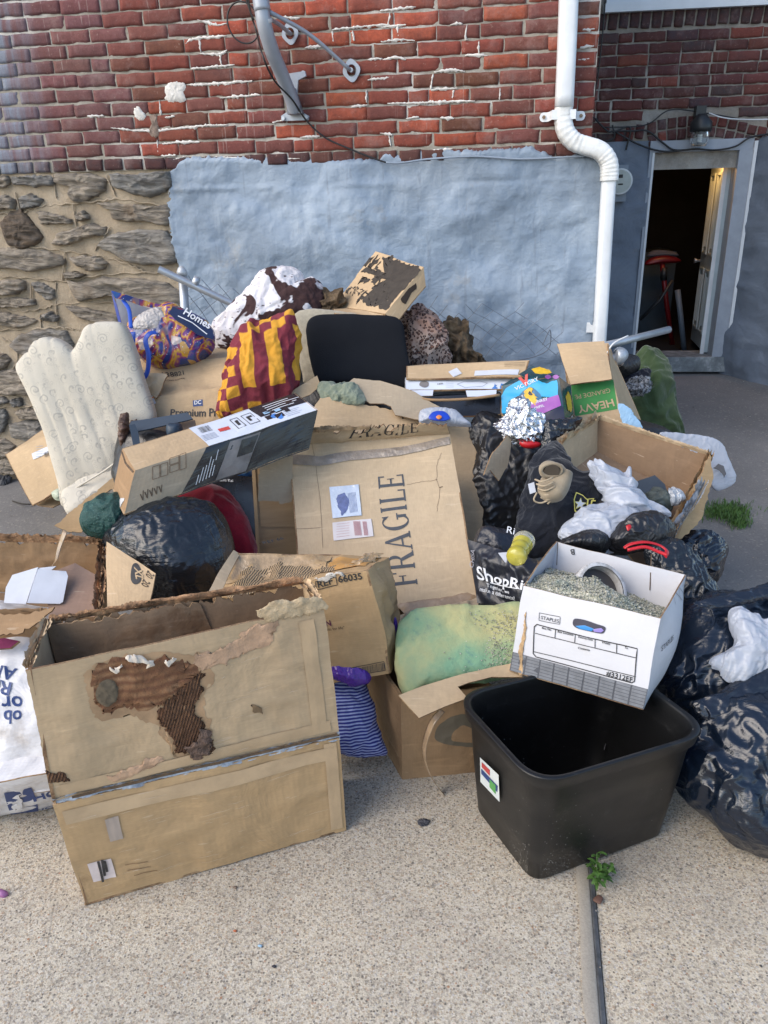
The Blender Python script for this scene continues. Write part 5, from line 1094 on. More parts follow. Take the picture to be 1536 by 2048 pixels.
for _ in range(70):
    u, v, w_ = random.uniform(.06, .85), random.uniform(.06, .93), random.uniform(.015, .12); S_ = random.choice([SL, SL, SU]); x_ = SL if S_ is SL else SU
    if S_ is SU and u < .5: continue
    i_ = np.linspace(0, 1, 7); a_ = np.stack([u+w_*i_, v+.006*nz1(i_*3+u*9, 2)+w_*.06*i_], -1); P = np.stack([S_(a_[:, 0], a_[:, 1], .0022), S_(a_[:, 0], a_[:, 1]+.0022*(1-np.abs(2*i_-1))*random.uniform(.3, 1)+.0006, .0022)], 1).reshape(-1, 3)
    mk('tape_glint', P, grid(6, 1), simple('tape_highlight', (.60, .52, .42), .3, var=.1), big)
# --- pellet sacks under the left corner
t = NT('white_poly_sack'); co = t.coord('UV'); c = t.mix(t.ramp(t.noise(co, 5, 6, .7), [(.5, 0.0), (.72, .75)]), (.60, .60, .62), (.26, .20, .14)); t.bump(t.noise(co, 6, 4, .5, 1), .5, .03); t.bump(t.noise(t.coord('UV', scale=(1, 5, 1)), 12, 4), .3, .01); SACK = t.done(c, .4)
BLUEI = simple('dark_blue_ink', (.022, .05, .17), .5, var=.15)
sk1 = thing('pellet_sack', 'white plastic sack with upside-down blue lettering leaning behind the big carton', 'sack', PZ(20, 1600, 0))
f1 = [PY(-120, 1580, 1.66), PY(150, 1580, 1.64), PY(110, 1310, 1.80), PY(-120, 1290, 1.82)]; b1_ = [p+np.array([0, .22, .02]) for p in f1]
s1 = carton(sk1, f1, b1_, SACK, th=.002, amp=.012, freq=6, seed=3, bow=.03, crumple=.006)
ptext(s1['front_panel'], 'AN', (38, 1338), (-12, 1322), BLUEI, sk1, .02); ptext(s1['front_panel'], 'RR', (32, 1368), (-10, 1352), BLUEI, sk1, .02); ptext(s1['front_panel'], 'or L', (50, 1396), (-14, 1392), BLUEI, sk1, .02); ptext(s1['front_panel'], 'ob in', (50, 1422), (-14, 1418), BLUEI, sk1, .02)
sk2 = thing('pellet_sack', 'white sack lying on the pavement with blue house logo and large letter H', 'sack', PZ(20, 1650, 0))
f2 = [PZ(-120, 1650, .02), PZ(150, 1612, .02), PY(120, 1540, 1.62), PY(-120, 1590, 1.57)]; b2_ = [p+np.array([0, .28, .0]) for p in f2]
s2_ = carton(sk2, f2, b2_, SACK, th=.002, amp=.008, freq=6, seed=5, bow=.015, crumple=.004)['front_panel']
pxrects(s2_, [((20, 1630), (62, 1572))], BLUEI, sk2, 'logo_square'); blotch(s2_, [(26, 1608), (30, 1590), (40, 1584), (48, 1595), (46, 1610), (36, 1616)], simple('logo_white', (.62, .62, .64), .5), sk2, 'logo_tree', .0005, .12, 40, .003)
ptext(s2_, 'HO', (66, 1596), (125, 1584), BLUEI, sk2, .03); ptext(s2_, 'HOM', (74, 1620), (125, 1612), BLUEI, sk2, .02); ptext(s2_, 'Home', (76, 1636), (125, 1628), BLUEI, sk2, .02)
# --- left open carton with XL flap, full of card
xl = thing('cardboard_carton', 'open rotting carton at the left edge with an XL printed flap, holding scrap card', 'cardboard box', PY(60, 1240, 1.95))
bl, br = PY(-110, 1062, 2.22), PY(206, 1082, 2.25); fl_, fr_ = PY(-110, 1228, 1.84), PY(196, 1222, 1.86); dn = np.array([0, 0, -.21])
sheet('back_panel', (bl+dn, br+dn, br, bl), BROWN, xl, .006, 70, 20, .008, 5, 3, 0, .004, top=tear(.14, 9, 3, .0), back=BROWN)
sheet('front_panel', (fl_+dn, fr_+dn+[-.17, 0, 0], fr_+[-.17, 0, 0], fl_), BROWN, xl, .006, 50, 16, .008, 5, 3, top=tear(.15, 7, 6, 0))
sheet('right_panel', (fr_+dn, br+dn, br, fr_), GOLD, xl, .009, 50, 16, .008, 5, 3, top=tear(.12, 8, 8, 0)); sheet('bottom_panel', (bl+dn, br+dn, fr_+dn, fl_+dn), INNER, xl, .005, 10, 10)
_, sx_ = sheet('side_flap', (PY(215, 1222, 1.87), PY(300, 1203, 1.88), PY(311, 1146, 1.95), PY(212, 1083, 2.12)), PLAIN, xl, .005, 24, 20, .004, 4, 2, .008)
blotch(sx_, [(264, 1150), (268, 1132), (277, 1130), (284, 1145), (283, 1165), (273, 1172), (265, 1165)], INK, xl, 'size_mark', .0003, .0, 40, smooth=True); ptext(sx_, 'XL', (271, 1137), (275, 1162), PLAIN, xl, .03, off=.003); ptext(sx_, '20  20', (298, 1142), (284, 1172), INKB, xl); 
rimtear(xl, [bl, bl*.6+br*.4+[0, 0, -.01], br*.8+bl*.2, br], .022, RIM, 11); rimtear(xl, [br, (br+fr_)/2, fr_], .016, RIM, 12); rimtear(xl, [fl_, fl_*.4+fr_*.6, fr_+[-.17, 0, 0]], .02, BROWN, 13)
tp_ = tube('loose_tape', spl([PY(130, 1062, 2.1), PY(118, 1095, 2.08), PY(112, 1120, 2.04), PY(104, 1132, 2.0)], 16), .006, TAPE, xl, 6, prof=(1.6, .15, 1), rad=np.linspace(1.8, .4, 16))
cut('card_insert', [(85, 1150), (150, 1125), (192, 1150), (190, 1235), (100, 1235)], 2.0, 68, 4, cardboard('pinkish_card', (.30, .20, .15), .15, seed=31.0), None, .004, .006); tag(bpy.data.objects['card_insert'], 'pinkish brown card sheet lying inside the XL-flap carton', 'card')
wp_ = thing('paper_tray', 'folded white card tray lying in the carton at the left edge', 'paper tray', PY(60, 1180, 2.0))
cut('tray_panel', [(8, 1206), (12, 1175), (25, 1150), (76, 1134), (66, 1165), (52, 1208)], 1.99, 60, -6, WHITE, wp_, .002, .004, edge=WHITE); cut('tray_panel', [(54, 1206), (68, 1160), (76, 1138), (132, 1142), (136, 1152), (126, 1204), (120, 1208)], 1.98, 55, 10, WHITE, wp_, .002, .004, edge=WHITE)
cut('tray_lip', [(76, 1136), (112, 1132), (100, 1142), (80, 1143)], 2.04, 70, 0, WHITE, wp_, .002, .002, edge=WHITE)
o, _ = cut('cardboard_scrap', [(110, 1052), (168, 1002), (224, 957), (232, 972), (200, 996), (176, 1030), (164, 1066), (140, 1064)], 2.5, 40, 10, GOLD, None, .006, .008, jag=.004, seed=4); tag(o, 'torn corrugated strip under the seat of the cream chair', 'cardboard')
o, _ = cut('cardboard_scrap', [(-40, 1230), (60, 1226), (110, 1218), (50, 1262), (-40, 1275)], 1.80, 50, 0, BROWN, None, .006, .008, jag=.005, seed=9); tag(o, 'brown torn flap edge above the white sack at far left', 'cardboard')
pk = cut('pink_cloth', [(-30, 1280), (10, 1276), (38, 1282), (20, 1296), (-30, 1300)], 1.80, 45, 0, fabric('magenta_knit', (.20, .03, .09)), None, .012, .01); tag(pk[0], 'scrap of magenta knit peeking above the sack', 'cloth')
# --- black tote
tote = thing('storage_tote', 'black plastic storage tote with rolled rim and small sticker, no lid', 'storage tote', PZ(1080, 1750, .012))
ZR = .405; L_, F_, R_ = PZ(922, 1392, ZR), PZ(1078, 1562, ZR), PZ(1410, 1462, ZR); B_ = L_+R_-F_
l_, f_, r_ = PZ(946, 1610, .012), PZ(1066, 1768, .012), PZ(1332, 1668, .012); b_ = l_+r_-f_
def rquad(Q, rad, n=10):
    out = []; k = 4
    for q in range(4):
        p, a, b = Q[q], Q[q-1], Q[(q+1) % 4]; da = (a-p)/np.linalg.norm(a-p); db = (b-p)/np.linalg.norm(b-p); s0_, s1_ = p+da*rad, p+db*rad
        for e in np.linspace(0, 1, n): out.append(s0_*(1-e)**2+2*p*e*(1-e)+s1_*e**2)
    # subdivide the straight runs
    res = []; m_ = len(out)
    for q in range(m_):
        a, b = out[q], out[(q+1) % m_]; res.append(a)
        if (q+1) % n == 0:
            for e in (.25, .5, .75): res.append(a*(1-e)+b*e)
    return np.array(res)
top_ = [L_, F_, R_, B_]; bot_ = [l_, f_, r_, b_]; ct = sum(top_)/4; cb_ = sum(bot_)/4
def lev(f, sc=1.0, rad=.06):
    c = cb_*(1-f)+ct*f; return rquad([c+(bq*(1-f)+tq*f-c)*sc for bq, tq in zip(bot_, top_)], rad)
loops = [lev(0, .93, .04)-[0, 0, 0], lev(.0, 1.0, .045)+[0, 0, .004], lev(.3, 1, .05), lev(.6, 1.0, .055), lev(.82, 1.0, .065), lev(.825, 1.012, .07), lev(.90, 1.015, .075), lev(.903, 1.02, .075), lev(.905, 1.062, .085), lev(.91, 1.068, .085), lev(.985, 1.078, .09), lev(.997, 1.076, .09), lev(1.002, 1.066, .088), lev(1.002, 1.02, .085), lev(.998, 1.008, .083), lev(.985, 1.0, .082), lev(.93, .985, .088), lev(.84, .965, .08), lev(.82, .955, .07), lev(.5, .97, .06), lev(.05, .96, .05), lev(.03, .9, .04), lev(.03, .3, .02)]
n = len(loops[0]); V = np.concatenate(loops); F = [(q*n+k, q*n+(k+1) % n, (q+1)*n+(k+1) % n, (q+1)*n+k) for q in range(len(loops)-1) for k in range(n)]
F.append(tuple(range(n))[::-1]); F.append(tuple((len(loops)-1)*n+k for k in range(n)))
t = NT('black_tote_plastic'); co = t.coord('Object'); c = t.mix(t.ramp(t.noise(co, 14, 9, .75), [(.58, 0.0), (.72, .28)]), (.0045, .0048, .0055), (.075, .075, .073)); c = t.mix(t.math('MULTIPLY', t.ramp(t.vor(co, 45), [(.05, .9), (.09, 0.0)]), t.ramp(t.noise(co, 6, 4), [(.55, 0.0), (.6, 1.0)])), c, (.35, .34, .32)); c = t.mix(t.ramp(t.noise(t.coord('Object', scale=(1, 1, 9), rot=(.3, .2, .5)), 30, 4, .7), [(.66, 0.0), (.69, .2)]), c, (.12, .12, .12))
t.bump(t.noise(co, 170, 3), .10, .002); t.bump(t.noise(co, 4, 3), .1, .02); TOT = t.done(c, t.ramp(t.noise(co, 6, 5), [(.3, .34), (.7, .5)]), 0, .5)
o = mk('body', V, F, TOT, tote)
# sticker on its left face
ST = Surf([lev(0)[0]*0+l_*1.0, f_*1.0, F_*.85+f_*.15, L_*.85+l_*.15], 0, 1, 0); ST.n = np.cross(ST.c[1]-ST.c[0], ST.c[3]-ST.c[0]); ST.n /= np.linalg.norm(ST.n)
if ST.n@(CAMP-ST.c[0]) < 0: ST.n *= -1
def pquad(S, px, m, parent, name, off): 
    U = np.array([uvpx(S, *q) for q in px]); P = S(U[:, 0], U[:, 1], off); return mk(name, P, [(0, 1, 2, 3)], m, parent, None, False)
pquad(ST, [(965, 1562), (1003, 1602), (1001, 1548), (964, 1513)], simple('sticker_white', (.55, .6, .62), .4), tote, 'sticker', .006); pquad(ST, [(967, 1545), (999, 1582), (1000, 1570), (967, 1535)], BLUEI, tote, 'sticker_band', .007)
pquad(ST, [(968, 1532), (984, 1550), (984, 1538), (968, 1522)], simple('sticker_red', (.4, .05, .05), .4), tote, 'sticker_band', .007); pquad(ST, [(984, 1572), (996, 1586), (996, 1568), (984, 1556)], simple('sticker_green', (.08, .3, .08), .4), tote, 'sticker_mark', .0075)
FLV = []; FLF = []
for _ in range(420):
    fa, fbq, fc, fd = ((l_, f_, F_, L_), (f_, r_, R_, F_))[random.random() < .5]; u_q = (1-abs(random.gauss(0, .16))) if fa is l_ else abs(random.gauss(0, .2)); v_q = abs(random.gauss(0, .16)) if random.random() < .8 else random.uniform(0, .8)
    if not (.04 < u_q < .93 and .01 < v_q < .8): continue
    nq = np.cross(fbq-fa, fd-fa); nq /= np.linalg.norm(nq); nq = nq if nq@(CAMP-fa) > 0 else -nq; pq3 = bil([fa, fbq, fc, fd], np.array(u_q), np.array(v_q))+nq*.002; e_1 = (fbq-fa)/np.linalg.norm(fbq-fa); e_2 = np.cross(nq, e_1); z_ = random.choice([.0007, .001, .0016]); kq = len(FLV); FLV += [pq3-e_1*z_, pq3-e_2*z_*.7, pq3+e_1*z_, pq3+e_2*z_]; FLF.append((kq, kq+1, kq+2, kq+3))
odu = mk('dust_flecks', FLV, FLF, simple('dust_fleck', (.30, .29, .27), .9), tote, None, False); odu['kind'] = 'stuff'
for _ in range(0):
    q = f_+random.uniform(-.5, .5)*.12*((l_-f_)/np.linalg.norm(l_-f_) if random.random() < .5 else (r_-f_)/np.linalg.norm(r_-f_))
o = tube('stray_string', spl([PY(1215, 1430, 1.9), PY(1218, 1460, 1.86), PY(1208, 1500, 1.8)], 12), .0012, simple('string', (.06, .06, .07), .8), tote, 5)
# --- white file box of cat litter on the tote
WBX = NT('white_box_board'); t = WBX; co = t.coord('UV'); c = t.mix(t.ramp(t.noise(co, 6, 6, .65), [(.55, 0.0), (.75, .35)]), (.54, .545, .575), (.42, .36, .28)); t.bump(t.wave(co, 20, .3, 'X'), .05, .002); t.bump(t.noise(co, 5, 4, .5, 1), .25, .02); WBX = t.done(c, .5)
fb = thing('file_box', 'white office storage box full of clumped cat litter, perched on the black tote', 'storage box', PY(1160, 1400, 1.75))
O_ = PY(1322, 1238, 1.66); a_ = PY(1045, 1172, 1.84)-O_; c_v = PY(1286, 1420, 1.62)-O_; BR_ = PY(1372, 1152, 1.95); BL_ = PY(1112, 1082, 2.12); v_ = [a_, BR_-O_, c_v]; b_v = BR_-O_
F4 = [O_+a_+c_v, O_+c_v, O_, O_+a_]; BB = [BL_+c_v, BR_+c_v, BR_, BL_]
print('filebox dims', [round(float(np.linalg.norm(x)), 3) for x in v_])
sf = carton(fb, F4, BB, WBX, skip=('top_panel',), th=.004, amp=.003, freq=5, seed=2, bow=.004, crumple=.001, res=30, opts={'right_panel': dict(bow=.03), 'front_panel': dict(bow=.003, crumple=0, bot=lambda u: .012*np.abs(nz1(u*12, 3)))})
SFp = sf['front_panel']
BI = simple('black_print', (.03, .03, .034), .5, var=.1)
GRID = simple('dark_grey_print', (.075, .08, .095), .5, var=.2, scale=40); LGR = simple('light_grey_print', (.17, .18, .20), .5, var=.2, scale=40)
def fq(x, y): return uvpx(SFp, x, y)
u0, v0 = fq(1036, 1352); 
rects(SFp, [(.0, .012, 1.0, .235)], GRID, fb, 'printed_band', .0015)
L = [];
nc = 9; nr_ = 6
for a in range(nc):
    for b in range(nr_): L.append((.008+a/nc, .016+b*.22/nr_+.003, (a+1)/nc-.004, .016+(b+1)*.22/nr_-.003))
rects(SFp, L, LGR, fb, 'printed_grid', .0022)
def rr(px, w=.0028): pline(SFp, px+[px[0]], w, BI, fb)
rr([(1073, 1249), (1276, 1298), (1268, 1362), (1262, 1365), (1072, 1313), (1066, 1306), (1068, 1254)]); pline(SFp, [(1070, 1266), (1273, 1316)], .002, BI, fb); pline(SFp, [(1066, 1302), (1271, 1353)], .002, BI, fb)
for x, y in ((1110, 1258), (1150, 1268), (1192, 1278), (1235, 1288)): pline(SFp, [(x, y), (x-1, y+18)], .002, BI, fb)
for s_, p0, p1 in (('Box No.', (1083, 1257), (1102, 1261)), ('Box Location', (1114, 1264), (1146, 1271)), ('Destroy Date', (1156, 1274), (1187, 1281)), ('From', (1206, 1286), (1221, 1290)), ('To', (1250, 1297), (1257, 1299)), ('Contents', (1156, 1297), (1180, 1302)), ('#3312EF', (1212, 1350), (1264, 1364))): ptext(SFp, s_, p0, p1, BI, fb, .02, off=.002)
rr([(1078, 1226), (1119, 1233), (1118, 1248), (1077, 1241)], .0014); ptext(SFp, 'STAPLES', (1081, 1238), (1116, 1245), BI, fb, .005)
HC = [fq(*q) for q in ((1146, 1250), (1145, 1243), (1150, 1237), (1170, 1240), (1195, 1248), (1212, 1254), (1212, 1262), (1205, 1267), (1180, 1262), (1155, 1256))]
blotch(SFp, [(1146, 1250), (1145, 1243), (1150, 1237), (1170, 1240), (1195, 1248), (1212, 1254), (1212, 1262), (1205, 1267), (1180, 1262), (1155, 1256)], simple('hand_hole_dark', (.05, .05, .07), .8), fb, 'hand_hole', .0002, 0, 60, .0018, smooth=True)
blotch(SFp, [(1150, 1251), (1170, 1250), (1190, 1257), (1185, 1262), (1160, 1257)], simple('blue_scoop', (.02, .20, .5), .4), fb, 'blue_scoop', .0004, 0, 40, .0025); blotch(SFp, [(1188, 1258), (1205, 1256), (1210, 1261), (1204, 1265), (1190, 1263)], simple('lilac', (.25, .2, .5), .4), fb, 'lilac_plastic', .0004, 0, 30, .0025)
for k, px in enumerate(([(1037, 1340), (1041, 1300), (1046, 1245), (1053, 1222), (1052, 1240), (1048, 1262), (1050, 1290), (1045, 1320), (1044, 1350)],)): blotch(SFp, px, simple('torn_box_edge', (.42, .28, .15), .9, var=.4, scale=40), fb, 'torn_edge', .0012, .06, 60, .002)
SRp = sf['right_panel']; text(SRp, 'STAPLES', .10, .60, .020, BI, fb, 6); 
for q in range(3): pline(SRp, [(1344+q*7, 1208-q*7), (1350+q*7, 1180-q*5), (1353+q*7, 1200-q*6)], .0015, BI, fb)
TAN = simple('tape_stain', (.45, .33, .2), .6, var=.3)
SB = Surf([BB[0], BB[1], BB[2], BB[3]], 0, 1, 0); SB.n *= 1 if SB.n@(CAMP-SB.c[0]) > 0 else -1
ptext(SB, 'B', (1149, 1098), (1141, 1098), BI, fb, .02, off=.004)
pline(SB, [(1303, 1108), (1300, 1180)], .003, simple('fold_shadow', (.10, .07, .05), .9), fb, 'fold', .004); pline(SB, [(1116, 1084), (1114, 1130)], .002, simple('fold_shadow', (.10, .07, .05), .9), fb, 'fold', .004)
# litter
lit = thing('cat_litter', 'grey-green clumped cat litter heaped inside the white box', 'cat litter', PY(1200, 1200, 1.75)); 
t = NT('cat_litter'); co = t.coord('World'); x = t.vor(co, 170, 'F1', 'Color'); sep = t.n('SeparateColor'); t.l(x, sep.inputs[0]); c = t.ramp(sep.outputs[0], [(0, (.20, .21, .17)), (.35, (.36, .36, .28)), (.7, (.48, .46, .37)), (1, (.60, .58, .50))])
c = t.mix(t.ramp(t.noise(co, 11, 5, .6), [(.5, 0.0), (.7, .45)]), c, (.16, .25, .23)); t.bump(t.vor(co, 170), .9, .006); t.bump(t.noise(co, 40, 5, .7), .8, .012); LIT = t.done(c, .95)
nn = 110; i, j = np.meshgrid(np.linspace(0, 1, nn+1), np.linspace(0, 1, nn+1), indexing='ij')
Pt = bil([O_+a_, O_, BR_, BL_], i*.97+.015, j*.97+.015)
hh = -.010+.050*np.exp(-(((i-.48)/.33)**2+((j-.30)/.30)**2))-.075*j-.015*i+.010*fbm(np.stack([i, j, i*0], -1)*5, 3, 4)+.0045*np.abs(vn(np.stack([i, j, i*0], -1)*46, 6))+.003*vn(np.stack([i, j, i*0], -1)*90, 7)
hh = np.where(j < .05, np.minimum(hh, -.003), hh); up = -c_v/np.linalg.norm(c_v); P = Pt+up*(hh)[..., None]
mk('litter_surface', P.reshape(-1, 3), grid(nn, nn), LIT, lit)
V = []; F = []
for _ in range(5200):
    a_i, b_i = random.random(), random.random(); p = P[int(a_i*nn), int(b_i*nn)]; s_ = random.choice([.0016, .0022, .003, .0042]); k = len(V)
    V += [tuple(p+np.array(q)*s_*random.uniform(.7, 1.2)) for q in ico]; F += [tuple(v+k for v in f) for f in icf]
o = mk('litter_grains', V, F, LIT, lit, None, False); o['kind'] = 'stuff'
# white round dish half buried
dsh = thing('round_dish', 'dirty white round plastic dish half buried at the back of the cat litter', 'dish', PY(1200, 1150, 1.85))
dc = PY(1205, 1178, 1.93); ax = np.array([.25, -.62, .55]); ax /= np.linalg.norm(ax); e1 = np.cross(ax, [0, 0, 1]); e1 /= np.linalg.norm(e1); e2 = np.cross(ax, e1)
t = NT('gritty_white_plastic'); co = t.coord('Object'); t.bump(t.noise(co, 60, 4), .3, .004); DW = t.done(t.mix(t.ramp(t.noise(co, 22, 7, .75), [(.45, 0.0), (.6, .8)]), (.55, .55, .55), (.24, .22, .19)), .5)
def revolve(name, c, ax, e1, e2, prof, m, parent, n=48):
    V = [c+ax*h+(e1*math.cos(2*math.pi*k/n)+e2*math.sin(2*math.pi*k/n))*r for r, h in prof for k in range(n)]
    return mk(name, V, [(q*n+k, q*n+(k+1) % n, (q+1)*n+(k+1) % n, (q+1)*n+k) for q in range(len(prof)-1) for k in range(n)], m, parent)
revolve('dish_wall', dc, ax, e1, e2, [(.068, .0), (.078, .0), (.080, -.004), (.076, -.05), (.070, -.055), (.066, -.05), (.066, -.001)], DW, dsh); revolve('dish_inside', dc, ax, e1, e2, [(.066, -.03), (.0005, -.034)], simple('dark_dish_inside', (.05, .045, .045), .6), dsh)
# --- foam pad and the carton it spills from
fm = NT('mouldy_foam'); t = fm; co = t.coord('UV'); c = t.mix(t.ramp(t.noise(co, 3.2, 5, .6), [(.4, 0.0), (.6, 1.0)]), (.41, .39, .19), (.17, .31, .19)); c = t.mix(t.ramp(t.noise(co, 8, 6, .7), [(.58, 0.0), (.7, .6)]), c, (.04, .12, .17)); t.bump(t.noise(co, 120, 4, .7), .6, .004); t.bump(t.noise(co, 8, 4), .3, .015); FOAM = t.done(c, .95)
puff('foam_cushion', [(790, 1345), (792, 1300), (800, 1250), (830, 1228), (890, 1220), (960, 1216), (1045, 1214), (1075, 1250), (1065, 1330), (1010, 1352), (930, 1362), (860, 1375), (812, 1392)], 1.92, 52, .05, FOAM, None, 'yellow and green mouldy foam cushion lying between the cartons', 'cushion', sim=THICK, disp=cloth_disp(.006, 5, 3, .002), p=5, sharp=False, back=1.0)
V = []; F = []; PCu = PY(1020, 1270, 1.95)
for _ in range(500):
    x = 1035-abs(random.gauss(0, 45)); y = random.uniform(1222, 1345); n_ = np.array([0, -math.cos(R(52)), math.sin(R(52))]); P0_ = PY(930, 1295, 1.92)+n_*.052; p = PP(x, y, P0_, n_); s_ = random.choice([.0015, .0022, .003]); k = len(V)
    V += [tuple(p+np.array(q)*s_) for q in ico]; F += [tuple(v+k for v in f) for f in icf]
o = mk('spilled_litter', V, F, LIT, None, None, False); tag(o, 'grains of cat litter spilled over the yellow-green cushion', 'litter', kind='stuff')
cu = thing('cardboard_carton', 'brown carton with round printed logo and bent-out flap, standing behind the tote', 'cardboard box', PZ(860, 1560, 0))
q0, q1 = PZ(803, 1560, .01), PZ(985, 1540, .01); q2, q3 = PY(985, 1372, q1[1]), PY(800, 1396, q0[1]-.01); d0 = np.array([-.10, .30, 0])
su = carton(cu, [q0, q1, q2, q3], [q0+d0, q1+d0, q2+d0, q3+d0+np.array([0, 0, .01])], BROWN, skip=('top_panel',), amp=.005, seed=6, crumple=.004, opts={'left_panel': dict(th=.010)})
t_ = blotch(su['front_panel'], [(872, 1478), (878, 1450), (905, 1432), (935, 1428), (960, 1445), (960, 1485), (920, 1490)], simple('faded_logo_ink', (.12, .10, .07), .8, var=.2), cu, 'round_logo', .0003, .01, smooth=True); blotch(su['front_panel'], [(905, 1478), (910, 1458), (930, 1448), (950, 1460), (948, 1480)], BROWN, cu, 'round_logo_gap', .0003, .01, off=.0028, smooth=True)
cut('bent_flap', [(797, 1392), (845, 1372), (930, 1345), (990, 1330), (1045, 1322), (1046, 1352), (985, 1350), (940, 1362), (916, 1372), (936, 1394), (890, 1412), (838, 1436)], 1.75, 62, 6, PLAIN, cu, .006, .010, seed=5)
tube('hanging_tape', spl([PY(885, 1420, 1.72), PY(862, 1450, 1.70), PY(848, 1500, 1.72), PY(858, 1545, 1.74), PZ(890, 1590, .006), PZ(938, 1612, .006)], 40), .009, TAPE, cu, 6, prof=(1.3, .12, 1))
puff('lead_scrap', [(836, 1644), (845, 1638), (858, 1642), (854, 1650), (842, 1652)], PZ(846, 1645, .015)[1], 80, .006, simple('dark_pebble', (.05, .05, .06), .7), None, 'dark flat pebble on the concrete between carton and tote', 'stone', disp=cloth_disp(.002, 60, 2))
# --- striped pillow and purple bag
t = NT('blue_stripe'); co = t.coord('UV', rot=(0, 0, R(-3))); w = t.wave(co, 34, .35, 'Y', dscale=.6); c = t.mix(t.ramp(w, [(.52, 0.0), (.60, 1.0)]), (.022, .03, .20), (.33, .37, .62)); t.bump(t.noise(t.coord('UV'), 8, 4, .5, 1), .4, .03); STR = t.done(c, .85)
puff('striped_pillow', [(640, 1345), (715, 1350), (735, 1385), (752, 1430), (768, 1480), (776, 1510), (740, 1512), (690, 1509), (640, 1500)], 1.92, 25, .07, STR, None, 'navy pillow with thin light blue stripes beside the big carton', 'pillow', sim=CLOTH, disp=cloth_disp(.010, 6, 8, .002))
PUR = plastic_bag('purple_plastic', (.07, .02, .26), .3)
puff('purple_bag', [(650, 1325), (700, 1322), (735, 1340), (738, 1362), (705, 1372), (690, 1365), (660, 1352)], 1.90, 40, .03, PUR, None, 'purple plastic bag squashed on top of the striped pillow', 'plastic bag', sim=FILM, disp=bag_disp(.012, 9, 3))
puff('purple_wrapper', [(788, 1238), (794, 1242), (798, 1275), (792, 1295), (785, 1280)], 1.98, 10, .01, PUR, None, 'sliver of purple plastic beside the REF carton', 'wrapper', disp=bag_disp(.004, 12, 5))
# --- REF 66035 carton
O2, v2 = orth((738, 1143), (425, 1195), (756, 1078), (786, 1347), 1.90, (1.78, 2.12, 1.86))
print('ref dims', [round(float(np.linalg.norm(x)), 3) for x in v2])
rf = thing('cardboard_carton', 'crushed carton printed REF 66035 with taped torn top, tipped between the boxes', 'cardboard box', O2+v2[2])
a2, b2v, c2 = v2; FF = [O2+a2+c2, O2+c2, O2, O2+a2]; BF = [p+b2v*1.0 for p in FF]; BF[1] = PY(800, 1290, 2.14); BF[2] = PY(776, 1118, 2.16); BF[3] = PY(470, 1102, 2.06)
sr = carton(rf, FF, BF, GOLD, th=.006, amp=.006, freq=6, seed=9, bow=.006, crumple=.006, opts={'front_panel': dict(crumple=.002, bow=.0), 'right_panel': dict(crumple=.018), 'top_panel': dict(crumple=.010, bow=-.01)})
sp_ = sr['front_panel']
ptext(sp_, 'REF', (638, 1175), (667, 1170), INK, rf, .02); pline(sp_, [(634, 1178), (632, 1163), (672, 1156), (675, 1173), (634, 1179)], .0022, INK, rf); ptext(sp_, '66035', (678, 1168), (727, 1160), INK, rf, .02)
ptext(sp_, 'N', (655, 1253), (666, 1251), simple('maroon_ink', (.10, .02, .05), .6), rf, .03); ptext(sp_, 'ults for life"', (655, 1262), (692, 1257), INKB, rf, .0)
pline(sp_, [(688, 1337), (772, 1322), (776, 1340), (692, 1352), (688, 1337)], .002, INK, rf)
for q in range(30): x = 692+q*2.75; pline(sp_, [(x, 1339-q*.5), (x+1.5, 1350-q*.38)], random.choice([.0012, .002]), INK, rf, 'barcode_bar')
st_ = sr['top_panel']; patch(st_, .25, .25, .62, .95, CT2 := simple('gloss_tape', (.42, .29, .16), .12, var=.35, scale=22, bump=.8, bscale=28, bd=.008, spec=.9), rf, 'shiny_tape'); patch(st_, .02, .3, .3, .98, CT2, rf, 'shiny_tape'); patch(st_, .64, .3, .95, .9, simple('orange_board', (.50, .27, .09), .5, var=.15), rf, 'orange_panel')
t = NT('ribbed_board'); co = t.coord('UV'); w = t.wave(co, 44, .3, 'X'); t.bump(w, .8, .008); RIB = t.done(t.mix(w, (.24, .155, .09), (.46, .34, .2)), .85)
blotch(st_, [(438, 1176), (480, 1140), (560, 1126), (660, 1128), (690, 1142), (640, 1150), (560, 1162), (470, 1180)], RIB, rf, 'exposed_corrugation', .003, .05, seed=3); ptext(st_, 'REF 66', (515, 1107), (555, 1098), INK, rf, .01)
sheet('end_flap', (PY(418, 1182, 1.82), PY(440, 1192, 1.80), PY(480, 1108, 2.06), PY(468, 1100, 2.06)), PALE, rf, .008, 10, 20)
blotch(st_, [(700, 1130), (735, 1088), (768, 1078), (762, 1095), (742, 1128), (725, 1140)], CT2, rf, 'torn_tape', .008, .06, seed=7)
blotch(sp_, [(625, 1158), (690, 1142), (690, 1147), (640, 1160)], simple('torn_white', (.6, .56, .5), .8), rf, 'torn_edge', .002, .1, 40)
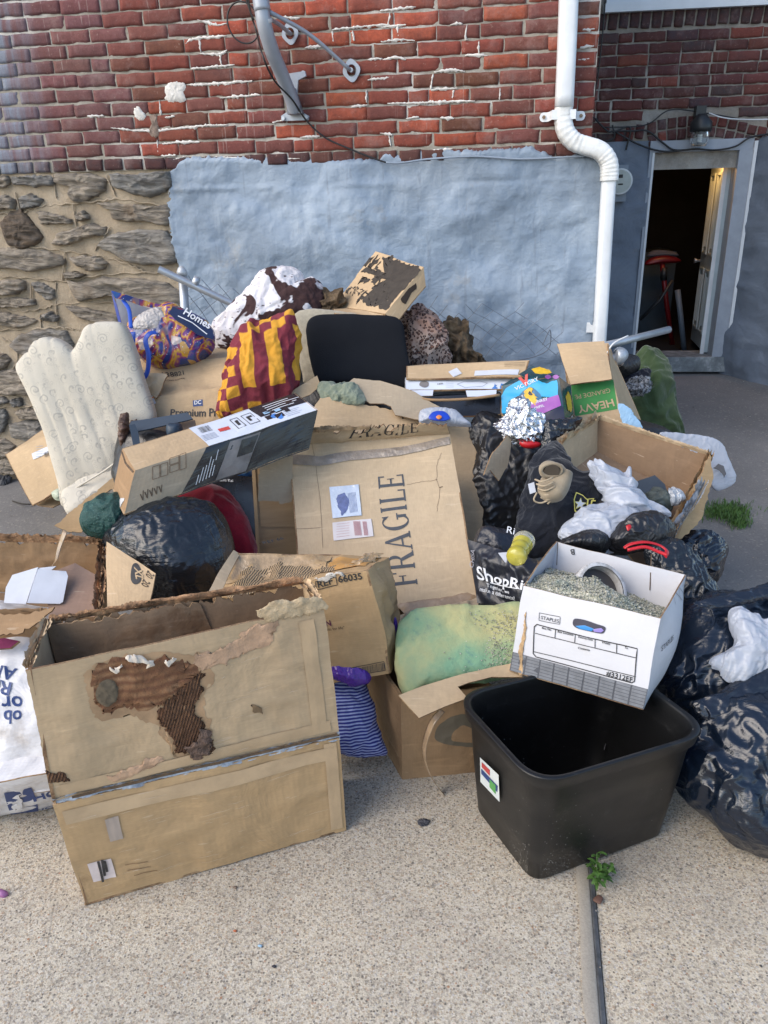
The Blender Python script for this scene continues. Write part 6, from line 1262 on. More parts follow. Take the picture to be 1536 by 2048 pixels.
# --- white/brown extras follow in next part
# --- the big FRAGILE box leaning in the middle
fg = thing('cardboard_carton', 'wide flat carton printed FRAGILE in large letters, leaning in the middle of the heap', 'cardboard box', PY(780, 1200, 2.4))
G = [PY(602, 1245, 2.22), PY(955, 1196, 2.22), PY(900, 868, 2.72), PY(580, 893, 2.74)]; nG = np.cross(G[1]-G[0], G[3]-G[0]); nG /= np.linalg.norm(nG); GB = [p-nG*.10 for p in G]
sg = carton(fg, G, GB, PALE, skip=('top_panel',), th=.005, amp=.004, freq=4, seed=12, bow=-.006, crumple=.0015, res=40)['front_panel']
def serif(name, word, S, p0, p1, hpx, m, parent, seed=0, cutm=None):
    """bold slab-serif capitals as flat print"""
    def bar(a, b, c, d): return [((a, b), (c, b), (c, d), (a, d))]
    def arc(cx, cy, rx, ry, a0, a1, w0, w1, n=18):
        q = []
        for k in range(n):
            r = []
            for t_ in (a0+(a1-a0)*k/n, a0+(a1-a0)*(k+1)/n): c, s_ = math.cos(R(t_)), math.sin(R(t_)); w = w0+(w1-w0)*abs(c); r.append(((cx+rx*c, cy+ry*s_), (cx+(rx-w)*c, cy+(ry-w*.8)*s_)))
            q.append((r[0][0], r[1][0], r[1][1], r[0][1]))
        return q
    def quad(*p): return [p]
    SW, TH, SR = .15, .065, .05
    def stem(x): return bar(x+.05, 0, x+.05+SW, 1)+bar(x, 0, x+.25, SR)+bar(x, 1-SR, x+.25, 1)
    GL = {'F': (.66, stem(0)+bar(.2, 1-TH, .62, 1)+bar(.56, .74, .62, 1-TH)+bar(.2, .48, .48, .48+TH)+bar(.44, .38, .48, .65)),
          'R': (.80, stem(0)+bar(.2, 1-TH, .42, 1)+bar(.2, .46, .42, .46+TH)+arc(.40, .73, .27, .27, -90, 90, .05, .15)+quad((.38, .48), (.54, .48), (.80, .0), (.60, .0))+bar(.58, 0, .84, SR)),
          'A': (.84, quad((.05, 0), (.13, 0), (.44, .98), (.38, 1))+quad((.36, 1), (.48, 1), (.80, 0), (.62, 0))+bar(.2, .30, .62, .30+TH)+bar(-.02, 0, .22, SR)+bar(.54, 0, .86, SR)),
          'G': (.86, arc(.44, .5, .42, .52, 55, 310, .05, .17, 30)+bar(.62, .06, .76, .42)+bar(.52, .38, .84, .38+SR)+quad((.6, .86), (.74, .72), (.74, 1), (.70, 1))),
          'I': (.34, stem(0)), 'L': (.66, stem(0)+bar(.2, 0, .62, TH)+bar(.56, 0, .62, .28)),
          'E': (.70, stem(0)+bar(.2, 1-TH, .62, 1)+bar(.56, .76, .62, 1-TH)+bar(.2, .48, .48, .48+TH)+bar(.44, .38, .48, .65)+bar(.2, 0, .64, TH)+bar(.58, 0, .64, .26))}
    V = []; F = []; x = 0
    for ch in word:
        w, Q = GL[ch]
        for q in Q:
            k = len(V); A = sum(q[i_][0]*q[(i_+1) % 4][1]-q[(i_+1) % 4][0]*q[i_][1] for i_ in range(4)); q = q if A > 0 else q[::-1]
            V += [(p[0]+x, p[1]) for p in q]; F.append((k, k+1, k+2, k+3))
        x += w+.10
    V = np.array(V); a = np.array(uvpx(S, *p0))*[S.lu, S.lv]; b = np.array(uvpx(S, *p1))*[S.lu, S.lv]; d = (b-a)/np.linalg.norm(b-a); L = np.linalg.norm(b-a)
    e = np.array(uvpx(S, *hpx))*[S.lu, S.lv]; H = abs(np.cross(d, e-a)); nn = np.array([-d[1], d[0]]); nn = nn if nn@(e-a) > 0 else -nn
    U = a+V[:, :1]/(x-.1)*L*d+V[:, 1:]*H*nn; P = S(U[:, 0]/S.lu, U[:, 1]/S.lv, .0016)
    if nn@np.array([-d[1], d[0]]) < 0: F = [f[::-1] for f in F]
    return mk(name, P, F, m, parent, None, False)
GI = simple('grey_blue_ink', (.055, .062, .075), .7, var=.25, scale=50)
serif('printed_text', 'FRAGILE', sg, (834, 1168), (805, 945), (780, 1172), GI, fg)
# pouch, label, tape, cracks, fold
pch = patch(sg, *uvpx(sg, 665, 1036), *uvpx(sg, 718, 968), simple('clear_pouch', (.50, .56, .66), .18, var=.12, scale=14, bump=.8, bscale=18, bd=.008, spec=.9), fg, 'document_pouch', .004)
LP = simple('label_print_blue', (.10, .13, .28), .6, var=.3, scale=60)
blotch(sg, [(676, 1020), (672, 1004), (678, 988), (690, 984), (698, 995), (696, 1015), (688, 1030)], LP, fg, 'printed_emblem', .0002, .05, 40, .0056); 
for q in range(7): pline(sg, [(697+q*2.4, 986-q*.4), (701+q*2.4, 1026-q*.6)], .0012, LP, fg, 'label_print', .0058)
patch(sg, *uvpx(sg, 668, 1080), *uvpx(sg, 743, 1036), simple('white_label_red', (.56, .53, .54), .5, var=.08), fg, 'shipping_label', .003)
RI = simple('red_label_print', (.42, .16, .16), .6, var=.2)
for q in range(16): x = 708+q*1.4+(4 if q > 9 else 0); pline(sg, [(x, 1042), (x+3, 1070)], .0011, RI, fg, 'barcode_bar', .0045)
for q in range(6): pline(sg, [(674, 1048+q*5), (700, 1045+q*5)], .0009, RI, fg, 'label_print', .0045)
CRK = simple('crease_shadow', (.10, .065, .04), .9, var=.4, scale=80)
for px in ([(883, 905), (875, 925), (872, 955), (878, 975), (876, 1000), (872, 1022)], [(812, 968), (840, 962), (862, 960), (873, 958)], [(878, 975), (884, 972)]): Qc = spl(np.array([[x, y, 0] for x, y in px]), 22); pline(sg, [(x+random.uniform(-1.6, 1.6), y+random.uniform(-1, 1)) for x, y, _z in Qc], .0010, CRK, fg, 'crack')
pline(sg, [(626, 888), (634, 930), (641, 1000), (645, 1093)], .0010, CRK, fg, 'fold_line'); pline(sg, [(590, 1056), (641, 1053)], .001, CRK, fg, 'fold_line')
i, j = np.meshgrid(np.linspace(0, 1, 70), np.linspace(-1, 1, 7), indexing='ij'); uA = np.array([uvpx(sg, 582, 922), uvpx(sg, 640, 925), uvpx(sg, 700, 913), uvpx(sg, 800, 902), uvpx(sg, 899, 880)])
ui = np.interp(i, [0, .2, .4, .7, 1], uA[:, 0]); vi = np.interp(i, [0, .2, .4, .7, 1], uA[:, 1]); P = sg(ui, vi+j*(.032-.008*i), .004+.006*np.abs(nz1(i*9+j*.6, 3, 4))*(1-np.abs(j)))
mk('loose_tape', P.reshape(-1, 3), grid(69, 6), simple('dull_packing_tape', (.27, .225, .185), .3, var=.25, scale=18, bump=.9, bscale=22, bd=.01, spec=.7), fg)
blotch(sg, [(795, 1210), (800, 1205), (860, 1198), (900, 1192), (935, 1185), (950, 1190), (952, 1206), (900, 1214), (810, 1228)], TAPE, fg, 'bottom_tape', .002, .02)
# upper flap with rotten edge
_, sf2 = sheet('top_flap', (G[3], G[2], PY(893, 846, 2.66), PY(618, 855, 2.70)), PALE, fg, .006, 90, 12, .004, 5, 14, .008, .004, top=tear(.35, 11, 5, 0))
serif('printed_text', 'FRAGILE', sf2, (697, 874), (838, 862), (700, 855), INK, fg)
rimtear(fg, [PY(612, 862, 2.70), PY(660, 858, 2.69), PY(740, 854, 2.67)], .014, simple('rotten_paper', (.30, .22, .14), .9, var=.6, scale=30, bump=.9, bscale=60, bd=.006), 21)
sheet('bottom_flap', (PY(800, 1258, 2.12), PY(955, 1222, 2.14), PY(956, 1200, 2.20), PY(792, 1232, 2.18)), GREYC, fg, .006, 50, 10, .012, 9, 3, .01, .01, bot=tear(.3, 6, 7, 0)); 
o_bf, sbf = sheet('bottom_flap_print', (PY(800, 1256, 2.115), PY(955, 1220, 2.135), PY(956, 1204, 2.195), PY(792, 1236, 2.175)), GREYC, fg, .002, 20, 6, .012, 9, 3)
serif('printed_text', 'GILE', sbf, (815, 1250), (905, 1233), (815, 1232), GI, fg)
# big brown sheet behind it with torn tabs
o, S_ = cut('cardboard_sheet', [(636, 905), (612, 840), (640, 798), (660, 796), (700, 806), (780, 818), (850, 832), (930, 848), (1008, 868), (1022, 880), (1016, 925), (1000, 958), (968, 948), (966, 958), (985, 972), (986, 985), (960, 992), (958, 1006), (968, 1022), (964, 1060), (1006, 1058), (1008, 1096), (950, 1102), (930, 1102), (800, 1000)], 2.86, 40, 6, PLAIN, None, .006, .014, 3, 7, jag=.003, curl=.02)
tag(o, 'large flattened brown carton with torn tabs behind the FRAGILE box', 'cardboard')
for a, b in (((631, 815), (627, 835)), ((802, 824), (806, 838))): pline(S_, [a, b], .008, simple('slot_dark', (.03, .02, .015), .9), o, 'slot', .003)
o, _ = cut('cardboard_tab', [(1000, 962), (982, 940), (968, 950), (985, 905), (1000, 890), (1014, 870), (1022, 882), (1018, 930)], 2.70, 20, 30, GREYC, None, .006, .015, jag=.002, seed=12); tag(o, 'curled torn tab at the right corner of the flattened carton', 'cardboard')
o, _ = cut('cardboard_scrap', [(690, 768), (708, 756), (760, 762), (830, 785), (880, 812), (912, 842), (840, 838), (790, 828), (782, 812), (768, 806), (740, 806), (706, 784)], 3.02, 50, 0, GREYC, None, .006, .012, seed=15, jag=.001); tag(o, 'dull brown carton flap just below the black seat pad', 'cardboard')
o, _ = cut('cardboard_scrap', [(556, 808), (590, 778), (634, 752), (641, 772), (620, 790), (560, 812)], 3.05, 40, 10, PLAIN, None, .005, .006, seed=18); tag(o, 'small tan wedge of card right of the maroon and gold blanket', 'cardboard')
o, _ = cut('cardboard_scrap', [(518, 892), (560, 890), (562, 905), (586, 912), (584, 1004), (560, 1008), (558, 1002), (517, 1003), (516, 950), (520, 946)], 2.62, 14, 10, GREYC, None, .006, .008, seed=21, jag=.002); tag(o, 'stained grey-brown flap hanging over the wooden drawer', 'cardboard')
STV = simple('brown_stain_strip', (.15, .10, .06), .9, var=.6, scale=30)
# wooden drawer unit
t = NT('light_chipboard'); co = t.coord('Object', scale=(1, 1, 9)); c = t.ramp(t.noise(co, 5, 6, .6), [(.3, (.30, .205, .11)), (.7, (.42, .30, .17))]); t.bump(t.noise(co, 20, 3), .1, .002); WOOD = t.done(c, .5)
WD0 = (.30, .205, .11)
wdv = thing('wooden_drawer_unit', 'light wood chest side standing upright left of the FRAGILE box', 'drawer unit', PY(550, 1100, 2.75))
Wf = [PY(514, 1120, 2.62), PY(620, 1120, 2.66), PY(612, 882, 2.80), PY(500, 876, 2.76)]; 
Wb = [p+np.array([-.0, .35, .02]) for p in Wf]; boxmesh('carcass', [Wf[0], Wf[1], Wb[1], Wb[0], Wf[3], Wf[2], Wb[2], Wb[3]], WOOD, wdv, .003)
e_ = Wf[1]-Wf[0]; e_ /= np.linalg.norm(e_); u_ = Wf[3]-Wf[0]; u_ /= np.linalg.norm(u_); nf_ = np.cross(e_, u_)
for (w0_, w1_) in ((.0, .012),): frame_box('edge_strip', Wf[0]+e_*w0_+nf_*.001, e_*(w1_-w0_), u_*np.linalg.norm(Wf[3]-Wf[0]), nf_*.006, simple('edge_wood', (.42, .30, .17), .5), wdv)
frame_box('top_rail', Wf[3]-u_*.03+nf_*.001, e_*.22, u_*.03, nf_*.010, WOOD, wdv); frame_box('panel', Wf[3]-u_*.33+e_*.02, e_*.20, u_*.29, nf_*.004, WOOD, wdv)
# --- long monitor-mount carton
O3 = PY(271, 939, 2.25); v3 = [PY(636, 822, 2.62)-O3, PY(244, 896, 2.40)-O3, PY(250, 1027, 2.20)-O3]
print('long box dims', [round(float(np.linalg.norm(x)), 3) for x in v3])
lb_ = thing('cardboard_carton', 'long narrow carton with black and white printed end, lying across the left of the heap', 'cardboard box', O3+v3[2])
F3, B3 = vbox(O3, v3[0], v3[1], v3[2]); sl_ = carton(lb_, F3, B3, PLAIN, amp=.005, freq=4, seed=14, bow=.003, crumple=.002, res=40, mats={'left_panel': BROWN, 'front_panel': GREYC})
lt_ = sl_['top_panel']; lf_ = sl_['front_panel']
WPR = simple('glossy_white_print', (.58, .63, .72), .3, var=.04, spec=.6); BPR = simple('glossy_black_print', (.014, .016, .022), .25, var=.2, spec=.6)
def upoly(S, U, m, parent, name, off): 
    U = np.array(U, float); n = 14; i, j = np.meshgrid(np.linspace(0, 1, n+1), np.linspace(0, 1, n+1), indexing='ij'); Q = bil([np.append(u, 0) for u in U], i, j); P = S(Q[..., 0], Q[..., 1], off).reshape(-1, 3); return mk(name, P, grid(n, n), m, parent, None, False)
uw = uvpx(lt_, 415, 888)[0]; ub = uvpx(lt_, 530, 845)[0]
upoly(lt_, [(uw, .0), (1, .0), (1, 1), (uw-.02, 1)], WPR, lb_, 'printed_panel', .0012)
upoly(lt_, [(ub+.0, .45), (1, .45), (1, 1), (ub-.01, 1)], BPR, lb_, 'printed_panel', .002)
uf = uvpx(lf_, 402, 895)[0]; upoly(lf_, [(uf-.05, .0), (1, 0), (1, 1), (uf+.03, 1)], BPR, lb_, 'printed_panel', .0012)
upoly(lf_, [(uf+.13, .05), (uf+.30, .05), (uf+.33, .95), (uf+.16, .95)], simple('grey_photo_print', (.16, .15, .15), .35, var=.4, scale=12), lb_, 'printed_photo', .002)
upoly(lf_, [(uf+.22, .5), (uf+.31, .5), (uf+.32, .9), (uf+.23, .9)], BPR, lb_, 'printed_photo', .003)
WI = simple('white_ink', (.62, .64, .68), .5, var=.05); REDI = simple('red_ink', (.50, .06, .05), .5, var=.05); BLI = simple('blue_ink', (.05, .18, .5), .5)
for r, (a, b) in enumerate(((.05, .62), (.12, .8), (.2, .7), (.28, .9), (.34, .6), (.42, .85))): rects(lf_, [(uf+.02+r*.016, .12+.02*r, uf+.024+r*.016, a+.5*b)], WI, lb_, 'fine_print', .002)
barcode(lt_, uw+.015, .58, uw+.075, .86, lb_, INK, 4); rects(lt_, [(uw+.10, .42, uw+.16, .58)], REDI, lb_, 'red_print', .002)
for k in range(5): rects(lt_, [(uw+.0+.0, .46-.06*k, uw+.075, .475-.06*k)], simple('grey_ink', (.25, .28, .35), .6), lb_, 'fine_print', .002)
for x, w_ in ((.19, .045), (.255, .06)):
    rects(lt_, [(uw+x, .30, uw+x+w_, .32), (uw+x, .80, uw+x+w_, .82), (uw+x, .30, uw+x+.004, .82), (uw+x+w_-.004, .30, uw+x+w_, .82), (uw+x+.015, .45, uw+x+.03, .68), (uw+x+.018, .62, uw+x+w_-.012, .70)], INK, lb_, 'line_drawing', .002)
for (a, b, c, d) in ((.35, .25, .39, .42), (.40, .18, .45, .36), (.36, .46, .41, .66), (.42, .40, .47, .6), (.35, .70, .39, .88), (.40, .66, .46, .84), (.385, .3, .395, .9), (.34, .56, .48, .6), (.47, .3, .50, .5)): rects(lt_, [(uw+a, b, uw+c, d)], BPR, lb_, 'product_picture', .002)
for (a, b, c, d) in ((.362, .5, .395, .62), (.425, .44, .46, .56)): rects(lt_, [(uw+a, b, uw+c, d)], simple('screen_blue', (.25, .40, .55), .4), lb_, 'product_picture', .0028)
blotch(lt_, [(541, 836), (545, 831), (551, 830), (552, 836), (547, 839)], BLI, lb_, 'blue_roundel', .0002, 0, 30, .002, smooth=True); blotch(lt_, [(555, 838), (559, 832), (566, 831), (566, 838), (560, 841)], BLI, lb_, 'blue_roundel', .0002, 0, 30, .002, smooth=True)
for k in range(4): rects(lt_, [(ub+.12, .12+.07*k, ub+.12+.08+.02*(k % 2), .135+.07*k)], simple('grey_ink', (.25, .28, .35), .6), lb_, 'fine_print', .002)
for k in range(4): rects(lt_, [(ub+.06, .55+.1*k, ub+.22+.03*(k % 3), .575+.1*k)], WI, lb_, 'fine_print', .003)
FAI = simple('faint_box_ink', (.20, .135, .085), .8, var=.2)
for k, (x, y, w_, h_) in enumerate(((306, 932, 14, 24), (322, 927, 14, 24), (340, 915, 18, 13), (340, 930, 18, 13), (360, 908, 12, 30))): pline(lf_, [(x, y), (x+w_, y-w_*.32), (x+w_, y+h_-w_*.32), (x, y+h_), (x, y)], .0022, FAI, lb_, 'line_drawing')
for k in range(5): pline(lf_, [(282+k*9, 985-k*4), (287+k*9, 997-k*4), (288+k*9, 978-k*3)], .003, simple('brown_box_ink', (.10, .07, .045), .8), lb_, 'package_symbol')
slp = sl_['left_panel']; blotch(slp, [(241, 1002), (244, 990), (249, 992), (250, 1006), (246, 1010)], simple('scuffed_white', (.5, .5, .5), .7), lb_, 'scuff', .0004, .1, 24)
pline(slp, [(243, 902), (252, 922), (268, 942)], .006, CRK, lb_, 'split_edge', .002)
# --- black bag ball, red cushion, green pillow
BAG = plastic_bag('black_bag', (.010, .013, .018), .20, (1, 1, 5), .55, (.1, .2, 0)); BAG2 = plastic_bag('black_bag_matt', (.012, .012, .014), .34, (1.2, 1.2, 1), .6, scale=18); NAVY = plastic_bag('navy_bag', (.006, .011, .022), .22, (1, 6, 6), .45, (0, .35, .25), scale=7)
puff('refuse_sack', [(213, 1085), (228, 1045), (262, 1012), (320, 998), (380, 997), (430, 1015), (462, 1060), (474, 1110), (470, 1160), (440, 1200), (380, 1230), (300, 1225), (240, 1180)], 2.24, 35, .17, BAG, None, 'taut round black bin bag stretched over a ball-like load, left of centre', 'bin bag', sim=TAUT, disp=bag_disp(.012, 3, 3, (.2, -.3, 1), .006), p=2.0, nb=200, nr=60)
puff('pillow', [(330, 1000), (345, 975), (390, 964), (440, 975), (480, 1010), (505, 1060), (515, 1110), (480, 1140), (400, 1130), (340, 1060)], 2.50, 35, .10, fabric('crimson_plush', (.22, .006, .018), (.15, .004, .014), fold=.3), None, 'crimson plush cushion behind the round black bin bag', 'cushion', sim=THICK, disp=cloth_disp(.008, 5, 2))
t = NT('green_sequin_velvet'); co = t.coord('Object'); sp2 = t.ramp(t.noise(t.coord('Object', rot=(.3, .2, .5), scale=(1, 3, 1)), 150, 3, .8), [(.62, 0.0), (.68, 1.0)]); c = t.mix(sp2, (.006, .055, .048), (.14, .28, .25)); t.bump(t.noise(co, 120, 4, .8), .9, .006); t.bump(t.noise(co, 8, 4), .4, .02); GRN = t.done(c, .45)
puff('pillow', [(158, 1050), (168, 1022), (186, 1004), (225, 992), (262, 1000), (262, 1040), (250, 1062), (215, 1075), (175, 1072)], 2.28, 40, .08, GRN, None, 'dark green glittery pillow tucked under the near end of the long box', 'pillow', sim=CLOTH, disp=cloth_disp(.008, 8, 4))
# --- cream brocade chair
t = NT('cream_brocade'); co = t.coord('UV'); 
def swirls(sc, loc):
    v = t.n('TexVoronoi'); cc = t.coord('UV', loc=loc); t.l(cc, v.inputs['Vector']); v.inputs['Scale'].default_value = sc; v.inputs['Randomness'].default_value = .75
    d = t.n('VectorMath', operation='SUBTRACT'); mu = t.n('VectorMath', operation='SCALE'); t.l(cc, mu.inputs[0]); mu.inputs['Scale'].default_value = sc; t.l(mu.outputs[0], d.inputs[0]); po = t.n('VectorMath', operation='SCALE'); t.l(v.outputs['Position'], po.inputs[0]); po.inputs['Scale'].default_value = sc; t.l(po.outputs[0], d.inputs[1])
    sx = t.n('SeparateXYZ'); t.l(d.outputs[0], sx.inputs[0]); an = t.math('ARCTAN2', sx.outputs[1], sx.outputs[0]); ph = t.math('SUBTRACT', t.math('MULTIPLY', v.outputs['Distance'], 26.0), an); s_ = t.math('SINE', ph); return t.ramp(s_, [(.35, 0.0), (.7, 1.0)]), t.ramp(v.outputs['Distance'], [(.40, 1.0), (.5, 0.0)])
w1, m1 = swirls(20, (0, 0, 0)); w2, m2 = swirls(38, (3, 1, 0)); pat = t.math('MAXIMUM', t.math('MULTIPLY', w1, m1), t.math('MULTIPLY', w2, t.math('MULTIPLY', m2, .5)))
c = t.mix(t.math('MULTIPLY', pat, .8), t.ramp(t.noise(co, 5, 5, .6), [(.3, (.48, .44, .365)), (.7, (.57, .53, .45))]), (.36, .34, .30)); t.bump(pat, .25, .003); t.bump(t.noise(co, 150, 3), .2, .002); t.bump(t.noise(co, 6, 4), .25, .02); BROC = t.done(c, .75, 0, .3)
chair = thing('upholstered_chair', 'cream brocade armless chair with scalloped fluted back, leaning at the left', 'chair', PY(160, 1010, 3.1))
def chdisp(V, N, uv, P0):
    g = 0
    for x0, kx in ((-.125, .26), (-.075, .25), (-.02, .24), (.045, .23), (.10, .22), (.155, .21)): g = g-.006*np.exp(-((uv[:, 0]-x0+uv[:, 1]*kx)/.007)**2)
    return V+N*(g+.004*fbm(V*5, 3, 3)+.0025*np.cos((uv[:, 0]+uv[:, 1]*.23)*48))[:, None]
puff('backrest', [(34, 735), (42, 716), (58, 702), (66, 690), (76, 677), (100, 673), (128, 684), (148, 696), (160, 680), (172, 655), (192, 643), (218, 643), (248, 652), (268, 690), (290, 760), (312, 830), (290, 870), (250, 905), (238, 945), (180, 975), (132, 1012), (118, 960), (88, 860), (56, 780)], 3.1, 8, .055, BROC, chair, disp=chdisp, p=5, nb=220, nr=46, back=1.0, ps=4, ctr=(170, 830))
puff('seat', [(128, 992), (150, 975), (200, 945), (236, 925), (262, 935), (250, 975), (190, 1010), (150, 1030), (134, 1024)], 3.02, 45, .05, BROC, chair, disp=cloth_disp(.004, 6, 2), p=4)
tube('piping', spl([PY(128, 992, 2.975), PY(165, 968, 2.975), PY(205, 944, 2.975), PY(236, 922, 2.975)], 30), .004, BROC, chair, 8)
# --- small box with label behind the chair, bits on the ground
sb = thing('cardboard_carton', 'plain tan carton with white shipping label, tipped on its corner left of the chair', 'cardboard box', PY(80, 1000, 3.8))
f_ = [PY(62, 1010, 3.72), PY(150, 962, 3.60), PY(135, 858, 3.75), PY(8, 908, 3.9)]; sbx = carton(sb, f_, [p+np.array([.10, .25, .05]) for p in f_], PLAIN, amp=.006, seed=22, bow=.012)
s_ = sbx['front_panel']; patch(s_, *uvpx(s_, 72, 922), *uvpx(s_, 112, 891), WHITE, sb, 'shipping_label', .003); barcode(s_, *uvpx(s_, 96, 918), *uvpx(s_, 110, 902), sb, INK, 3, off=.0045)
for k in range(5): pline(s_, [(77, 896+k*5), (91, 895+k*5)], .0018, simple('grey_ink', (.25, .28, .35), .6), sb, 'label_print', .0045)
o, _ = cut('cardboard_scrap', [(64, 1005), (110, 985), (132, 1003), (106, 1016), (80, 1012)], 3.78, 80, 0, PLAIN, None, .005, .004, seed=30); tag(o, 'small card piece on the asphalt under the tipped carton', 'cardboard')
puff('plastic_tub', [(106, 985), (122, 976), (134, 984), (133, 1000), (116, 1000)], 3.5, 20, .05, simple('pale_celadon_plastic', (.38, .42, .32), .4), None, 'pale green plastic pot between the chair and the tipped carton', 'pot', disp=cloth_disp(.003, 12, 1))
tag(tube('twig', spl([PZ(25, 1002, .0), PZ(45, 1008, .012), PZ(68, 1008, .006)], 12), .004, simple('dark_twig', (.03, .025, .02), .9), None, 6), 'thin dark twig on the asphalt at far left', 'twig')
puff('slate_piece', [(-10, 960), (8, 952), (24, 958), (12, 972), (-10, 974)], PZ(8, 965, .0)[1], 70, .03, simple('dark_slate', (.035, .037, .042), .6, var=.4, scale=20), None, 'dark slate chip at the foot of the stone wall', 'stone', disp=cloth_disp(.006, 20, 2))
# --- shopping bag on the DC carton
dcb = thing('cardboard_carton', 'dented carton lettered Premium with small DC square, under the shopping bag', 'cardboard box', PY(380, 850, 3.2))
_, d1 = sheet('front_panel', (PY(298, 860, 3.12), PY(480, 870, 3.10), PY(480, 768, 3.16), PY(302, 796, 3.18)), PLAIN, dcb, .005, 30, 20, .008, 4, 30, .0, .004)
_, d2 = sheet('upper_panel', (PY(302, 796, 3.18), PY(480, 768, 3.16), PY(480, 715, 3.34), PY(278, 730, 3.36)), PLAIN, dcb, .005, 30, 20, .010, 4, 30, -.02, .006)
sheet('crushed_end', (PY(278, 764, 3.22), PY(312, 792, 3.16), PY(335, 752, 3.20), PY(280, 735, 3.34)), PALE, dcb, .006, 20, 20, .012, 6, 31, .02, .015); sheet('left_panel', (PY(282, 835, 3.4), PY(298, 860, 3.12), PY(302, 796, 3.18), PY(278, 735, 3.4)), BROWN, dcb, .005, 16, 16, .006, 5, 30)
sheet('top_panel', (PY(278, 730, 3.36), PY(480, 715, 3.34), PY(480, 695, 3.7), PY(285, 705, 3.7)), PLAIN, dcb, .005, 20, 20, .01, 4, 30, .0, .008)
pxrects(d1, [((384, 814), (404, 800))], BLUEI, dcb, 'dark_square'); ptext(d1, 'DC', (387, 810), (401, 809), WI, dcb, .02, off=.003); ptext(d1, 'Premium Pri', (339, 832), (436, 833), INK, dcb, .02); ptext(d2, '138821', (327, 748), (368, 745), INK, dcb, .01); ptext(d2, 'LONG SUMMER', (331, 755), (369, 752), INKB, dcb, .0)
patch(d1, *uvpx(d1, 296, 812), *uvpx(d1, 310, 792), WHITE, dcb, 'label', .004, rot=20); pxrects(d1, [((299, 798), (309, 794))], simple('orange_print', (.6, .2, .05), .5), dcb, 'label_print', .0055)
t = NT('carnival_print'); co = t.coord('UV'); n1 = t.noise(co, 6, 3, .5, 1.5); v1 = t.vor(co, 26, 'F1', 'Color'); sep = t.n('SeparateColor'); t.l(v1, sep.inputs[0])
c = t.ramp(n1, [(.0, (.01, .02, .10)), (.44, (.012, .025, .14)), (.475, (.25, .03, .05)), (.50, (.50, .30, .03)), (.525, (.22, .04, .16)), (.56, (.02, .04, .22)), (.7, (.01, .06, .07))], 'LINEAR')
c = t.mix(t.ramp(sep.outputs[0], [(.72, 0.0), (.76, .7)]), c, t.ramp(sep.outputs[1], [(0, (.6, .35, .04)), (.3, (.35, .03, .03)), (.5, (.03, .1, .4)), (.7, (.5, .45, .4)), (1, (.02, .03, .12))], 'CONSTANT')); c = t.mix(t.ramp(t.vor(co, 70), [(.12, .8), (.16, 0.0)]), c, (.5, .5, .6)); t.bump(t.noise(co, 6, 4), .4, .03); CARN = t.done(c, .25, 0, .6)
sh = thing('shopping_bag', 'colourful printed shopping bag with blue handles lying open above the DC carton', 'shopping bag', PY(340, 720, 3.35))
puff('bag_body', [(262, 650), (290, 634), (332, 612), (352, 612), (378, 628), (410, 640), (430, 662), (428, 700), (400, 722), (355, 735), (310, 732), (278, 712), (262, 690)], 3.38, 25, .10, CARN, sh, sim=FILMS, disp=bag_disp(.010, 6, 2, (1, 0, 0), .003), p=3)
NVB = simple('dark_navy_print', (.008, .016, .06), .3, var=.2); o, sN = cut('name_panel', [(345, 612), (378, 628), (410, 642), (426, 660), (426, 678), (395, 668), (352, 640), (338, 626)], 3.27, 30, 10, NVB, sh, .002, .01, seed=3, edge=NVB)
ptext(sN, 'Homes', (366, 628), (418, 658), WI, sh, .02, off=.004); pline(sN, [(356, 632), (385, 646), (414, 668)], .004, WI, sh, 'printed_line', .004)
cut('mouth_panel', [(222, 582), (232, 600), (242, 650), (255, 690), (262, 700), (268, 650), (262, 640), (300, 622), (332, 612), (300, 604), (250, 588)], 3.45, 20, 20, simple('grey_bag_lining', (.28, .29, .33), .6, var=.1, bump=.3, bscale=10, bd=.02), sh, .003, .015, seed=5)
cut('rim_panel', [(222, 580), (240, 586), (300, 604), (335, 612), (322, 622), (296, 616), (250, 600), (230, 596)], 3.40, 20, 20, CARN, sh, .003, .015, seed=5); cut('side_panel', [(222, 582), (234, 610), (246, 660), (262, 700), (268, 712), (250, 690), (240, 660), (228, 610)], 3.38, 10, -10, simple('royal_blue_plastic', (.01, .035, .26), .35), sh, .003, .01, seed=6)
puff('inner_plastic', [(264, 655), (276, 636), (300, 622), (326, 618), (338, 640), (330, 668), (300, 672), (275, 668)], 3.34, 25, .05, plastic_bag('milky_plastic', (.55, .52, .50), .3, (1, 1, 3), .5, trans=.3), sh, sim=FILM, disp=bag_disp(.010, 9, 6))
RB = simple('royal_blue_webbing', (.012, .07, .42), .5, var=.1, bump=.3, bscale=120)
tube('handle', spl([PY(266, 664, 3.24), PY(266, 700, 3.22), PY(272, 735, 3.20), PY(284, 756, 3.18), PY(295, 742, 3.18), PY(297, 710, 3.20), PY(291, 682, 3.22), PY(298, 668, 3.23), PY(312, 664, 3.25)], 50), .008, RB, sh, 8, prof=(1.5, .25, .6))
tube('handle', spl([PY(262, 656, 3.3), PY(258, 620, 3.36), PY(246, 600, 3.4)], 20), .006, RB, sh, 6, prof=(1.4, .3, .6))
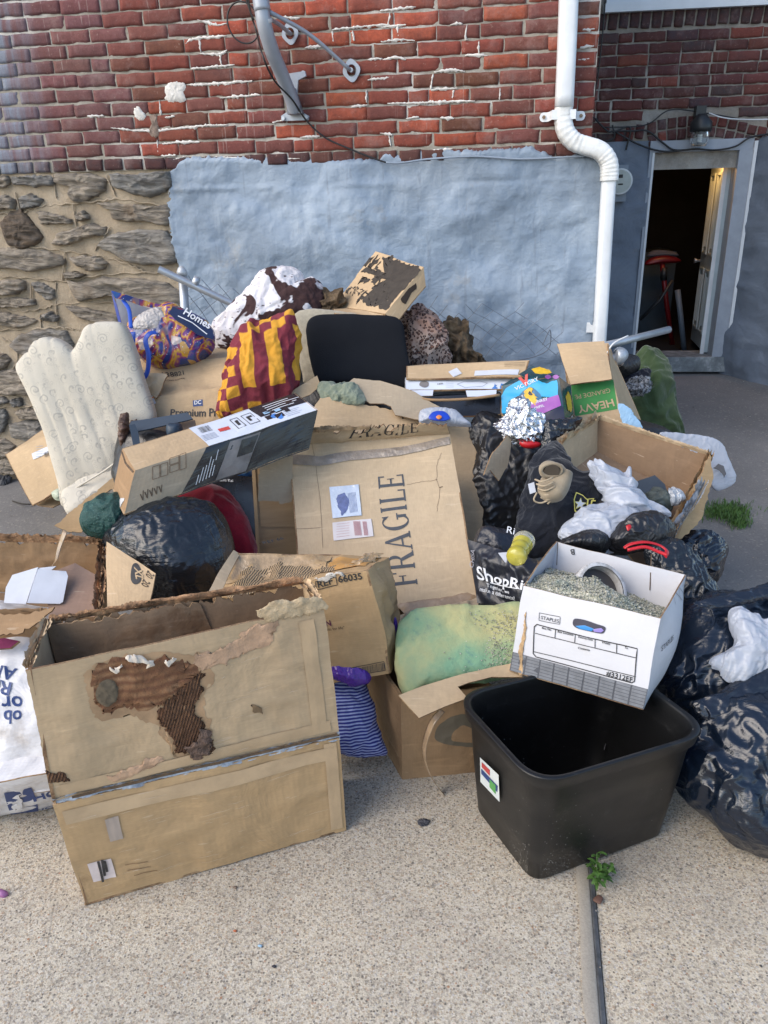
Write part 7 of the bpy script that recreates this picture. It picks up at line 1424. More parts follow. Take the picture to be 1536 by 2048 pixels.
# --- blankets and seat pads
t = NT('cow_print_fleece'); co = t.coord('Object'); n = t.noise(co, 5.5, 3, .5, .9); k_ = t.ramp(n, [(.50, 0.0), (.515, 1.0)]); n2 = t.ramp(t.noise(t.coord('Object', scale=(1, 1, 2.2)), 38, 3, .6), [(.63, 0.0), (.66, .85)])
c = t.mix(t.math('MAXIMUM', k_, n2), t.ramp(t.noise(co, 25, 4), [(.3, (.66, .63, .66)), (.7, (.80, .78, .80))]), (.05, .022, .022)); t.bump(t.noise(co, 90, 5, .8), .9, .008); t.bump(t.noise(co, 14, 4), .5, .03); COW = t.done(c, .95)
puff('fleece_blanket', [(428, 662), (436, 638), (470, 605), (500, 572), (520, 548), (545, 538), (580, 536), (606, 546), (616, 562), (628, 556), (642, 568), (650, 590), (656, 610), (645, 640), (600, 665), (540, 690), (490, 716), (455, 715), (434, 695)], 3.72, 25, .14, COW, None, 'fluffy brown and white cow-print fleece heaped against the render', 'blanket', sim=CLOTH, disp=cloth_disp(.010, 3.2, 3, .004), nb=160, nr=50)
t = NT('maroon_gold_fleece'); uvn = t.n('TexCoord').outputs['UV']; co = t.coord('UV', rot=(0, 0, R(-8))); sx = t.n('SeparateXYZ'); dn_ = t.n('TexNoise'); t.l(co, dn_.inputs['Vector']); dn_.inputs['Scale'].default_value = 3; av = t.n('VectorMath', operation='MULTIPLY_ADD'); t.l(dn_.outputs['Color'], av.inputs[0]); av.inputs[1].default_value = (.05, .05, 0); t.l(co, av.inputs[2]); t.l(av.outputs[0], sx.inputs[0])
st1 = t.ramp(t.math('FRACT', t.math('MULTIPLY', sx.outputs[0], 10.5)), [(.5, 0.0), (.53, 1.0)]); st2 = t.ramp(t.math('FRACT', t.math('MULTIPLY', sx.outputs[1], 13.0)), [(.5, 0.0), (.54, 1.0)])
lf = t.ramp(sx.outputs[0], [(.0, 0.0)]); mr = t.n('MapRange'); t.l(sx.outputs[0], mr.inputs[0]); mr.inputs[1].default_value = -.055; mr.inputs[2].default_value = -.050; mr2 = t.n('MapRange'); t.l(sx.outputs[1], mr2.inputs[0]); mr2.inputs[1].default_value = .155; mr2.inputs[2].default_value = .160
chk = t.math('ABSOLUTE', t.math('SUBTRACT', st1, st2)); mr3 = t.n('MapRange'); t.l(sx.outputs[1], mr3.inputs[0]); mr3.inputs[1].default_value = -.175; mr3.inputs[2].default_value = -.170; big1 = t.ramp(t.math('FRACT', t.math('ADD', t.math('MULTIPLY', sx.outputs[0], 10.0), .35)), [(.5, 0.0), (.52, 1.0)]); gap = t.ramp(t.math('FRACT', t.math('ADD', t.math('MULTIPLY', sx.outputs[1], 3.6), .2)), [(.80, 0.0), (.82, 1.0)]); mid = t.math('MAXIMUM', big1, gap); side_ = t.mix(mr.outputs[0], chk, mid); c = t.mix(mr2.outputs[0], side_, chk); c = t.mix(mr3.outputs[0], chk, c)
c = t.mix(c, (.55, .27, .025), (.16, .020, .035)); t.bump(t.noise(uvn, 130, 4, .8), .7, .004); t.bump(t.noise(uvn, 9, 4, .5, 1), .35, .03); MG_ = t.done(c, .95)
puff('fleece_blanket', [(436, 832), (438, 800), (448, 765), (458, 735), (474, 700), (492, 662), (520, 643), (560, 637), (590, 637), (598, 690), (608, 745), (606, 775), (585, 795), (560, 808), (530, 820), (480, 832)], 3.12, 22, .12, MG_, None, 'maroon and golden-yellow blocky patterned fleece throw draped left of the black seat', 'blanket', sim=CLOTH, disp=cloth_disp(.030, 4.2, 9, .003, (1.6, 1, .5)), nb=160, nr=50)
puff('seat_cushion', [(588, 645), (594, 628), (625, 619), (680, 624), (740, 632), (770, 640), (760, 720), (700, 760), (618, 768), (606, 745), (596, 700)], 3.50, 18, .045, fabric('beige_seat_fabric', (.38, .34, .26), (.30, .27, .21), 60), None, 'stained beige seat pad showing behind the black seat pad', 'cushion', disp=cloth_disp(.004, 5, 3), p=5)
t = NT('black_seat_mesh'); co = t.coord('Object'); t.bump(t.noise(co, 220, 3), .5, .002); BSEAT = t.done(t.mix(t.noise(co, 4, 4), (.006, .007, .010), (.014, .016, .021)), .9, 0, .15)
puff('seat_cushion', [(613, 662), (617, 642), (632, 632), (660, 629), (720, 631), (780, 634), (797, 640), (806, 655), (814, 700), (823, 748), (820, 768), (806, 778), (780, 772), (720, 766), (655, 767), (636, 762), (626, 745), (616, 700)], 3.34, 16, .04, BSEAT, None, 'black rounded office chair seat pad propped up on the heap', 'seat pad', p=7, disp=cloth_disp(.003, 3, 2, .0005), nb=180)
# --- printed shoe-type carton on top
O5, v5 = orth((771, 627), (664, 612), (849, 534), (793, 645), 3.42, (3.42, 3.80, 3.42), .5)
print('top box dims', [round(float(np.linalg.norm(x)), 3) for x in v5])
tb = thing('cardboard_carton', 'brown carton with black smoke-like print and a side slot, topmost on the heap', 'cardboard box', O5+v5[2])
P0_, Pa, Pb = O5, O5+v5[0], O5+v5[1]; Pc = PY(749, 505, (Pa+v5[1])[1]); hh_ = np.array([0, 0.02, -.125])*1.0
dv = PY(793, 645, O5[1]+.012)-O5; dv = dv/np.linalg.norm(dv)*.09
_, tt = sheet('top_panel', (Pa, P0_, Pb, Pc), PLAIN, tb, .005, 30, 30, .005, 5, 40, .004, .003, left=lambda v: .02*np.abs(nz1(v*5, 3)))
_, tr_ = sheet('side_panel', (P0_+PY(793, 645, O5[1])-PY(771, 627, O5[1]), PY(852, 572, Pb[1]-.01), Pb, P0_), PLAIN, tb, .005, 20, 12, .005, 5, 40)
for nm, q4 in (('bottom_panel', (Pa+hh_*.7, PY(793, 645, O5[1]), PY(852, 572, Pb[1]-.01), Pc+hh_)), ('end_panel', (Pa+hh_*.6, P0_+hh_*.6, P0_, Pa))): sheet(nm, q4, BROWN, tb, .004, 10, 10, .005, 5, 40)
sheet('torn_flap', (PY(668, 628, 3.40), PY(765, 645, 3.38), P0_+[-.01, 0, .002], Pa+[-.004, 0, .002]), PLAIN, tb, .005, 24, 8, .006, 5, 41, bot=tear(.35, 4, 2, 0))
SMK = simple('black_brush_print', (.035, .028, .022), .7, var=.3, scale=40)
blotch(tt, [(766, 520), (800, 522), (846, 536), (772, 622), (762, 616), (745, 612), (725, 608), (728, 598), (750, 600), (770, 594), (760, 582), (775, 578), (790, 572), (788, 560), (758, 556), (735, 548), (724, 545), (732, 538), (760, 545), (785, 548), (792, 540), (775, 532), (768, 526)], SMK, tb, 'brush_print', .0002, .10, 200, .0015, 5)
for k in range(26): x, y = random.uniform(725, 775), random.uniform(520, 612); blotch(tt, [(x, y), (x+random.uniform(3, 10), y-2), (x+8, y+random.uniform(2, 6)), (x+1, y+4)], SMK, tb, 'brush_print', .0002, .3, 24, .0015, k, 2)
for k in range(12): a_ = k/12*6.28; x, y = 709+18*math.cos(a_), 583+5.5*math.sin(a_); blotch(tt, [(x-2, y-1.5), (x+2, y-1.5), (x+2, y+1.5), (x-2, y+1.5)], SMK, tb, 'printed_emblem', .0002, .1, 12, .0015, k, 2)
pline(tt, [(704, 594), (709, 582), (715, 574)], .004, SMK, tb, 'printed_emblem'); pline(tt, [(700, 575), (712, 583), (722, 590)], .003, SMK, tb, 'printed_emblem')
blotch(tr_, [(806, 606), (802, 598), (815, 580), (832, 568), (834, 578), (822, 590), (812, 608)], simple('slot_dark', (.03, .02, .015), .9), tb, 'hand_slot', .0004, .02, 50, .002)
t = NT('leopard_fleece'); co = t.coord('UV'); cA = t.noise(co, 14, 2, .5); v = t.n('TexVoronoi'); dn_ = t.n('TexNoise'); t.l(co, dn_.inputs['Vector']); dn_.inputs['Scale'].default_value = 25; av = t.n('VectorMath', operation='MULTIPLY_ADD'); t.l(dn_.outputs['Color'], av.inputs[0]); av.inputs[1].default_value = (.02, .02, 0); t.l(co, av.inputs[2]); t.l(av.outputs[0], v.inputs['Vector']); v.inputs['Scale'].default_value = 88
ring = t.ramp(v.outputs['Distance'], [(.20, 0.0), (.28, 1.0), (.42, 1.0), (.50, 0.0)]); core = t.ramp(v.outputs['Distance'], [(.2, 1.0), (.28, 0.0)]); c = t.mix(core, t.ramp(t.noise(co, 4, 3), [(.4, (.34, .20, .15)), (.65, (.42, .33, .28))]), (.20, .09, .06)); c = t.mix(ring, c, (.03, .015, .015)); t.bump(t.noise(co, 60, 5, .8), .8, .008); t.bump(t.noise(co, 10, 4), .5, .03); LEO = t.done(c, .95)
puff('fleece_blanket', [(795, 655), (805, 630), (822, 612), (845, 610), (866, 625), (880, 652), (896, 685), (908, 720), (895, 735), (840, 735), (810, 725)], 3.62, 25, .12, LEO, None, 'leopard-print fleece blanket piled right of the black seat pad', 'blanket', sim=CLOTH, disp=cloth_disp(.022, 5, 13, .005), nb=140, nr=40)
t = NT('rotten_leaf_litter'); co = t.coord('Object'); c = t.ramp(t.noise(co, 22, 7, .75), [(.3, (.03, .02, .012)), (.5, (.13, .085, .045)), (.7, (.28, .20, .12))]); t.bump(t.noise(co, 22, 7, .8), 1.0, .03); ROTL = t.done(c, .8)
puff('paper_bag', [(872, 672), (884, 652), (905, 648), (925, 655), (938, 675), (948, 700), (966, 718), (955, 732), (915, 730), (890, 715)], 3.68, 25, .09, ROTL, None, 'crumpled brown rotten paper bag right of the leopard blanket', 'paper bag', sim=CLOTH, disp=cloth_disp(.035, 9, 3, .010), nb=140, nr=40)
puff('paper_bag', [(640, 612), (648, 588), (662, 580), (678, 584), (686, 604), (672, 622), (650, 626)], 3.72, 20, .06, ROTL, None, 'small brown decayed paper bag behind the topmost carton', 'paper bag', sim=CLOTH, disp=cloth_disp(.025, 12, 7, .008), nb=100, nr=30)
# --- long flat cartons at centre right
lfb = thing('cardboard_carton', 'long low tan carton with two white labels, right of the black seat pad', 'cardboard box', PY(930, 790, 3.3))
f_ = [PY(812, 758, 3.18), PY(1050, 755, 3.12), PY(1060, 722, 3.20), PY(812, 732, 3.26)]; s8 = carton(lfb, f_, [p+np.array([.02, .10, -.02]) for p in f_], PLAIN, amp=.004, seed=50)['front_panel']
patch(s8, *uvpx(s8, 902, 752), *uvpx(s8, 924, 738), WHITE, lfb, 'label', .003, rot=35); patch(s8, *uvpx(s8, 950, 752), *uvpx(s8, 1040, 740), WHITE, lfb, 'label', .003); 
for k in range(3): pline(s8, [(1010, 728+k*3), (1052, 726+k*3)], .0014, INKB, lfb)
ap = thing('appliance_carton', 'white and black printed appliance carton under the long tan one', 'cardboard box', PY(910, 830, 3.3))
f_ = [PY(812, 782, 3.14), PY(1010, 780, 3.10), PY(1030, 757, 3.16), PY(812, 759, 3.20)]; s9 = carton(ap, f_, [p+np.array([.0, .30, -.03]) for p in f_], WPR, amp=.003, seed=51)['front_panel']
GRI = simple('grey_ink', (.25, .28, .35), .6)
blotch(s9, [(840, 772), (842, 765), (850, 763), (858, 766), (858, 773), (850, 776)], simple('grey_photo_print', (.16, .15, .15), .35, var=.4, scale=12), ap, 'printed_picture', .0002, 0, 30, smooth=True); ptext(s9, '165L', (876, 771), (888, 770), INK, ap, .01)
pline(s9, [(915, 770), (930, 764), (960, 762), (975, 766), (965, 773), (930, 776), (915, 770)], .0022, GRI, ap); 
for k in range(4): pline(s9, [(893, 764+k*4), (908, 764+k*4)], .0012, GRI, ap)
for x in (985, 998): blotch(s9, [(x, 776), (x+3, 768), (x+8, 772), (x+6, 778)], BLI, ap, 'blue_mark', .0002, .1, 20)
f_ = [PY(812, 845, 3.06), PY(1005, 830, 3.04), PY(1005, 789, 3.10), PY(812, 794, 3.12)]; carton(ap, f_, [p+np.array([.0, .28, -.03]) for p in f_], BPR, amp=.005, seed=52)
for x0_, x1_ in ((818, 866), (935, 992)): f2_ = [PY(x0_, 793, 3.05), PY(x1_, 792, 3.05), PY(x1_+2, 780, 3.09), PY(x0_-3, 781, 3.09)]; sheet('white_tab', f2_, WPR, ap, .004, 8, 6, .003, 5, 3)
tube('cardboard_edge', spl([PY(830, 795, 3.04), PY(870, 800, 3.02), (PY(935, 798, 3.02)), PY(1000, 790, 3.03)], 20), .006, BROWN, ap, 6)
# --- beer carton
bc = thing('beer_carton', 'teal and navy beer carton printed VICTORY with purple band', 'beer carton', PY(1070, 840, 3.0))
f_ = [PY(1002, 832, 2.98), PY(1132, 846, 2.90), PY(1119, 752, 3.02), PY(1002, 772, 3.08)]; bb_ = [PY(1020, 820, 3.2), PY(1148, 830, 3.06), PY(1143, 770, 3.12), PY(1064, 733, 3.20)]
t = NT('teal_print'); co = t.coord('UV'); TEAL = t.done(t.ramp(t.noise(co, 6, 3), [(.35, (.005, .035, .05)), (.65, (.01, .07, .09))]), .25, 0, .6)
s10 = carton(bc, f_, bb_, TEAL, amp=.003, seed=60); sB_ = s10['front_panel']; 
sheet('upper_corner', (PY(1038, 750, 3.075), PY(1064, 733, 3.19), PY(1119, 752, 3.03), PY(1060, 762, 3.06)), TEAL, bc, .003, 8, 8, .003, 5, 60)
CY = simple('sky_blue_print', (.03, .33, .58), .3, var=.1); PU = simple('purple_print', (.30, .09, .36), .3, var=.08); GO = simple('gold_print', (.62, .38, .02), .3, var=.2, scale=40); NV = simple('navy_print', (.006, .01, .035), .3)
blotch(sB_, [(1003, 828), (1002, 790), (1010, 775), (1036, 762), (1070, 760), (1095, 768), (1116, 760), (1118, 790), (1100, 796), (1085, 792), (1075, 805), (1062, 800), (1040, 815), (1030, 826)], CY, bc, 'printed_sky', .0001, .02, 80, .0015)
blotch(sB_, [(1035, 800), (1042, 785), (1060, 776), (1076, 785), (1084, 802), (1070, 812), (1050, 815)], simple('mid_blue_print', (.015, .12, .24), .3), bc, 'printed_disc', .0001, .02, 60, .0025, smooth=True)
blotch(sB_, [(1040, 842), (1060, 806), (1118, 790), (1124, 812), (1070, 834), (1062, 842)], PU, bc, 'purple_band', .0001, .0, 60, .003)
blotch(sB_, [(1010, 842), (1064, 838), (1128, 812), (1132, 844), (1060, 846)], NV, bc, 'navy_base', .0001, .0, 60, .0025)
ptext(sB_, 'VICTORY', (1030, 782), (1078, 762), WI, bc, .01, off=.004); ptext(sB_, 'V', (1041, 776), (1062, 769), REDI, bc, .06, off=.0035, hs=1.15); ptext(sB_, 'MONKEY', (1063, 810), (1097, 801), WI, bc, .02, off=.004); ptext(sB_, 'N TRIPEL', (1063, 822), (1090, 814), WI, bc, .01, off=.004)
for px in ([(1044, 790), (1056, 776), (1068, 782), (1064, 792), (1075, 796), (1066, 802), (1050, 800)], [(1048, 798), (1060, 794), (1070, 806), (1056, 806)]): blotch(sB_, px, GO, bc, 'gold_emblem', .0003, .12, 60, .004)
blotch(sB_, [(1058, 788), (1064, 787), (1063, 793), (1057, 793)], NV, bc, 'emblem_detail', .0002, .1, 20, .005)
for x in (1097, 1113): blotch(sB_, [(x-7, 754), (x, 750), (x+7, 754), (x, 759)], PU, bc, 'purple_roundel', .0001, 0, 24, .0015, smooth=True)
s11 = s10['right_panel']; blotch(s11, [(1132, 790), (1138, 782), (1143, 800), (1145, 820), (1138, 825), (1133, 810)], GO, bc, 'gold_emblem', .0003, .12, 40, .002); s12 = s10['top_panel']
cut('gold_top_print', [(1064, 738), (1078, 733), (1100, 740), (1104, 746), (1088, 748), (1072, 746)], 3.02, 40, 0, GO, bc, .001, .001, jag=.003, edge=GO)
# foil and red cup
t = NT('crumpled_foil'); co = t.coord('Object'); t.bump(t.vor(co, 38, 'F1'), .9, .02); t.bump(t.noise(co, 60, 5, .7, .5), .7, .01); FOIL = t.done((.72, .74, .78), .22, 1.0)
puff('foil', [(997, 848), (1008, 828), (1022, 812), (1040, 800), (1056, 806), (1060, 822), (1080, 838), (1092, 860), (1084, 880), (1056, 888), (1020, 878), (1002, 862)], 2.80, 25, .06, FOIL, None, 'crumpled ball of aluminium foil in front of the beer carton', 'foil', disp=cloth_disp(.020, 14, 3, .006), nb=140, nr=44)
puff('red_tray', [(1040, 884), (1060, 882), (1080, 886), (1078, 894), (1056, 897), (1042, 892)], 2.74, 30, .02, simple('red_plastic', (.42, .01, .015), .35), None, 'sliver of red plastic under the foil', 'tray')
# --- HEAVY carton
hv = thing('cardboard_carton', 'brown carton with green band printed HEAVY upside down and an open flap', 'cardboard box', PY(1200, 860, 3.2))
f_ = [PY(1152, 862, 3.10), PY(1246, 850, 3.08), PY(1222, 740, 3.22), PY(1130, 752, 3.24)]; b3_ = [PY(1180, 860, 3.4), PY(1293, 868, 3.36), PY(1216, 686, 3.60), PY(1120, 692, 3.6)]
s13 = carton(hv, f_, b3_, PLAIN, skip=('top_panel',), amp=.004, seed=70); sH = s13['front_panel']
GRB = simple('green_band_print', (.035, .20, .045), .7, var=.12, scale=20)
blotch(sH, [(1140, 770), (1226, 758), (1234, 818), (1150, 832)], GRB, hv, 'green_band', .0001, 0, 80, .0012); ptext(sH, 'HEAVY', (1224, 797), (1153, 812), PLAIN, hv, .02, off=.003); ptext(sH, 'GRANDE PE', (1218, 775), (1148, 790), PLAIN, hv, .0, off=.003)
sheet('open_flap', (PY(1140, 770, 3.16), PY(1224, 757, 3.14), PY(1207, 682, 3.34), PY(1115, 689, 3.36)), PLAIN, hv, .006, 20, 20, .006, 4, 71, .012)
puff('torn_poster', [(1236, 812), (1246, 808), (1262, 820), (1276, 840), (1284, 856), (1262, 852), (1245, 848)], 3.02, 20, .004, simple('pale_blue_plastic', (.30, .48, .66), .3), None, 'pale blue plastic scrap against the side of the HEAVY carton', 'plastic scrap', sim=FILMS, disp=cloth_disp(.004, 12, 2))
# --- olive holdall beyond it
OLV = fabric('olive_canvas', (.035, .06, .025), (.055, .085, .04), 9, fold=.4)
puff('duffel_bag', [(1228, 760), (1250, 735), (1272, 712), (1292, 702), (1318, 716), (1338, 752), (1350, 800), (1368, 850), (1372, 905), (1320, 930), (1270, 920), (1240, 840)], 3.9, 20, .14, OLV, None, 'olive green canvas duffel bag slumped on the asphalt beyond the HEAVY carton', 'duffel bag', sim=CLOTH, disp=cloth_disp(.035, 3.2, 4, .004, (1, 1, .7)), nb=150, nr=44)
puff('dark_garment', [(1240, 758), (1262, 742), (1290, 738), (1300, 752), (1280, 790), (1255, 790)], 3.72, 25, .05, fabric('dark_navy_cloth', (.010, .012, .022)), None, 'dark garment in the mouth of the olive duffel', 'clothes', sim=CLOTH, disp=cloth_disp(.014, 9, 3))
t = NT('silver_tinsel'); co = t.coord('Object'); t.bump(t.noise(co, 70, 5, .8, 1), 1.0, .01); TIN = t.done(t.mix(t.ramp(t.noise(co, 80, 4, .8), [(.45, 0.0), (.55, 1.0)]), (.05, .055, .065), (.40, .42, .46)), .4, .3)
puff('tinsel', [(1252, 775), (1266, 760), (1288, 757), (1298, 768), (1290, 784), (1268, 790), (1255, 786)], 3.62, 25, .05, TIN, None, 'bundle of grey tinsel on the olive duffel', 'tinsel', disp=cloth_disp(.016, 18, 3, .006))
puff('bin_bag', [(1212, 740), (1222, 718), (1250, 708), (1278, 714), (1280, 735), (1262, 752), (1232, 756)], 3.75, 20, .08, BAG2, None, 'small black bin bag under the clamp of the steel pole', 'bin bag', sim=FILM, disp=bag_disp(.02, 7, 13))
# --- open carton on the right
oc = thing('cardboard_carton', 'open shallow brown carton with rotted wavy rim, tipped at the right of the heap', 'cardboard box', PY(1260, 980, 2.7))
K = {'bl': PY(1196, 834, 2.92), 'br': PY(1421, 908, 2.72), 'fr': PY(1330, 1090, 2.26), 'fl': PY(1120, 884, 2.66)}; dwn = np.array([-.0, -.035, -.17])
KB = {k: v+dwn for k, v in K.items()}; KB['bl'] = PY(1194, 905, 2.86); KB['br'] = PY(1372, 990, 2.66); KB['fl'] = PY(1135, 950, 2.60)
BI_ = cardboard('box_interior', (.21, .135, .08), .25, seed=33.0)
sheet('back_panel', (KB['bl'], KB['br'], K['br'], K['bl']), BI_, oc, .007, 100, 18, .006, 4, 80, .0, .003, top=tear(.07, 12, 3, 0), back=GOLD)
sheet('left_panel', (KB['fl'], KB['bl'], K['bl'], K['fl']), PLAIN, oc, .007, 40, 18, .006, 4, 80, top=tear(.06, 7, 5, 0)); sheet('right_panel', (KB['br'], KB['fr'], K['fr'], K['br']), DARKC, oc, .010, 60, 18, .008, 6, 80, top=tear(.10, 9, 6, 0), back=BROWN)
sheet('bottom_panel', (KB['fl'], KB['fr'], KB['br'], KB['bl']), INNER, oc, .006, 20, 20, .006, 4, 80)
rimtear(oc, [K['bl'], K['bl']*.66+K['br']*.34, K['bl']*.33+K['br']*.67, K['br']], .014, PALE, 31); rimtear(oc, [K['fl'], K['bl']], .026, simple('torn_pale_paper2', (.48, .36, .22)), 32); rimtear(oc, [K['br'], (K['br']*.6+K['fr']*.4), K['br']*.3+K['fr']*.7, K['fr']], .020, GOLD, 33)
o1, _ = cut('outer_flap', [(1421, 908), (1426, 960), (1418, 985), (1402, 1040), (1375, 1068), (1350, 1085), (1370, 1096), (1340, 1108), (1325, 1090), (1360, 1020), (1395, 960)], 2.45, 30, 25, GOLD, oc, .006, .012, jag=.004, seed=33); rimtear(oc, [PY(1408, 962, 2.5), PY(1385, 1005, 2.42), PY(1352, 1055, 2.34), PY(1330, 1098, 2.28)], .018, CTAPE, 34, 'peeling_tape', .9)
o, _ = cut('glass_shelf', [(1266, 965), (1310, 950), (1330, 968), (1335, 985), (1280, 1000)], 2.55, 55, 10, simple('smoked_sheet', (.05, .055, .06), .15, spec=.8), None, .005, .004); tag(o, 'dark glassy sheet lying inside the open carton at right', 'glass sheet')
puff('shoe', [(1290, 990), (1310, 982), (1332, 990), (1336, 1020), (1318, 1030), (1296, 1020)], 2.50, 45, .05, simple('grey_mesh', (.06, .075, .07), .7, var=.4, scale=30), None, 'dark grey shoe in the open carton beside the white bags', 'shoe', disp=cloth_disp(.012, 12, 5))
puff('clear_tray', [(1338, 985), (1356, 980), (1368, 1000), (1350, 1012), (1338, 1006)], 2.48, 40, .03, CTAPE, None, 'scrap of clear crinkled plastic inside the open carton', 'plastic scrap', sim=FILM, disp=bag_disp(.012, 14, 5))
# --- white plastic bags, dark bags, hoodie, boot
WB = plastic_bag('white_thin_plastic', (.52, .56, .64), .3, (1, 1, 3), .6, (.3, .1, 0), .35, 12)
puff('plastic_bag', [(1320, 868), (1365, 866), (1405, 872), (1438, 884), (1455, 912), (1470, 948), (1468, 968), (1440, 982), (1425, 976), (1405, 940), (1370, 900)], 2.98, 20, .012, WB, None, 'white carrier bag hanging out behind the open carton onto the asphalt', 'plastic bag', sim=FILMS, disp=bag_disp(.012, 7, 3, streak=.004), p=4)
blotch(Surf([PY(1400, 990, 2.90), PY(1480, 990, 2.90), PY(1480, 900, 2.93), PY(1400, 900, 2.93)], 0, 1, 0), [(1427, 935), (1436, 926), (1448, 932), (1452, 948), (1448, 956), (1440, 944)], simple('handle_hole_dark', (.12, .12, .13), .9), None, 'handle_hole', .001, .03, 40); tag(bpy.data.objects['handle_hole'], 'dark handle opening of the white carrier bag', 'bag hole')
bpy.data.objects['handle_hole'].name = 'bag_handle_hole'
puff('dark_heap', [(925, 850), (960, 825), (1020, 840), (1090, 860), (1130, 880), (1128, 940), (1070, 1000), (1050, 1070), (1000, 1090), (950, 1070), (940, 1000), (935, 920)], 2.92, 35, .09, BAG2, None, 'black bin bag in the gap between the FRAGILE sheet and the hoodie', 'bin bag', sim=FILM, disp=bag_disp(.03, 5, 17), nb=160, nr=50)
puff('bin_bag', [(1075, 850), (1120, 840), (1160, 840), (1140, 870), (1110, 900), (1080, 900)], 2.78, 35, .05, BAG, None, 'shiny black plastic between the foil and the open carton', 'bin bag', sim=FILM, disp=bag_disp(.02, 9, 21))
JER = fabric('black_jersey', (.008, .010, .016), (.014, .017, .025), 12, fold=.5)
hd = puff('sweatshirt', [(1035, 1030), (1045, 985), (1062, 935), (1085, 905), (1120, 888), (1142, 915), (1150, 935), (1190, 950), (1212, 962), (1200, 1000), (1165, 1050), (1120, 1095), (1060, 1110), (1030, 1080)], 2.50, 45, .07, JER, None, 'black sweatshirt with a gold-edged star emblem, bundled round a boot', 'sweatshirt', sim=CLOTH, disp=cloth_disp(.022, 5, 6, .002), nb=160, nr=44)
SE = Surf([PY(1130, 1040, 2.375), PY(1210, 1040, 2.375), PY(1210, 970, 2.47), PY(1130, 970, 2.47)], .004, 5, 2)
YE = simple('yellow_embroidery', (.55, .50, .12), .7); WE = simple('white_embroidery', (.6, .62, .65), .7); 
def em(px, m, off): return blotch(SE, px, m, hd, 'emblem', .0002, 0, 60, off)
em([(1148, 1012), (1147, 1000), (1152, 984), (1166, 990), (1174, 998), (1190, 996), (1178, 1018), (1160, 1034), (1148, 1024)], YE, .001); em([(1150, 1012), (1149, 1001), (1153, 987), (1165, 992), (1173, 1000), (1187, 998), (1176, 1017), (1160, 1031), (1150, 1022)], JER, .002)
def star(cx, cy, r, m, off): em([(cx+(r if k % 2 == 0 else r*.42)*math.sin(k*math.pi/5+.1), cy-(r if k % 2 == 0 else r*.42)*math.cos(k*math.pi/5+.1)) for k in range(10)], m, off)
star(1160, 1010, 14, YE, .003); star(1160, 1010, 11, WE, .004)
pline(SE, [(1176, 1000), (1174, 1012), (1182, 1012), (1184, 1002), (1192, 1002)], .005, YE, hd, 'emblem', .003)
bt = thing('boot', 'tan suede lace-up boot resting on the black sweatshirt', 'boot', PY(1100, 975, 2.4))
SUE = fabric('tan_suede', (.24, .19, .13), (.30, .25, .18), 20, bump=.2)
bp = spl([PY(1122, 940, 2.40), PY(1116, 958, 2.385), PY(1106, 975, 2.37), PY(1092, 985, 2.36), PY(1082, 992, 2.36)], 26); tube('upper', bp, 1, SUE, bt, 22, rad=list(np.interp(range(26), [0, 6, 14, 20, 25], [.9, 1, 1.15, .9, .5])), prof=(.044, .034, .8))
tube('collar_hole', [PY(1104, 944, 2.355), PY(1103, 940, 2.37)], .028, simple('boot_lining', (.07, .055, .04), .9), bt, 16, rad=[.9, 1]); tube('collar_rim', [PY(1103, 940, 2.36)+np.array([math.cos(a_)*.034, 0, math.sin(a_)*.022]) for a_ in np.linspace(0, 2*math.pi, 24)], .006, SUE, bt, 8, cap=False)
LAC = simple('tan_lace', (.36, .29, .2), .8)
for k in range(5): y = 955+k*9; tube('lace', spl([PY(1070+k*3, y+4, 2.35), PY(1085+k*3, y+8, 2.325), PY(1106+k*2, y, 2.33)], 10), .0032, LAC, bt, 6)
tube('lace', spl([PY(1074, 985, 2.34), PY(1068, 1000, 2.33), PY(1082, 1006, 2.33), PY(1104, 998, 2.33), PY(1095, 1008, 2.33)], 24), .003, LAC, bt, 6)
puff('tongue', [(1082, 952), (1078, 934), (1092, 922), (1112, 926), (1116, 946), (1100, 956)], 2.38, 40, .012, SUE, bt)
puff('heel_counter', [(1112, 938), (1122, 928), (1136, 946), (1140, 970), (1126, 985), (1112, 972)], 2.38, 30, .02, SUE, bt)
o, _ = cut('care_label', [(1056, 968), (1068, 964), (1072, 984), (1060, 988)], 2.36, 30, 0, WHITE, None, .001, .002, edge=WHITE); tag(o, 'small white care label on the black sweatshirt left of the boot', 'label')
puff('plastic_bag', [(1183, 940), (1196, 934), (1210, 945), (1245, 955), (1258, 950), (1280, 985), (1300, 1015), (1330, 1030), (1310, 1042), (1262, 1044), (1222, 1015), (1200, 975)], 2.40, 45, .05, WB, None, 'white plastic bag lying across the mouth of the open carton', 'plastic bag', sim=WFILM, disp=bag_disp(.030, 4, 5, (1, 0, -.5), .026), nb=140, nr=40)
puff('plastic_bag', [(1118, 1070), (1150, 1035), (1190, 1012), (1235, 1008), (1285, 1030), (1280, 1055), (1240, 1080), (1215, 1105), (1160, 1100)], 2.30, 50, .06, WB, None, 'rounded white plastic bag directly behind the white file box', 'plastic bag', sim=WFILM, disp=bag_disp(.020, 4, 8, (1, 0, -.3), .020), nb=140, nr=40)
b4 = puff('bin_bag', [(1222, 1095), (1236, 1060), (1265, 1042), (1300, 1034), (1330, 1045), (1345, 1068), (1330, 1095), (1280, 1105)], 2.24, 50, .07, BAG2, None, 'black bag with a small red dot beside the file box rim', 'bin bag', sim=FILM, disp=bag_disp(.022, 7, 31, (.8, 0, .4), .012), nb=140, nr=40)
puff('red_dot', [(1252, 1052), (1260, 1049), (1263, 1055), (1256, 1062)], 2.165, 45, .004, simple('red_plastic', (.42, .01, .015), .35), b4)
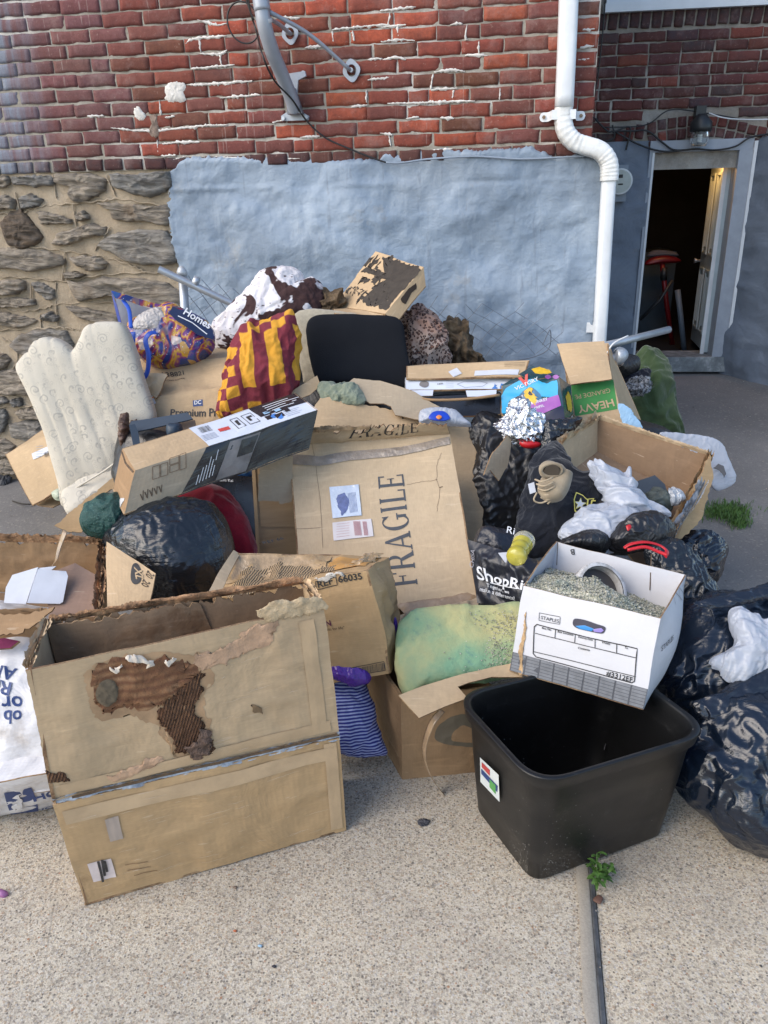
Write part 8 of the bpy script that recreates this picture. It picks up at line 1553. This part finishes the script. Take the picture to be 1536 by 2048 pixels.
for k, (px, Yk, lb2) in enumerate((([(1115, 1100), (1130, 1075), (1165, 1062), (1205, 1068), (1222, 1090), (1200, 1110)], 2.20, 'low black bag folded just behind the left rim of the file box'), ([(1330, 1100), (1350, 1082), (1400, 1074), (1440, 1092), (1447, 1110), (1440, 1150), (1420, 1170), (1370, 1160)], 2.45, 'black bin bag touching the asphalt at right of the open carton'), ([(1290, 1110), (1325, 1090), (1345, 1085), (1380, 1105), (1420, 1150), (1445, 1210), (1420, 1260), (1360, 1270), (1330, 1200)], 2.1, 'black bag with gathered neck right of the file box'))):
    puff('bin_bag', px, Yk, 40, .08, (BAG2, NAVY, BAG)[k], None, lb2, 'bin bag', sim=FILM, disp=bag_disp(.024, 6, 40+k, (.3, 0, 1), .014), nb=140, nr=44)
rd_ = thing('drawstring', 'red bag drawstring lying over the right rim of the file box', 'drawstring', PY(1290, 1095, 2.05)); RDM = simple('red_drawstring', (.45, .012, .02), .4, bump=.3, bscale=60)
tube('cord', spl([PY(1248, 1096, 2.02), PY(1262, 1088, 2.02), PY(1290, 1084, 2.02), PY(1318, 1090, 2.02), PY(1334, 1102, 2.0), PY(1330, 1112, 1.98)], 30), .006, RDM, rd_, 8, prof=(1.3, .5, 1)); tube('cord', spl([PY(1255, 1100, 2.0), PY(1290, 1094, 2.0), PY(1318, 1104, 1.99), PY(1334, 1110, 1.98)], 24), .005, RDM, rd_, 8)
# supermarket bag, bottle
t = NT('black_reusable_bag'); co = t.coord('Object'); t.bump(t.noise(co, 8, 5, .5, .8), .5, .03); SRB = t.done((.012, .014, .022), .35, 0, .5)
sb_ = thing('shopping_bag', 'black reusable supermarket bag with white script lettering left of the file box', 'shopping bag', PY(1000, 1200, 2.1))
_, sS = sheet('bag_front', (PY(950, 1208, 2.10), PY(1080, 1225, 2.0), PY(1075, 1120, 2.08), PY(936, 1080, 2.24)), SRB, sb_, .01, 40, 30, .010, 6, 90, .025, .012)
ptext(sS, 'ShopRite', (956, 1162), (1080, 1188), WI, sb_, .02, off=.006, hs=.85); ptext(sS, 'Together, we', (974, 1178), (1022, 1190), WI, sb_, .005, off=.006); ptext(sS, 'make a difference!', (961, 1186), (1032, 1203), WI, sb_, .005, off=.006); pline(sS, [(980, 1169), (1040, 1180)], .003, WI, sb_, 'underline', .006); ptext(sS, 'CHISA', (946, 1142), (952, 1106), simple('grey_white_ink', (.3, .3, .34), .6), sb_, .0, off=.006)
puff('bag_fold', [(950, 1090), (962, 1052), (1010, 1060), (1035, 1085), (1045, 1115), (1000, 1125)], 2.26, 35, .05, SRB, sb_, sim=FILMS, disp=bag_disp(.014, 7, 3)); SX2 = Surf([PY(990, 1080, 2.17), PY(1040, 1086, 2.15), PY(1040, 1056, 2.19), PY(990, 1050, 2.21)], 0, 1, 0); ptext(SX2, 'Ri', (1013, 1068), (1028, 1072), WI, sb_, .0, off=.01)
o, _ = cut('white_card', [(996, 1106), (1020, 1104), (1046, 1112), (1040, 1135), (1010, 1125)], 2.12, 40, 0, WHITE, None, .002, .004, edge=WHITE); tag(o, 'white card corner beside the yellow bottle', 'card')
bo = thing('plastic_bottle', 'yellow drink bottle upside down with clear base, between the supermarket bag and file box', 'bottle', PY(1030, 1110, 2.0))
c0, c1 = PY(1031, 1117, 1.98), PY(1056, 1066, 2.12); axb = (c1-c0)/np.linalg.norm(c1-c0); Lb = np.linalg.norm(c1-c0); e1 = np.cross(axb, [0, 1, 0]); e1 /= np.linalg.norm(e1); e2 = np.cross(axb, e1)
t = NT('yellow_drink'); co = t.coord('Object'); YEL = t.done(t.ramp(t.noise(co, 10, 4), [(.3, (.50, .42, .02)), (.7, (.62, .55, .10))]), .15, 0, .7); YEL.node_tree.nodes['Principled BSDF'].inputs['Transmission Weight'].default_value = .35; t = NT('clear_bottle'); t.b.inputs['Transmission Weight'].default_value = .7; CLB = t.done((.75, .74, .62), .08, 0, .8)
revolve('bottle_body', c0, axb, e1, e2, [(.001, -.002), (.024, .0), (.029, .008), (.030, .02), (.026, .028), (.0235, .036), (.027, .045), (.029, .06), (.026, .064), (.029, .068), (.030, .085)], YEL, bo, 28)
revolve('bottle_base', c0, axb, e1, e2, [(.030, .085), (.0325, .095), (.033, .105), (.031, .112), (.028, .114), (.022, .106), (.001, .104)], CLB, bo, 28)
# --- blue bottle in the black carton, dark blue tray, straps, plastic bag
hb = thing('black_carton', 'black printed carton holding blue bottles behind the crimson cushion', 'cardboard box', PY(460, 1050, 2.75))
f_ = [PY(430, 1090, 2.62), PY(520, 1090, 2.64), PY(512, 956, 2.74), PY(405, 945, 2.72)]; sK = carton(hb, f_, [p+np.array([.0, .25, .0]) for p in f_], BPR, skip=('top_panel',), amp=.004, seed=95)['front_panel']; ptext(sK, 'Hitachi Kai', (430, 962), (466, 965), WI, hb, .01); 
puff('water_jug', [(440, 935), (455, 922), (485, 918), (505, 925), (508, 950), (480, 958), (450, 952)], 2.80, 50, .05, simple('blue_bottle_plastic', (.04, .14, .42), .12, spec=.8, bump=.5, bscale=20, bd=.01), None, 'translucent blue water jug lying in the black carton', 'water jug'); jc = PY(477, 937, 2.74)
tag(tube('jug_ring', [jc+np.array([math.cos(a_)*.035, -.02*math.sin(a_), math.sin(a_)*.026]) for a_ in np.linspace(0, 2*math.pi, 30)], .006, simple('pale_blue_ring', (.20, .38, .62), .15, spec=.8), None, 8, cap=False), 'pale blue moulded ring on the water jug', 'jug ring')
tr = thing('display_tray', 'dark blue sided open tray with brown card inside, between chair and long box', 'tray', PY(320, 870, 2.9)); DKB = simple('dark_blue_board', (.018, .035, .06), .5, var=.15)
cut('rear_side', [(258, 850), (262, 842), (375, 825), (386, 838), (330, 850), (275, 862)], 2.96, 50, 0, DKB, tr, .006, .003, edge=DKB); cut('left_side', [(258, 850), (270, 848), (276, 862), (280, 888), (266, 890)], 2.9, 30, 10, DKB, tr, .006, .003, edge=DKB); cut('tray_floor', [(268, 860), (340, 848), (390, 840), (395, 872), (268, 900)], 2.98, 40, 0, simple('brown_tray_floor', (.17, .12, .09), .8), tr, .004, .003); puff('blue_cup', [(334, 850), (350, 846), (364, 850), (362, 872), (338, 874)], 2.90, 20, .04, DKB, tr)
for k, x in enumerate((247, 270)): puff('leather_glove', [(x-7, 835), (x, 829), (x+10, 832), (x+8, 870), (x+4, 890), (x-6, 888)], 3.0+.05*k, 20, .03, simple('brown_leather', (.085, .045, .03), .5, var=.4, scale=20, bump=.6, bscale=30, bd=.01), None, ('creased brown leather strap at the chair edge', 'shorter brown leather strap behind the dark blue tray')[k], 'strap', disp=cloth_disp(.008, 12, k))
wpb = puff('plastic_bag', [(838, 846), (838, 828), (850, 820), (880, 818), (910, 824), (930, 840), (940, 852), (900, 850), (860, 846)], 2.92, 45, .03, WB, None, 'white grocery bag with blue print in front of the black appliance carton', 'plastic bag', sim=WFILM, disp=bag_disp(.008, 8, 3), p=3)
puff('blue_print', [(858, 838), (866, 824), (888, 823), (900, 836), (886, 842)], 2.885, 45, .006, simple('blue_bag_print', (.01, .05, .42), .35), wpb); puff('orange_print', [(872, 834), (878, 830), (884, 834), (878, 839)], 2.872, 45, .004, simple('orange_print', (.6, .2, .05), .5), wpb)
puff('sage_cloth', [(640, 772), (665, 766), (700, 768), (716, 784), (724, 806), (690, 812), (645, 800)], 3.05, 45, .04, fabric('sage_cotton', (.16, .19, .14), (.22, .25, .19), fold=.6), None, 'sage green crumpled cloth below the black seat pad', 'cloth', sim=CLOTH, disp=cloth_disp(.016, 9, 3))
# --- big navy refuse bags at the right edge
nb1 = puff('bin_bag', [(1352, 1562), (1352, 1500), (1372, 1430), (1410, 1392), (1480, 1365), (1580, 1350), (1700, 1400), (1720, 1600), (1640, 1715), (1560, 1716), (1480, 1690), (1410, 1640)], 1.66, 48, .19, NAVY, None, 'large glossy navy bin bag bulging on the pavement at the right edge', 'bin bag', sim=TAUT, disp=bag_disp(.008, 2.6, 50, (-.85, .2, .35), .015), nb=220, nr=70, p=2.4)
puff('bin_bag', [(1325, 1370), (1338, 1290), (1352, 1225), (1400, 1196), (1470, 1180), (1600, 1160), (1680, 1300), (1620, 1390), (1500, 1420), (1420, 1450), (1380, 1420)], 1.92, 45, .12, NAVY, None, 'upper navy bin bag torn open to show white plastic, right of the file box', 'bin bag', sim=TAUT, disp=bag_disp(.018, 3.5, 61, (.3, .2, .9), .016), nb=200, nr=60)
puff('plastic_bag', [(1428, 1338), (1424, 1318), (1470, 1290), (1462, 1240), (1474, 1222), (1520, 1236), (1600, 1260), (1600, 1320), (1520, 1345), (1480, 1362)], 1.80, 45, .04, WB, None, 'white plastic spilling from the torn navy bag at the right edge', 'plastic bag', sim=WFILM, disp=bag_disp(.022, 7, 70, (.2, 0, 1), .016), nb=150, nr=44)
NAV2 = plastic_bag('navy_bag_flap', (.010, .014, .024), .2, (1, 4, 1), .5, (.2, .1, .8), scale=12)
puff('bag_flap', [(1388, 1400), (1440, 1385), (1490, 1345), (1560, 1300), (1640, 1300), (1640, 1420), (1540, 1400), (1480, 1440), (1430, 1445), (1398, 1432)], 1.72, 50, .03, NAV2, None, 'folded shiny flap of navy plastic between the two big bags at right', 'bin bag', sim=FILM, disp=bag_disp(.016, 6, 81, (.8, .2, .3), .008), nb=150, nr=40)
puff('bag_flap', [(1392, 1205), (1420, 1196), (1536, 1168), (1620, 1160), (1620, 1196), (1536, 1200), (1460, 1214), (1410, 1216)], 1.90, 60, .015, NAV2, None, 'flat black plastic fold reaching over the torn navy bag', 'bin bag', sim=FILM, disp=bag_disp(.008, 8, 84, (.9, 0, .2), .005))
# dark bags filling the core of the heap
for px, Yk, lb2 in (([(560, 860), (700, 800), (860, 840), (960, 900), (960, 1060), (800, 1110), (640, 1080)], 3.25, 'black bin bag buried behind the FRAGILE box'), ([(250, 880), (340, 860), (480, 880), (520, 950), (480, 1040), (340, 1040), (240, 980)], 2.95, 'black bin bag in the shade under the long box'), ([(620, 1200), (760, 1180), (960, 1180), (1060, 1240), (1050, 1330), (860, 1380), (700, 1370)], 2.35, 'black bin bag buried behind the foam cushion'), ([(1060, 1180), (1200, 1160), (1340, 1200), (1380, 1300), (1300, 1400), (1120, 1380)], 2.25, 'black bin bag propping up the back of the file box'), ([(460, 760), (640, 730), (860, 760), (900, 860), (700, 900), (500, 880)], 3.7, 'black bin bag under the seat pads'), ([(1080, 880), (1250, 840), (1400, 920), (1360, 1080), (1200, 1120), (1080, 1050)], 2.95, 'black bin bag under the open carton')):
    puff('bin_bag', px, Yk, 45, .13, BAG2, None, lb2, 'bin bag', disp=bag_disp(.03, 4, int(px[0][0])), nb=100, nr=24)
# --- weeds, grass and litter
LEAF = simple('weed_green', (.05, .115, .02), .6, var=.4, scale=30); GRS = simple('grass_green', (.06, .13, .025), .7, var=.5, scale=30)
def leaf(base, d, L, w, parent, m=LEAF, bend=.5, name='leaf'):
    d = np.array(d, float); d /= np.linalg.norm(d); s_ = np.cross(d, [0, 0, 1]); s_ /= max(1e-6, np.linalg.norm(s_)); V = []
    for k in range(7):
        f = k/6; c = np.array(base)+d*L*f+np.array([0, 0, -bend*L*f*f]); ww = w*math.sin(math.pi*(f*.88+.06))**.8*(1+.25*math.sin(k*3)); V += [c+s_*ww+[0, 0, ww*.3], c, c-s_*ww+[0, 0, ww*.3]]
    return mk(name, V, grid(6, 2), m, parent)
wd = thing('weed', 'small leafy green weed growing in the pavement joint by the tote', 'weed', PZ(1195, 1760, 0)); wbse = PZ(1193, 1768, .008)
for st_i in range(7):
    a_ = random.uniform(0, 6.28); sp3 = random.uniform(.01, .045); tp = wbse+np.array([math.cos(a_)*sp3, math.sin(a_)*sp3, random.uniform(.03, .085)]); tube('stem', spl([wbse, (wbse+tp)/2+[0, 0, .008], tp], 8), .0013, LEAF, wd, 5)
    for k in range(8): f = .35+.65*k/7; b_ = wbse*(1-f)+tp*f; q = a_+k*2.4; leaf(b_, (math.cos(q), math.sin(q), random.uniform(.2, .8)), random.uniform(.018, .034), .0045, wd)
tag(puff('leaf_litter', [(1186, 1800), (1196, 1790), (1206, 1796), (1200, 1808)], PZ(1196, 1800, .01)[1], 85, .004, simple('dead_leaf', (.10, .05, .035), .8), None), 'curled brown dead leaf in the pavement joint', 'dead leaf')
V = []; F = []
for _ in range(1500):
    gx_, gy_ = random.gauss(0, .5), random.gauss(0, .5); 
    if random.random() < .8: p = PZ(1452+gx_*44, 1024+gy_*16, float(gz(1.9, 4.0)))
    else: p = PZ(1478+gx_*20, 1046+gy_*14, float(gz(1.9, 3.8)))
    a_ = random.uniform(0, 6.28); h_ = random.uniform(.012, .035); w_ = .0022; dx, dy = math.cos(a_), math.sin(a_); k = len(V); ln_ = random.uniform(.0, .04)
    V += [(p[0]-dy*w_, p[1]+dx*w_, p[2]-.004), (p[0]+dy*w_, p[1]-dx*w_, p[2]-.004), (p[0]+dx*ln_*.5+dy*w_*.7, p[1]+dy*ln_*.5-dx*w_*.7, p[2]+h_*.6), (p[0]+dx*ln_*.5-dy*w_*.7, p[1]+dy*ln_*.5+dx*w_*.7, p[2]+h_*.6), (p[0]+dx*ln_, p[1]+dy*ln_, p[2]+h_)]; F += [(k, k+1, k+2, k+3), (k+3, k+2, k+4)]
tag(mk('grass', V, F, GRS, None, None, False), 'tuft of short grass growing from the asphalt crack at right', 'grass', kind='stuff')
tag(puff('candle_stub', [(-8, 1790), (-6, 1778), (8, 1780), (16, 1784), (16, 1790), (6, 1796)], PZ(4, 1788, .012)[1], 70, .012, simple('lilac_wrapper', (.26, .10, .24), .4), None), 'small lilac and silver wrapper on the concrete at far left', 'wrapper')
for (x, y, s_, m_, nm, lb2) in ((470, 1775, 5, 'leaf_chip', 'leaf_scrap', 'brown leaf scrap on the concrete below the big carton'), (520, 1892, 5, 'blue_chip', 'plastic_chip', 'tiny pale blue plastic chip on the concrete'), (548, 1933, 5, 'black_chip', 'pebble', 'pair of tiny black pebbles on the front concrete'), (470, 1862, 4, 'orange_chip', 'brick_chip', 'orange brick crumb on the concrete below the big carton')):
    col = {'leaf_chip': (.14, .10, .075), 'blue_chip': (.25, .38, .5), 'black_chip': (.02, .02, .03), 'orange_chip': (.35, .10, .04)}[m_]
    tag(puff(nm, [(x-s_, y), (x, y-s_*.6), (x+s_, y-1), (x+s_*.4, y+s_*.6)], PZ(x, y, .012)[1], 80, .004, simple(m_, col, .7), None, nb=24, nr=5), lb2, nm.replace('_', ' '))

crumple_sim()
GR = {'bin bag': 'bin bags in the heap', 'cardboard box': 'cardboard cartons in the heap', 'cardboard': 'loose cardboard pieces', 'plastic bag': 'plastic carrier bags', 'blanket': 'fleece blankets', 'cushion': 'cushions in the heap', 'pillow': 'cushions in the heap', 'sack': 'white plastic sacks', 'fence mesh': 'pieces of chain-link fence', 'shopping bag': 'shopping bags', 'stone': 'small stones on the ground', 'strap': 'leather straps', 'paper bag': 'rotten paper bags'}
for o in COL.objects:
    if o.parent is None and o.get('category') in GR and not o.get('group'): o['group'] = GR[o['category']]
